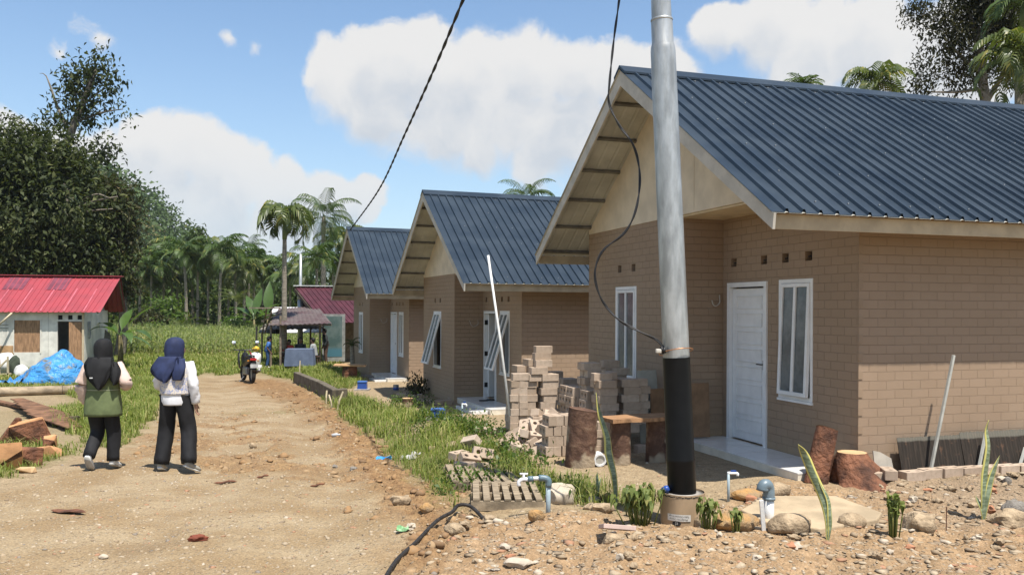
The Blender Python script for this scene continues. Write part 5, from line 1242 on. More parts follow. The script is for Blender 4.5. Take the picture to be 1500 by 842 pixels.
def wilted(label,px,py,wpx,hpx,n,seed,upr=0.):
    p=on(px,py);s=p.y/FPX;rg=random.Random(seed);root=thing('wilted_plant',label,'plant',p);st=MB();V_=MB()
    for i in range(n):
        x=rg.gauss(0,wpx*.26)*s;y=rg.gauss(0,wpx*.2)*s;hh=hpx*s*rg.uniform(.6,1.05);st.tube([(x*.6,y*.6,-.03),(x,y,hh*.6),(x*1.1,y*1.1,hh)],[.006,.005,.003],5)
        for k in range(5):
            a=rg.uniform(0,6.28);L_=hpx*s*rg.uniform(.35,.6);w_=L_*.27;dv=Vector((math.cos(a),math.sin(a),0));sd=Vector((-dv.y,dv.x,0));q=Vector((x,y,hh*rg.uniform(.65,1.0)));pts=[q,q+dv*L_*.22*(1-upr)+V3(0,0,L_*(.12+.25*upr)),q+dv*L_*.38*(1-upr)-V3(0,0,L_*(.25-.8*upr)),q+dv*L_*.42*(1-upr*.6)-V3(0,0,L_*(.7-1.3*upr))]
            for j,ww in enumerate((.2,1,.8)):
                w2=(1,.8,.05)[j];V_.poly([pts[j]-sd*w_*ww*.5,pts[j]+sd*w_*ww*.5,pts[j+1]+sd*w_*w2*.5,pts[j+1]-sd*w_*w2*.5])
    st.build('stem',LF_WILT,root,smooth=True);V_.build('leaves',LF_WILT,root,smooth=True)
wilted('clump of wilting green leaves left of the cardboard form',938,768,48,54,34,1,.35);wilted('wilted drooping plant against the right side of the cardboard form',1037,780,20,46,12,2,.2);wilted('small dried up plant hanging over the orange boulder',1081,794,24,34,12,3,.3);wilted('bundle of upright withered leaves between the two right snake plants',1308,792,19,56,22,4,.8)
wilted('small weed beside the snake plant left of the pole',922,756,14,30,4,6)
g=MB();p=on(1386,782);g.tube([(0,0,-.03),(.002,0,.19)],.004,6);setp(g.build('rusty_rod',mat('rust',(.12,.05,.03),.8),None,p),'thin rusty rod stuck upright in the rubble','rod')
# ---------------------------------------------------------------- boulders, slab and rubble
STN=mat('tan_stone',(.37,.28,.18),.95,.35,9,.9,26,.03,c2=(.20,.145,.09));STO=mat('orange_stone',(.36,.20,.07),.95,.4,7,.8,26,.03,c2=(.26,.19,.115));STG=mat('grey_stone',(.22,.20,.175),.95,.3,9,.8,26,.03,c2=(.14,.12,.095));STC=mat('terracotta_chip',(.40,.19,.105),.9,.2,6,.3,30);STW=mat('pale_chip',(.46,.39,.30),.9,.15,6,.2,30)
def stone(label,px,py,w_,h_,mt,seed,rough=.2,sub=3,group=None,name='boulder',rz=0.,dp=.7):
    p=on(px,py);s=p.y/FPX;d=w_*s;g=MB();g.rock((0,0,h_*s*.27),(d,d*dp,h_*s),seed,max(sub,3) if w_>20 else sub,rough*1.25,Euler((0,0,rz)).to_matrix());p.y+=d*dp*.35;p.z=gz(p.x,p.y-d*dp*.2)
    return setp(g.build(name,mt,None,p,smooth=True,auto=42),label,'stone',group)
stone('rounded boulder stained orange at the right foot of the cardboard form',1080,781,70,44,STO,11,.12);stone('big tan boulder with a smooth top beside the white pipe',1162,788,66,40,STN,12,.14);stone('long pale boulder at the foot of the cardboard form',1047,775,58,38,STN,13,.15)
stone('long orange brown boulder lying behind the grey pipe elbow',1098,733,50,20,STO,14,.1);stone('pale rounded boulder just right of the grey pipe elbow',1141,733,42,24,STN,15,.1);stone('reddish wedge stone leaning on the boulder behind the pipe',1101,736,18,16,STC,16,.3)
stone('striped rounded stone between slab and right snake plant',1252,780,44,26,STN,17,.12);stone('large tan broken rock in the rubble right of the withered bundle',1352,786,56,40,STN,18,.35);stone('grey broken rock at the right edge of the photo',1492,756,40,32,STG,19,.25);stone('tan orange rock below the grey one at the right edge',1486,774,64,32,STN,20,.4)
stone('round dark pebble beside the tall right snake plant',1477,714,14,14,STG,21,.1);stone('rounded stone beside the base of the root stump',1268,714,24,20,STN,22,.12)
stone('orange rounded stone in front of the pipe standpost',786,768,26,22,STO,23,.15);stone('big broken concrete chunk behind the pipe standpost',822,738,46,40,STW,24,.3);stone('orange stone beside the tall twisted snake plant',888,735,20,18,STO,25,.15);stone('grey striped stone left of the tall twisted snake plant',870,738,22,16,STG,26,.15);stone('tan stone in front of the tall twisted snake plant',884,752,34,20,STN,27,.2);stone('flat tan stone in a heap by the wilting clump',867,748,26,14,STN,28,.2)
stone('orange clod beside the black hose',624,760,24,18,STO,29,.2);stone('brown clod just under the bend of the black hose',665,792,30,22,STN,30,.3);stone('pale stone behind the bend of the black hose',717,768,26,14,STN,31,.2);stone('white stone behind the bend of the black hose',730,770,16,12,STW,32,.2)
stone('lone round tan stone on the dirt road ahead of the women',370,656,12,12,STN,33,.15);stone('dark clod on the road near the torn blue wrapper',517,689,14,9,STG,34,.3);stone('pale boulder lying in the grass below the brick bed',663,660,20,16,STN,35,.2);stone('pale stone left of the small pile in the grass',633,662,12,10,STN,36,.2);stone('white pebble on the road at the bottom left',150,812,14,9,STW,37,.2);stone('dark pebble on the road right of the women',490,682,9,6,STG,38,.3)
stone('tan block of rubble below the pallets',586,742,30,18,STN,39,.35);stone('brick red lump on the road in the foreground',289,793,26,12,mat('red_lump',(.2,.055,.03),.8,.3),40,.4)
stone('pale flat slab of rubble at the bottom edge of the photo',760,836,44,14,STW,41,.25)
SRB=['rough broken stone in the rubble at the lower right','rough broken stone in the rubble before the dark sheets','pale chip of stone along the soil edge of the road']
for i in range(70):
    z_=0 if i<36 else(1 if i<58 else 2)
    px,py=[(R.uniform(880,1500),R.uniform(790,838)),(R.uniform(1290,1500),R.uniform(706,775)),(R.uniform(600,760),R.uniform(765,835))][z_]
    w_=R.uniform(9,21);stone(SRB[z_],px,py,w_,w_*R.uniform(.4,.75),R.choice([STN,STN,STC,STW,STN,STN]),100+i,.6,2,'broken stones: '+('lower right','before the sheets','road edge')[z_],'broken_stone',R.uniform(0,3))
p=on(1185,760);g=MB();pts=[(1085,758),(1120,738),(1225,738),(1292,762),(1285,772),(1200,786),(1120,775)]
W_=[on(x,y)-p for x,y in pts];zt_=.045
tp=[g.vert((v.x,v.y,zt_)) for v in W_];bt=[g.vert((v.x*1.02,v.y*1.02,-.12)) for v in W_];n_=len(W_);nrm=sum((W_[k].x*W_[(k+1)%n_].y-W_[(k+1)%n_].x*W_[k].y) for k in range(n_))
g.face(tp if nrm>0 else tp[::-1])
for k in range(n_):
    q=[bt[k],bt[(k+1)%n_],tp[(k+1)%n_],tp[k]];g.face(q if nrm>0 else q[::-1])
setp(g.build('concrete_slab',mat('tan_concrete',(.42,.325,.21),.9,.15,3,.25,40),None,p,bevel=.012),'flat tan concrete slab on the ground behind the tan boulder','slab')
# rubble and pebbles nobody could count
def scatter(name,label,n,box,size,zkey,mt,flat=(.35,.8),lim=.35,expo=2.2):
    import bmesh
    bm=bmesh.new();bmesh.ops.create_icosphere(bm,subdivisions=1,radius=1);bv=np.array([v.co[:] for v in bm.verts]);bf=np.array([[v.index for v in f.verts] for f in bm.faces]);bm.free()
    Y=box[2]+(box[3]-box[2])*NR.random(n)**1.5;x=NR.uniform(box[0],box[1],n)*1.0
    z=zones(x,Y);k=zkey(z);ok=(NR.random(n)<k)&(clearing(x,Y)<.4);x,Y=x[ok],Y[ok];zz=hgt(x,Y,{a:v[ok] for a,v in z.items()});n=len(x)
    s=size[0]+(size[1]-size[0])*NR.random(n)**expo
    V_=bv[None]*(1+NR.normal(size=(n,len(bv),1))*.3);sc=np.stack([s*NR.uniform(.7,1.3,n),s*NR.uniform(.7,1.3,n),s*NR.uniform(flat[0],flat[1],n)],1)*.5;V_=V_*sc[:,None]
    a=NR.uniform(0,6.28,n);c_,s_=np.cos(a)[:,None],np.sin(a)[:,None];X_=V_[:,:,0]*c_-V_[:,:,1]*s_;Y_=V_[:,:,0]*s_+V_[:,:,1]*c_
    V_=np.stack([X_+x[:,None],Y_+Y[:,None],V_[:,:,2]+(zz-s*.02)[:,None]],2).reshape(-1,3);F_=(bf[None]+(np.arange(n)*len(bv))[:,None,None]).reshape(-1,3)
    return setp(mesh_obj(name,np_mesh(name,V_,F_),mt),label,'rubble',kind='stuff')
def chips(name,st):
    m,t,b=newmat(name);c=t.ramp(t.island(),st,'CONSTANT');t.put(b.inputs['Base Color'],t.mix(t.mapr(t.noise(t.coord('Object'),40,3),.35,.7,0,.4),c,(.2,.15,.1)));b.inputs['Roughness'].default_value=.95;return m
CH1=chips('gravel_mix',[(0,(.30,.225,.145)),(.25,(.37,.29,.195)),(.5,(.40,.32,.22)),(.68,(.24,.18,.12)),(.80,(.46,.39,.30)),(.88,(.36,.19,.11)),(.95,(.22,.19,.16))])
CH2=chips('clay_clods',[(0,(.30,.175,.08)),(.4,(.24,.14,.068)),(.7,(.34,.225,.12)),(.9,(.19,.115,.06))])
scatter('gravel','pebbles and gravel strewn over the dirt road',30000,(-9,1.2,4.4,20),(.008,.045),lambda z:z['road']*(1-.5*z['clay']),CH1,expo=3.5)
scatter('rubble','small broken rubble chips over the ground at the lower right',26000,(-1,8,4.6,9.8),(.010,.085),lambda z:z['rub'],CH1,(.12,.5),expo=4.5)
scatter('clods','clods of orange soil along the right edge of the road',9000,(-8,.6,5,24),(.02,.13),lambda z:z['clay']*(1-.5*z['grass']),CH2,expo=3)
scatter('grit','grit and pebbles over the sandy yards of the houses',9000,(-4,7,6.5,22),(.01,.05),lambda z:(1-z['road'])*(1-z['grass'])*(1-z['rub'])*.8,CH1,expo=3)
# pink tile, flat pieces
p=on(904,788);p.z+=.085;g=MB();g.box((0,0,0),(.26,.17,.035),Euler((-.28,.1,.12)));setp(g.build('broken_tile',mat('pink_tile',(.50,.37,.31),.6,.08),None,p,bevel=.004),'pale pink broken slab tilted up on the soil in the foreground','tile')
stone('clod of earth propping up the pink broken slab',900,795,40,22,STN,77,.3)
# ---------------------------------------------------------------- pallets
PALW=mat('weathered_wood',(.33,.26,.175),.9,.3,6,.4,30,stretch=(1,6,1),island=.3)
def pallet(label,pts,ns,mt,name='wooden_pallet',th=.10):
    A_,B_,C_,D_=[on(*q) for q in pts];o=A_.copy();root=thing(name,label,'pallet',o)
    A_,B_,C_,D_=[v-o for v in(A_,B_,C_,D_)];A_.z=B_.z=C_.z=D_.z=0
    for i in range(ns):
        f=(i+.5)/ns;a=A_.lerp(B_,f);b_=D_.lerp(C_,f);g=MB();g.bar(up(a,th),up(b_,th+.01),(B_-A_).length/ns*.62,.018);g.build('slat',mt,root)
    for f in(.03,.5,.97):
        a=A_.lerp(D_,f);b_=B_.lerp(C_,f);g=MB();g.bar(up(a,th*.45),up(b_,th*.45),.045,th*.85);g.build('bearer',mt,root)
    return root
pallet('upper weathered pallet lying in the grass above the pipe standpost',[(660,721),(772,716),(748,697),(650,699)],7,PALW);pallet('lower weathered pallet lying in the grass left of the pipe standpost',[(690,752),(798,744),(786,721),(690,726)],7,PALW)
# ---------------------------------------------------------------- pipes, taps, hose
PVC=mat('pvc_grey_blue',(.30,.37,.40),.4,.08,spec=.5);PVCW=mat('pvc_white',(.66,.66,.64),.4,.08,spec=.5);PVCD=mat('pvc_dark',(.12,.18,.21),.4,.08,spec=.5)
p=on(803,757);s=p.y/FPX;root=thing('pipe_standpost','grey plastic pipe standpost with an arm and tap beside the pallets','tap',p)
g=MB();g.tube([(0,0,-.1),(0,0,47*s)],.021,12);g.build('riser',PVC,root,smooth=True);g=MB();g.tube(spl([(0,0,40*s),(0,0,50*s),(-6*s,0,53*s),(-14*s,0,53*s)],8),.028,12);g.build('elbow',PVCD,root,smooth=True)
g=MB();g.tube([(-8*s,0,53*s),(-30*s,0,52*s)],.018,10);g.build('arm',PVCW,root,smooth=True);g=MB();g.tube([(-22*s,0,52*s),(-30*s,0,51.5*s)],.025,10);g.build('joint',PVCD,root,smooth=True)
g=MB();g.tube(spl([(-29*s,0,51*s),(-38*s,0,51*s),(-43*s,0,47*s),(-43*s,0,41*s)],8),.018,10);g.tube([(-36*s,0,51*s),(-36*s,0,58*s)],.012,8);g.box((-36*s,0,59*s),(.07,.02,.015));g.build('faucet',MATS['white_paint'],root,smooth=True)
p=on(1126,770);s=p.y/FPX;root=thing('drain_pipe','white drain pipe with a grey elbow standing between the boulders','pipe',p)
g=MB();g.tube([(0,0,-.1),(0,0,38*s)],.043,18);g.build('pipe_tube',PVCW,root,smooth=True);g=MB();g.tube(spl([(0,0,34*s),(0,0,44*s),(-1*s,0,51*s),(-5*s,-.02,56*s),(-10*s,-.03,54*s),(-11*s,-.03,48*s)],12),[.048]*12+[.052],18);g.tube([(0,0,33*s),(0,0,37*s)],.053,18);g.build('elbow',mat('pvc_slate',(.15,.20,.23),.4,.1,spec=.5),root,smooth=True)
p=on(1117,784);g=MB();g.box((0,0,.11),(.035,.012,.28),Euler((.1,-.16,.3)));setp(g.build('white_strip',PVCW,None,p),'narrow white strip leaning beside the white drain pipe','strip')
def tap(label,px,py,h_,px_):
    p=on(px,py);s=p.y/FPX;root=thing('yard_tap',label,'tap',p);g=MB();g.tube([(0,0,-.05),(0,0,h_*s)],.013,8);g.build('riser',PVC,root,smooth=True)
    g=MB();g.tube(spl([(-.01,0,h_*s),(px_*.5*s,0,h_*s),(px_*s,0,(h_-.5)*s),(px_*s,0,(h_-4)*s)],8),.014,8);g.build('spout',MATS['white_paint'],root,smooth=True)
    g=MB();g.box((px_*.55*s,0,(h_+3)*s),(.05,.018,.016));g.tube([(px_*.55*s,0,h_*s),(px_*.55*s,0,(h_+3)*s)],.007,6);g.build('tap_lever',MATS['blue_plastic'],root)
tap('thin tap pipe with a blue lever in front of the tiled porch',1067,734,42,13);tap('thin tap pipe standing before the porch of the middle house',677,618,26,6)
pts=[(555,870),(580,832),(610,802),(640,783),(662,770),(672,760),(690,757),(712,766)];S=[]
for i,q in enumerate(pts):
    v=on(*q);v.z+=.02+(.05 if 3<=i<=6 else 0);S.append(v)
b_=S[0].copy();g=MB();g.tube([Vector(q)-b_ for q in spl([tuple(v) for v in S],60)],.016,10);setp(g.build('black_hose',mat('black_hose_rubber',(.03,.027,.025),.6,.3,20),None,b_,smooth=True),'black hose lying across the soil at the bottom of the photo','hose')
def meterbox(label,px,py,w_,h_):
    p=on(px,py);s=p.y/FPX;root=thing('meter_box',label,'meter box',p);g=MB();g.box((0,.1,h_*s*.4),(w_*s,.2,h_*s*.8),None,.92);g.build('box_body',MATS['blue_plastic'],root,bevel=.01)
    g=MB();g.box((0,.1,h_*s*.88),(w_*s*.96,.21,h_*s*.16));g.build('lid',mat('blue_lid',(.06,.15,.42),.35,.1,spec=.5),root,bevel=.008)
    g=MB();g.box((0,.1,.012),(w_*s*1.5,.42,.05));g.build('footing',MATS['fresh_concrete'],root)
meterbox('blue plastic meter box in the grass before the middle house',641,616,22,16);meterbox('blue plastic meter box before the porch of the farthest house',530,571,14,14)
p=atY(751,610,11.92);p.z=gz(p.x,p.y);q=atY(715,374,12.1);g=MB();g.tube([(0,0,0),(q-p)*.5+V3(.01,0,0),q-p],.018,10);setp(g.build('white_pipe',PVCW,None,p,smooth=True),'long thin white pipe leaning up from the tall left block stack','pipe')
# litter
def litter(label,px,py,w_,mt,seed,name='litter_wrapper'):
    p=on(px,py,.012);s=p.y/FPX*w_;rg=random.Random(seed);g=MB();n_=5
    G=[[g.vert(((i/n_-.5)*s+rg.gauss(0,s*.04),(j/n_-.5)*s*.7+rg.gauss(0,s*.04),abs(rg.gauss(0,s*.16)))) for i in range(n_+1)] for j in range(n_+1)]
    for j in range(n_):
        for i in range(n_):g.face([G[j][i],G[j][i+1],G[j+1][i+1],G[j+1][i]])
    o=g.build(name,mt,None,p);o.modifiers.new('s','SOLIDIFY').thickness=.003;return setp(o,label,'litter')
litter('torn blue and white wrapper at the edge of the grass',562,677,22,mat('blue_wrap',(.06,.3,.62),.4,.1),1);litter('pale wrapper scrap right of the blue one',598,676,22,mat('pale_wrap',(.5,.48,.46),.5,.1),2);litter('green scrap of plastic on the soil left of the hose',590,782,18,mat('green_wrap',(.25,.45,.22),.5,.1),3);litter('white scrap among the grass beside the road litter',612,668,12,MATS['pale_wrap'],4)
p=on(491,640,.035);root=thing('plastic_bottle','clear plastic bottle lying on the soil edge of the road','bottle',p);g=MB();g.lathe([(.001,-.11),(.03,-.105),(.032,.04),(.014,.085),(.014,.11),(.001,.111)],(0,0,0),12,Euler((1.4,0,1.0)).to_matrix());g.build('bottle_body',mat('clear_plastic',(.55,.56,.56),.15,.05,spec=.6),root,smooth=True)
for (px,py,w_,l,rz) in [(100,752,70,'long reddish sliver of bark on the road at the lower left',-.35),(330,704,34,'dark flake of bark on the road behind the women',.1),(465,709,22,'small dark flake of bark on the right half of the road',.2),(385,701,18,'thin dark flake of bark in the middle of the road',.2)]:
    p=on(px,py,.02);s=p.y/FPX*w_;g=MB();g.loft([((x*s,0,.012*math.sin(x*5)),.001,.001,None) if abs(x)==.5 else ((x*s,0,.012*math.sin(x*7)),.012,s*.14*(1-abs(x)*1.4),Euler((0,math.pi/2,0)).to_matrix()) for x in(-.5,-.35,-.1,.15,.35,.5)],8,True);setp(g.build('bark_sliver',REDLOG,None,p,rot=(0,0,rz)),l,'bark')
# ================================================================ left side: shed, tarp, wood
PINKR=mat('pink_red_roof',(.30,.046,.058),.5,.15,2,.05,20,c2=(.26,.046,.058));PINKD=mat('dull_maroon_patch',(.18,.045,.07),.55,.2,3)
MAROON=mat('maroon_roof',(.07,.018,.026),.5,.2,2,.05,20)
YS=32.;a_s=.2;c0=atY(123,542,YS);c0.z=gz(c0.x,YS)
root=thing('shed','white shed with a pink red roof and open plywood door','shed',c0,a_s)
# local: x along the front (left is negative), y to the back
WHT=mat('grubby_white_board',(.70,.675,.60),.8,.14,2,.05,40);PLY=mat('plywood',(.36,.21,.115),.75,.25,3,.08,30,stretch=(6,1,1));W=6.;D_=3.3;Hh=2.25
def boxpanel(g,x0,x1,z0,z1,holes,y0,y1):
    us=sorted({x0,x1,*[h[0] for h in holes],*[h[1] for h in holes]});zs=sorted({z0,z1,*[h[2] for h in holes],*[h[3] for h in holes]})
    for a,b_ in zip(us,us[1:]):
        for c,d in zip(zs,zs[1:]):
            if any(h[0]<=a+1e-6 and h[1]>=b_-1e-6 and h[2]<=c+1e-6 and h[3]>=d-1e-6 for h in holes):continue
            g.bx(a,b_,y0,y1,c,d)
vents=[(-.90,-.72,1.95,2.12),(-.55,-.37,1.95,2.12),(-.20,-.02,1.95,2.12)]
vents=[(-.92,-.76,1.93,2.1),(-.57,-.41,1.93,2.1),(-.24,-.08,1.93,2.1)]
g=MB();boxpanel(g,-W,-.005,-.2,Hh,[(-.93,-.05,-.2,1.86),(-2.42,-1.53,.7,1.9)]+vents,0,.08);g.bx(-.08,0,.081,D_,-.2,Hh+.02);g.bx(-W,-W+.08,.081,D_,-.2,Hh);g.bx(-W+.081,-.081,D_-.08,D_,-.2,Hh);wo=g.build('wall',WHT,root)
g=MB();g.poly([(-.085,.1,Hh),(-.085,D_-.1,Hh),(-.085,D_/2,3.5)]);g.build('gable',WHT,root)
g=MB()
for x in(-1.25,-2.7,-3.6):g.bx(x-.004,x+.004,-.004,-.001,0,Hh)
g.build('board_joint',mat('joint_grey',(.3,.28,.25),.8),wo)
g=MB();g.bx(-.07,.0,-.03,-.002,-.2,Hh-.02);g.build('corner_post',mat('pale_post',(.55,.45,.3),.8,.1),root)
for (x0,x1,z0,z1) in vents:
    g=MB();g.bx(x0,x1,.06,.079,z0,z1);g.build('vent',MATS['vent_shade_black'],root)
g=MB();g.bx(-2.42,-1.53,.02,.05,.7,1.9);g.build('window_board',PLY,root)
for x in(-2.46,-1.53):
    g=MB();g.bx(x,x+.04,-.02,.05,.66,1.94);g.build('window_trim',WHT,root)
g=MB();g.box((-.24,.0,.92),(.5,.03,1.84));do=g.build('door',PLY,root,(-.05,.06,0),rot=(0,0,.45));
g=MB();g.bx(-3.6,-2.44,-.03,-.005,.0,.95);g.build('plywood_patch',mat('orange_ply',(.46,.28,.14),.75,.2,3,.08,30),root)
g=MB();zr0,zr1,OV=2.2,3.6,.28
def rpt(x,y):  # roof plane height
    return (x,y)
prs=corrug(-W-.3,.95,.2,.025)
rf=MB()
for sg in(0,1):
    ye=-OV if sg==0 else D_+OV;ym=D_/2;A_=[rf.vert((x-(0 if sg else 0)*.25,ym,zr1+l)) for x,l in prs];B_=[rf.vert((min(x,.63)if x>.9 else x-.32*(x+W)/W,ye,zr0+l)) for x,l in prs]
    for q in range(len(prs)-1):
        ids=[A_[q],B_[q],B_[q+1],A_[q+1]];rf.face(ids if sg==0 else ids[::-1])
ro=rf.build('roof',PINKR,root);ro.modifiers.new('s','SOLIDIFY').thickness=-.008
g=MB();g.bar((-W-.3,D_/2,zr1+.04),(.98,D_/2,zr1+.04),.3,.03);g.build('ridge_cap',PINKR,ro)
def onroof(x0,x1,f0,f1,name,mt,dz=.033):
    g=MB();y0,y1=D_/2+(-OV-D_/2)*f0,D_/2+(-OV-D_/2)*f1;z0,z1=zr1+(zr0-zr1)*f0+dz,zr1+(zr0-zr1)*f1+dz;sk=-.3
    g.poly([(x0+sk*f1*.8,y1,z1),(x1+sk*f1*.8,y1,z1),(x1+sk*f0*.8,y0,z0),(x0+sk*f0*.8,y0,z0)]);o=g.build(name,mt,ro);o.modifiers.new('s','SOLIDIFY').thickness=.004;return o
for x0 in(-.85,-2.35,-3.85):onroof(x0-.72,x0,.06,.40,'patch_sheet',PINKD)
for x in(.25,-.45,-1.25,-2.05,-2.85,-3.6):onroof(x,x+.05,.36,.98,'lap_seam',mat('light_pink_edge',(.50,.12,.15),.5))
g=MB();g.bar((-W,.05,zr0+.1),(.6,.05,zr0+.1),.05,.08);g.bar((.5,-.15,zr0+.0),(.82,D_/2,zr1-.08),.05,.08);g.bar((.82,D_/2,zr1-.08),(.6,D_+.2,zr0+.0),.05,.08);g.build('roof_beam',mat('old_beam',(.16,.12,.085),.85,.25),root)
g=MB();g.tube(spl([(.02,.45,1.85),(.04,.45,1.3),(.04,.55,1.2),(.04,.66,1.3),(.02,.68,1.85)],14),.02,8);g.build('bent_pipe',mat('grey_pipe',(.35,.36,.36),.5),root,smooth=True)
g=MB();g.bx(-4.0,-2.95,-.02,-.004,1.22,1.72);sg_=g.build('sign_board',mat('sign_cream',(.52,.55,.45),.6),root)
GRN=mat('sign_green',(.015,.16,.05),.5,.1)
g=MB();cx,cz_=-3.22,1.52
for k in range(18):
    a0,a1=k*.349,(k+1)*.349;g.poly([(cx,-.022,cz_),(cx+.17*math.cos(a0),-.022,cz_+.12*math.sin(a0)),(cx+.17*math.cos(a1),-.022,cz_+.12*math.sin(a1))])
g.bx(cx-.03,cx+.03,-.024,-.021,1.3,1.42);g.bx(-4.0,-2.95,-.025,-.0215,1.22,1.30);g.build('tree_emblem',GRN,sg_)
g=MB();g.bx(-2.9,-2.62,-.02,-.004,1.60,1.62);g.bx(-2.9,-2.62,-.02,-.004,1.72,1.74);g.build('wall_slot',mat('slot_grey',(.25,.25,.23),.8),root)  # two thin grey strips mark the slots
p=atY(0,474,31.);g=MB();g.tube([(0,0,0),atY(19,457,31.3)-p],.035,8);g.tube([(0,0,0),(-.9,-.1,-.7)],.035,8);setp(g.build('bamboo_pole',mat('pale_bamboo',(.5,.42,.28),.7,.1),None,p,smooth=True),'pale slanting pole under the eave at the left edge','pole')
# things round the shed
p=on(134,546);root=thing('white_bucket','white bucket at the corner of the shed','bucket',p);g=MB();g.lathe([(.14,0),(.17,.36),(.15,.36),(.14,.05)],(0,0,0),16);g.build('bucket_body',PVCW,root,smooth=True,auto=40);g=MB();g.lathe([(.172,.28),(.178,.29),(.172,.30)],(0,0,0),16);g.build('green_band',GRN,root,smooth=True)
p=on(140,540);p.y+=1.0;p.z=gz(p.x,p.y);g=MB();g.poly([(-.3,0,0),(.25,.1,0),(-.05,.25,1.35),(-.22,.2,1.5)]);o=setp(g.build('dark_sheet',STG,None,p),'dark pointed sheet leaning on the shed side wall','sheet');o.modifiers.new('s','SOLIDIFY').thickness=.03
lean_board('leaning_board','grey board leaning on the side wall of the shed behind the bucket',147,538,33.2,.5,1.0,.03,mat('dull_grey_board',(.20,.20,.19),.8,.1),-.2,.1)
SACK=mat('white_sack',(.66,.65,.62),.7,.12,5,.2,30)
def sack(label,px,py,Y,w_,h_,seed,mt=SACK):
    p=atY(px,py,Y);p.z=gz(p.x,Y);s=Y/FPX;g=MB();g.rock((0,0,h_*s*.42),(w_*s,w_*s*.8,h_*s),seed,3,.16);return setp(g.build('stuffed_sack',mt,None,p,smooth=True),label,'sack')
sack('white stuffed sack in front of the plywood patch at the left edge',8,540,29.5,34,36,3);sack('small white sack leaning beside the blue tarpaulin',31,540,28.5,20,22,4);sack('dark green bundle lying on the white sacks',22,530,29,18,34,5,mat('dark_green_cloth',(.06,.075,.05),.9,.3))
p=atY(12,546,28.6);p.z=gz(p.x,p.y);root=thing('wooden_rack','low pale wooden rack in front of the white sacks','frame',p)
for (a,b_) in [((-.3,0,0),(-.3,0,.62)),((0,0,0),(-.02,0,.72)),((-.5,0,.1),(.1,0,.14)),((-.45,0,.2),(-.05,0,.6))]:
    g=MB();g.bar(a,b_,.05,.05);g.build('bar',MATS['pale_bamboo'],root)
# blue tarpaulin heap
m,t,b=newmat('blue_tarp');v=t.coord('Object');n=t.noise(v,2.6,5,.65,dist=.8);c=t.mix(t.mapr(n,.54,.66),(.055,.25,.56),(.20,.20,.18));c=t.mix(t.mapr(t.noise(v,1.2,3),.6,.7,0,.7),c,(.10,.36,.66));t.put(b.inputs['Base Color'],c);b.inputs['Roughness'].default_value=.4;t.link(t.bump(t.noise(v,3.2,3,.5,dist=1.2),.9,.14),b.inputs['Normal'])
p=on(68,562);p.y+=.5;p.z=gz(p.x,p.y);s=p.y/FPX;g=MB();nu,nv=60,22;rows=[]
from mathutils import noise as mn
for j in range(nv+1):
    f=j/nv;r_=[]
    for i in range(nu):
        a=2*math.pi*i/nu;prx=(52 if math.cos(a)<0 else 46)*s;rad=1-(f**1.7)*.97
        x=math.cos(a)*prx*rad+(6*s*f);y=math.sin(a)*.85*rad;q=Vector((x*1.6,y*1.6,f*2+3));z=50*s*(1-(1-f)**1.5)*(.8+.2*math.cos(a+.4))
        d=mn.noise(q*1.3)*.22+mn.noise(q*3)*.10+.05*math.sin(9*a+4*f)*(1-f);r_.append(g.vert((x*(1+d*.5),y*(1+d*.5),max(-.03,z+d*.5*min(1,4*f)+(.03*math.sin(11*a) if j==0 else 0)))))
    rows.append(r_)
for a_,c_ in zip(rows,rows[1:]):
    for i in range(nu):g.face([a_[i],a_[(i+1)%nu],c_[(i+1)%nu],c_[i]])
g.face(rows[-1]);setp(g.build('blue_tarpaulin',MATS['blue_tarp'],None,p,smooth=True),'muddy blue tarpaulin draped over a heap in front of the shed','tarpaulin')
litter('crumpled blue scrap of tarpaulin on the grass left of the heap',18,562,34,MATS['blue_tarp'],9,'tarpaulin_scrap')
p=on(-60,582,.12);q=on(107,577,.12);d=q-p;root=thing('long_log','long pale log lying on the grass in front of the shed','log',p);x,y,z=frame_to(d);Q_=Matrix((x,y,z)).transposed();L_=d.length
g=MB();g.loft([(Q_@Vector((0,0,L_*k/14)),.13-.02*k/14,.13-.02*k/14,Q_) for k in range(15)],18,False,lambda t_,a:1+.04*math.sin(3*a+6*t_)+.03*math.sin(9*t_*3));g.build('bark',mat('pale_log_bark',(.36,.28,.19),.9,.3,5,.6,14,stretch=(.4,1,1)),root,smooth=True)
g=MB();g.loft([(Q_@Vector((0,0,L_*.9)),.125,.125,Q_),(Q_@Vector((0,0,L_*.905)),.127,.127,Q_)],18,False);g.build('dark_band',BARKD,root);g=MB();g.loft([(Q_@Vector((0,0,L_)),.11,.11,Q_),(Q_@Vector((0,0,L_+.004)),.108,.108,Q_)],18,True);g.build('cut_face',CUT,root)
RWD=mat('reddish_old_wood',(.22,.115,.062),.9,.35,5,.4,24,island=.3)
pallet('reddish broken slatted rack lying in the grass left of the women',[(112,634),(92,616),(22,596),(52,618)],6,RWD,'slatted_rack',.08)
p=on(-20,588,.06);g=MB();g.bar((0,0,0),on(34,600,.06)-p,.16,.05);setp(g.build('old_plank',RWD,None,p),'reddish plank lying in the grass at the left edge','plank')
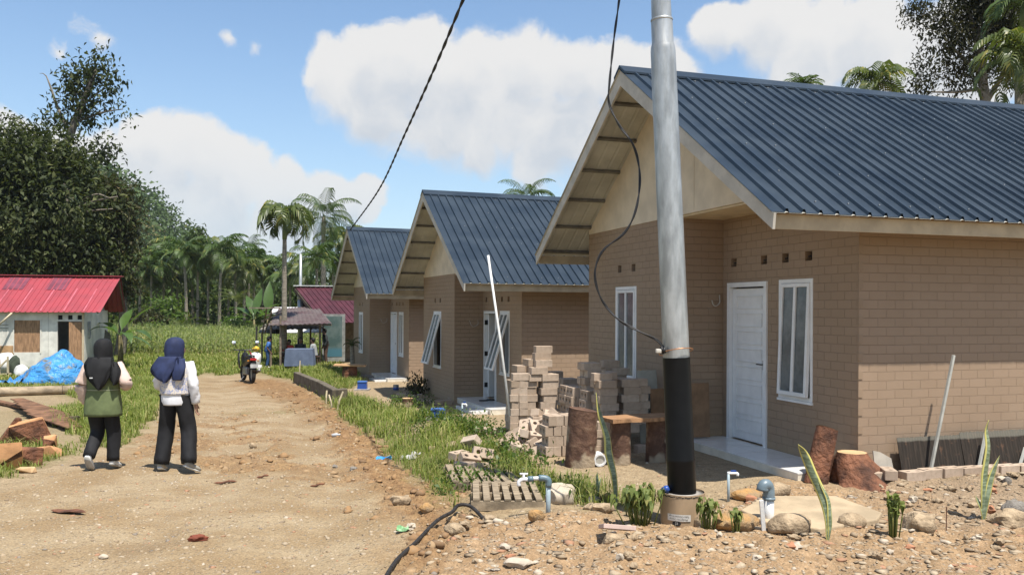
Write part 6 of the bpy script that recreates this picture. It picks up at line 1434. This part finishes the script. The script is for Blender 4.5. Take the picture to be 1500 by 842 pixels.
# chunks of split wood
def chunk(label,px,py,w_,h_,seed,mt,rz,rx=0.,name='wood_chunk'):
    import bmesh
    p=on(px,py);s=p.y/FPX;rg=random.Random(seed);bm=bmesh.new();Q_=Euler((rx,rg.uniform(-.2,.2),rz)).to_matrix()
    for k in range(11):
        v=Vector((rg.choice((-1,1))*rg.uniform(.6,1)*w_*s*.5,rg.choice((-1,1))*rg.uniform(.3,1)*w_*s*.28,rg.choice((-1,1))*rg.uniform(.35,1)*h_*s*.6));bm.verts.new(Q_@v+Vector((0,0,h_*s*.38)))
    bmesh.ops.convex_hull(bm,input=bm.verts)
    for v in [v for v in bm.verts if not v.link_faces]:bm.verts.remove(v)
    bmesh.ops.recalc_face_normals(bm,faces=bm.faces)
    me=bpy.data.meshes.new(name);bm.to_mesh(me);bm.free();o=mesh_obj(name,me,[mt,REDLOG],None,p)
    for f in me.polygons:
        if f.normal.z<.15 and rg.random()<.55:f.material_index=1
    b_=o.modifiers.new('b','BEVEL');b_.width=.008;b_.segments=1
    return setp(o,label,'wood')
chunk('big orange split wood wedge on top of the chunk heap',44,652,52,46,201,ORW,.2,.3);chunk('orange slab of split wood lying at the left edge of the chunk heap',6,690,48,52,202,ORW,.6,.5);chunk('rusty brown root wood at the back of the chunk heap',8,652,46,44,203,REDLOG,.1);chunk('brown bark chunk in the middle of the chunk heap',38,682,50,36,204,REDLOG,.9);chunk('small orange chunk at the right end of the heap',73,661,20,28,205,ORW,.4);chunk('orange split plank across the front of the chunk heap',52,668,70,16,206,ORW,.35,.2);chunk('pale flat offcut on the ground in front of the chunk heap',38,694,30,10,207,CUT,-.2);chunk('brown chunk lying flat left of the middle bark chunk',14,674,40,22,208,ORW,-.3)
chunk('dark root clump in the grass behind the rack end',108,622,18,14,209,BARKD,.3)
# ================================================================ distance: motorbike, shelter, hut, people
p=on(363,560);root=thing('motorbike','red and black motorbike parked on the road before the shelter','motorbike',p,.52)
# local: y forward (away), x right
BLK=MATS['black_plastic'];RED=mat('red_paint',(.30,.012,.022),.25,.1,spec=.6);TYR=mat('tyre_rubber',(.025,.024,.023),.85,.2);GRY=mat('grey_metal',(.30,.30,.30),.4,.15,metal=.6)
def torus(R_,r_,c,w_=1.4,n=28,k=8):
    g=MB();rows=[]
    for i in range(n):
        a=2*math.pi*i/n;rows.append([g.vert((c[0]+w_*r_*math.cos(b_),c[1]+(R_+r_*math.sin(b_))*math.cos(a),c[2]+(R_+r_*math.sin(b_))*math.sin(a))) for b_ in [2*math.pi*j/k for j in range(k)]])
    for i in range(n):
        A_,B_=rows[i],rows[(i+1)%n]
        for j in range(k):g.face([A_[j],A_[(j+1)%k],B_[(j+1)%k],B_[j]])
    return g
for y in(-.62,.62):
    wh=torus(.235,.05,(0,y,.285),1.2).build('wheel',TYR,root,smooth=True);g=MB();g.lathe([(.20,-.02),(.21,0),(.20,.02)],(0,y,.285),20,Euler((0,math.pi/2,0)).to_matrix())
    for k in range(5):
        a=k*1.257;g.bar((0,y,.285),(0,y+.2*math.cos(a),.285+.2*math.sin(a)),.03,.02,(1,0,0))
    g.build('rim',GRY,wh)
g=MB();g.loft([((0,-.72,.80),.06,.05,Euler((math.pi/2,0,0)).to_matrix()),((0,-.5,.76),.12,.10,Euler((math.pi/2,0,0)).to_matrix()),((0,-.1,.66),.13,.13,Euler((math.pi/2,0,0)).to_matrix()),((0,.2,.58),.12,.2,Euler((math.pi/2,0,0)).to_matrix()),((0,.42,.72),.13,.22,Euler((math.pi/2,0,0)).to_matrix()),((0,.58,.84),.06,.08,Euler((math.pi/2,0,0)).to_matrix())],16);g.build('fairing',BLK,root,smooth=True)
g=MB();g.loft([((.10,-.6,.74),.03,.04,Euler((math.pi/2,0,0)).to_matrix()),((.13,-.4,.72),.03,.07,Euler((math.pi/2,0,0)).to_matrix()),((.14,-.1,.66),.02,.08,Euler((math.pi/2,0,0)).to_matrix()),((.12,.1,.6),.01,.03,Euler((math.pi/2,0,0)).to_matrix())],12);g.build('side_panel',RED,root,smooth=True)
g=MB();g.loft([((0,-.7,.86),.07,.03,Euler((math.pi/2,0,0)).to_matrix()),((0,-.4,.84),.12,.05,Euler((math.pi/2,0,0)).to_matrix()),((0,.0,.78),.11,.05,Euler((math.pi/2,0,0)).to_matrix()),((0,.2,.76),.06,.04,Euler((math.pi/2,0,0)).to_matrix())],12);g.build('seat',BLK,root,smooth=True)
for s in(-1,1):
    g=MB();g.loft([((s*.19,.30,.42),.02,.07,None),((s*.21,.36,.62),.03,.12,None),((s*.2,.44,.85),.025,.1,None),((s*.15,.5,.98),.012,.04,None)],10);g.build('leg_shield',RED if s>0 else BLK,root,smooth=True)
g=MB();g.box((0,.02,.36),(.22,.42,.26));g.build('engine',GRY,root,bevel=.04)
g=MB();g.tube([(.16,.1,.28),(.18,-.3,.3),(.19,-.75,.42)],[.03,.045,.05],10);g.build('exhaust',GRY,root,smooth=True)
g=MB();g.loft([((0,-.72,.70),.09,.01,None),((0,-.86,.52),.08,.012,None),((0,-.9,.36),.075,.012,None)],10);g.build('mudguard',BLK,root,smooth=True)
g=MB();g.box((0,-.885,.56),(.24,.012,.12),Euler((-.25,0,0)));pl=g.build('number_plate',mat('plate_grey',(.35,.35,.34),.5),root)
g=MB();g.box((0,-.76,.76),(.2,.06,.07));g.build('tail_light',mat('red_lens',(.45,.02,.02),.15,.05,spec=.6),root,bevel=.015)
for s in(-1,1):
    g=MB();g.box((s*.15,-.72,.72),(.06,.05,.04));g.build('indicator',mat('amber_lens',(.5,.2,.03),.2,.05),root,bevel=.01)
g=MB();g.tube([(-.36,.34,1.02),(-.15,.42,1.0),(.15,.42,1.0),(.36,.34,1.02)],.018,8);g.tube([(0,.42,1.0),(0,.6,.5)],.03,8);g.tube([(-.07,.62,.29),(-.06,.52,.7)],.025,8);g.tube([(.07,.62,.29),(.06,.52,.7)],.025,8);g.build('handlebar',BLK,root,smooth=True)
for s in(-1,1):
    g=MB();g.tube([(s*.25,.38,1.02),(s*.34,.36,1.22)],.008,6);g.build('mirror_stem',BLK,root);g=MB();g.loft([((s*.37,.345,1.19),.03,.008,None),((s*.37,.34,1.24),.07,.016,None),((s*.37,.345,1.30),.05,.008,None)],12);g.build('mirror',mat('mirror_glass',(.65,.72,.8),.12,.02,metal=.5),root,smooth=True)
g=MB();g.tube([(-.12,-.05,.2),(-.28,-.05,.02)],.012,6);g.build('side_stand',GRY,root)
# shelter
YH=35.
def gp(px,Y,z=0.):
    a=ray(px,450)[0]*Y;return Vector((a,Y,gz(a,Y)+z))
RUST=mat('rusty_maroon_sheet',(.07,.042,.043),.8,.35,2,.2,20,c2=(.125,.105,.098));PST=mat('old_post',(.24,.19,.14),.9,.25);WHTARP=mat('white_tarp',(.72,.72,.70),.6,.06,2,.1,8)
o=gp(437,YH);root=thing('open_shelter','open shelter of wooden posts under rusty maroon roof sheets','shelter',o)
def L(px,py,Y):return atY(px,py,Y)-o
for (px,Y,py) in [(397,33.8,470),(376,36.5,478),(411,33.6,462),(469,34.2,474),(455,38,480),(384,38,480)]:
    g=MB();b_=gp(px,Y)-o;t_=L(px,py,Y);t_.x=b_.x;g.tube([b_-V3(0,0,.2),t_],.045,8);g.build('post',PST,root)
g=MB();A_,B_,C_,D2=L(393,477,33.4),L(486,474,33.4),L(466,449,38.),L(408,452,38.)
def slab4(g,A_,B_,C_,D2,th,amp=.03,n=26):
    for dz,fl in((0,False),(-th,True)):
        rows=[]
        for j in range(2):
            a,b_=(A_,B_) if j==0 else (D2,C_);rows.append([g.vert(a.lerp(b_,i/n)+V3(0,0,dz+(amp if i%2 else 0))) for i in range(n+1)])
        for i in range(n):
            q=[rows[0][i],rows[0][i+1],rows[1][i+1],rows[1][i]];g.face(q[::-1] if fl else q)
slab4(g,A_,B_,C_,D2,.03);g.build('roof_sheet',RUST,root)
g=MB();slab4(g,L(388,483,35.2),L(476,481,35.2),L(470,472,38.6),L(392,474,38.6),.03);g.build('inner_roof_sheet',mat('tan_sheet',(.25,.2,.15),.8,.2),root)
g=MB();slab4(g,L(378,487,36.6),L(413,489,36.6),L(413,477,38.2),L(386,475,38.2),.03);g.build('side_roof_sheet',mat('grey_tan_sheet',(.22,.2,.165),.8,.2),root)
g=MB()
for (a,b_) in [((365,451,34),(411,451,34)),((391,451,34),(384,490,36.5)),((398,456,34),(388,488,36)),((384,470,35),(414,458,35)),((380,480,36),(412,470,36)),((390,462,35),(412,455,35)),((397,476,33.5),(486,476,33.5))]:
    g.bar(L(*a),L(*b_),.05,.05)
g.build('roof_batten',PST,root)
p=gp(452,41);g=MB();slab4(g,atY(398,487,41)-p,atY(489,486,41)-p,atY(489,470,43)-p,atY(396,470,43)-p,.04,.01);setp(g.build('white_canopy',WHTARP,None,p),'white canopy sheet stretched behind the open shelter','canopy')
g=MB();p=gp(430,43);g.box((0,0,0),(2.2,1.2,.06),Euler((.25,0,.1)));o3=setp(g.build('white_canopy',WHTARP,None,atY(432,455,42.),),'white sheet roof showing above the rusty shelter roof','canopy')
# table with a blue cloth
p=gp(440,32.6);root=thing('cloth_table','table under a grey blue cloth in the open shelter','table',p,.12)
g=MB();g.bx(-.48,.48,-.35,.35,.72,.75);g.build('tabletop',PST,root)
for sx in(-1,1):
    for sy in(-1,1):
        g=MB();g.bx(sx*.42-.025,sx*.42+.025,sy*.3-.025,sy*.3+.025,0,.72);g.build('leg',PST,root)
g=MB();rows=[]
for (z,k) in((.755,0.),(.75,1.),(.4,1.06),(.10,1.1)):
    r_=[]
    for i in range(48):
        a=2*math.pi*i/48;c,s=math.cos(a),math.sin(a);q=max(abs(c),abs(s));x,y=c/q*.5*k,s/q*.37*k;w=1+(.03*math.sin(12*a) if z<.5 else 0);r_.append(g.vert((x*w,y*w,z)))
    rows.append(r_)
for a_,c_ in zip(rows,rows[1:]):
    for i in range(48):g.face([a_[i],a_[(i+1)%48],c_[(i+1)%48],c_[i]])
g.build('tablecloth',mat('grey_blue_cloth',(.115,.145,.215),.85,.12,4,.1,20),root,smooth=True,auto=50)
SB=mat('blue_shirt',(.06,.16,.42),.8,.1);SR=mat('red_shirt',(.5,.07,.05),.8,.1);SK=mat('dark_shirt',(.03,.035,.035),.8,.2);SG=mat('grey_shirt',(.30,.31,.31),.8,.1);TB=mat('blue_shorts',(.03,.07,.17),.8,.1);PL=mat('pale_shirt',(.55,.55,.52),.8,.1);BRN=mat('brown_trousers',(.09,.055,.04),.8,.1)
p=gp(392,33.6);simple('boy in a blue shirt standing beside the shelter posts',p,-1.2,False,SB,TB,SKIND,.78,True)
p=gp(425,34.6);simple('person in pale and red clothes seated left behind the cloth table',p,2.8,True,SR,BRN,SKIND,.9)
p=gp(441,34.);simple('person in dark clothes seated behind the blue cloth table',p,3.1,True,SK,BRN,SKIND,1.02)
p=gp(461,33.4);simple('man in a grey shirt seated at the right end of the table',p,1.5,True,SG,BRN,SKIND,1.,True)
p=gp(478,35.);simple('person in dark clothes standing by the maroon hut banner',p,1.9,False,SK,BRN,SKIND,.93);p=gp(485,36.);simple('person in black clothes standing behind by the hut wall',p,2.4,False,CLB,CLT,SKIND,.88)
def stool(label,px,Y):
    p=gp(px,Y);root=thing('stool',label,'stool',p);g=MB();g.bx(-.18,.18,-.18,.18,.38,.42);g.build('seat',BRN,root)
    for sx in(-1,1):
        for sy in(-1,1):
            g=MB();g.bar((sx*.17,sy*.17,0),(sx*.14,sy*.14,.38),.035,.035);g.build('leg',BRN,root)
stool('brown stool under the person in red behind the table',425,34.6);stool('brown stool under the dark clothed sitter behind the table',441,34.);stool('brown stool under the man in the grey shirt',461,33.4)
p=gp(375,32.5);root=thing('shopping_bag','white carrier bag with a yellow top beside the motorbike','bag',p);g=MB();g.rock((0,0,.42),(.55,.4,.6),5,3,.15);g.bx(-.2,.2,-.15,.15,-.05,.2);g.build('bag_body',SACK,root,smooth=True);g=MB();g.rock((0,0,.82),(.3,.25,.24),6,2,.15);g.build('yellow_top',mat('yellow_plastic',(.6,.40,.04),.5,.1),root,smooth=True)
# second steel pole
p=gp(440,39);root=thing('utility_pole','distant slim steel pole with a dark foot standing in the shelter','pole',p);h_=atY(440,372,39).z-p.z
g=MB();g.tube([(0,0,.0),(0,0,h_*.62)],.125,16);g.tube([(0,0,h_*.62),(0,0,h_*.66),(0,0,h_)],[.085,.07,.06],14);g.build('tube',GALV,root,smooth=True);g=MB();g.tube([(0,0,-.1),(0,0,1.0)],.132,16);g.build('painted_foot',BLKP,root,smooth=True)
g=MB();g.tube([(0,0,h_*.57),(0,0,h_*.63)],.135,14);g.build('collar',GALV,root,smooth=True)
# maroon hut behind the farthest house
o=gp(500,37.5);root=thing('maroon_hut','hut with a steep maroon roof and banner left of the farthest house','hut',o,.15)
g=MB();g.bx(-.3,4.5,0,3.5,-.2,2.3);g.build('wall',mat('dull_tan_wall',(.22,.19,.14),.85,.2),root)
prs=corrug(-1.45,5.,.22,.03);rf=MB();z0,z1=1.75,3.35
A_=[rf.vert((x-.75,1.75,z1+l)) for x,l in prs];B_=[rf.vert((x+.75 if i==0 else x+.75,-1.1,z0+l)) for i,(x,l) in enumerate(prs)];C_=[rf.vert((x-.2,4.4,z0+l)) for x,l in prs]
for q in range(len(prs)-1):rf.face([A_[q],B_[q],B_[q+1],A_[q+1]]);rf.face([A_[q+1],C_[q+1],C_[q],A_[q]])
ro=rf.build('roof',MAROON,root);ro.modifiers.new('s','SOLIDIFY').thickness=-.02
g=MB();g.bar((-2.25,1.75,z1+.06),(4.3,1.75,z1+.06),.3,.04);g.build('ridge_cap',mat('pale_ridge',(.6,.6,.58),.5),ro)
g=MB();g.bar((-2.2,1.72,z1-.12),(-.72,-1.05,z0-.1),.05,.12);g.bar((-2.2,1.78,z1-.12),(-1.6,4.3,z0-.1),.05,.12);g.build('roof_edge',BARKD,root)
g=MB();g.bx(-.6,.25,-.55,-.52,z0-.01+.28,z0+.31);g.build('paint_drip',MATS['white_paint'],ro,rot=(0,0,0));ro.children[-1].hide_render=False
m,t,b=newmat('banner_print');v=t.coord('Object');s_=t.add('ShaderNodeSeparateXYZ');t.link(v,s_.inputs[0]);c=t.mix(t.mapr(t.noise(v,1.6,3),.4,.6),(.05,.09,.085),(.10,.14,.13));c=t.mix(t.mapr(s_.outputs[2],.55,.75,1,0),c,(.05,.14,.18));t.put(b.inputs['Base Color'],c)
p=gp(489,35.6);root=thing('banner_stand','upright green blue banner with white border beside the hut','banner',p,.25);g=MB();g.box((0,0,1.1),(.95,.05,2.0));g.build('banner_border',mat('banner_white',(.25,.26,.24),.7),root);g=MB();g.box((-.03,-.03,1.15),(.75,.012,1.7));g.build('banner_sheet',MATS['banner_print'],root)
# yard of the farthest house
p=on(510,558);log('cable_stump','short thick stump under the round plank before the farthest house',p+V3(0,.2,0),(0,0,1),.45,.24,.23,REDLOG,seed=9,cat='stump')
g=MB();g.box((0,0,0),(1.0,.55,.05),Euler((0,.02,.1)));setp(g.build('plank_top',MATS['orange_ply'],None,p+V3(.02,.2,.475),bevel=.01),'flat orange plank resting on the stump before the farthest house','plank')
p=on(545,553);p.x+=.1;stone('low grey block of concrete right of the stump table',536,556,22,10,STG,300,.1)
MOSS=mat('mossy_concrete',(.07,.058,.04),.95,.35,3,.6,14,c2=(.16,.135,.10))
a,b_,c_=on(434,560),on(470,578),on(492,592);root=thing('drain_wall','low crumbling concrete drain wall at the road edge before the farthest house','wall',a)
g=MB();pts=[a-a,b_-a,c_-a,on(505,590)-a]
for q,r_ in zip(pts,pts[1:]):
    g.bar(up(q,.14),up(r_,.14),.18,.42)
g.build('wall_body',MOSS,root,bevel=.02)
for (x,y,h_,l,dx) in [(478,592,20,'thin pale stick leaning on the drain wall',0),(494,600,26,'pale stick leaning right at the end of the drain wall',8),(487,598,18,'pale crooked stick left of the leaning one',-6),(439,552,24,'thin pale stake standing in front of the areca palm',0)]:
    p=on(x,y);s=p.y/FPX;g=MB();g.tube([(0,0,-.05),(dx*.4*s,0,h_*.5*s),(dx*s,.05,h_*s)],.02,6);setp(g.build('thin_stick',MATS['pale_bamboo'],None,p),l,'stick')
p=on(596,598);log('dark_stub','short dark stub of wood standing by the planting bed',p+V3(0,.1,0),(0,0,1),.20,.13,.125,LOGM,seed=12,cat='stump');
p=on(580,572);root=thing('paint_tin','small grey and blue tin on the sand near the planting bed','tin',p);g=MB();g.lathe([(.08,0),(.08,.17),(.07,.17)],(0,0,0),14);g.build('tin_body',GRY,root,smooth=True,auto=40);g=MB();g.lathe([(.082,.03),(.082,.1)],(0,0,0),14);g.build('tin_label',MATS['blue_plastic'],root,smooth=True)
p=on(611,578);shr=shrub('small leafy shrub in the planting bed beside the middle house',611,562,p.y+.2,11,LF_OLIVE,.10,420)
p=on(516,528);b_=Vector((p.x,p.y+1.,gz(p.x,p.y+1.)));b_=gp(516,29.5);root=thing('potted_palm','small palm with a ringed trunk beside the farthest house wall','palm tree',b_);g=MB();g.tube([(0,0,0),(.02,0,.5),(0,0,1.0)],[.09,.08,.07],8,True,.3,4);g.build('trunk',TRUNKP,root);palm_mesh('mini',9,.7,.25,.03,1.4,(.1,1.4),12,.4,.6,8);mesh_obj('crown',PROTO['mini'],LF_MID,root,(0,0,1.0)).scale=(.55,.55,.7)
p=on(720,588);p=Vector(HOUSES[1][:3]);a=HOUSES[1][3];v=Vector((-.35*math.cos(a)-1.55*math.sin(a)*1,-.35*math.sin(a)+1.55*math.cos(a),0));g=MB();g.loft([((0,0,.02),.11,.05,None),((0,0,.05),.1,.045,None)],12);g.loft([((.16,.1,.02),.11,.05,None),((.16,.1,.06),.09,.04,None)],12);setp(g.build('sandals',BLK,None,p+v,smooth=True),'pair of black sandals on the porch of the middle house','sandals')
p=on(655,583);sack('clear plastic bag lying on the planting bed edge',655,583,p.y,14,9,31,MATS['clear_plastic'])

# ================================================================ humid air
m=bpy.data.materials.new('haze_air');m.use_nodes=True;t=NT(m);t.n.remove(t.n['Principled BSDF'])
pv=t.add('ShaderNodeVolumePrincipled');pv.inputs['Color'].default_value=(.86,.92,1,1);pv.inputs['Density'].default_value=.00022;pv.inputs['Anisotropy'].default_value=.3
t.link(pv.outputs[0],t.n['Material Output'].inputs['Volume'])
g=MB();g.bx(-710,710,-70,910,-4,46);setp(g.build('haze',m),'thin pale haze of humid air over the whole place','haze',kind='stuff')
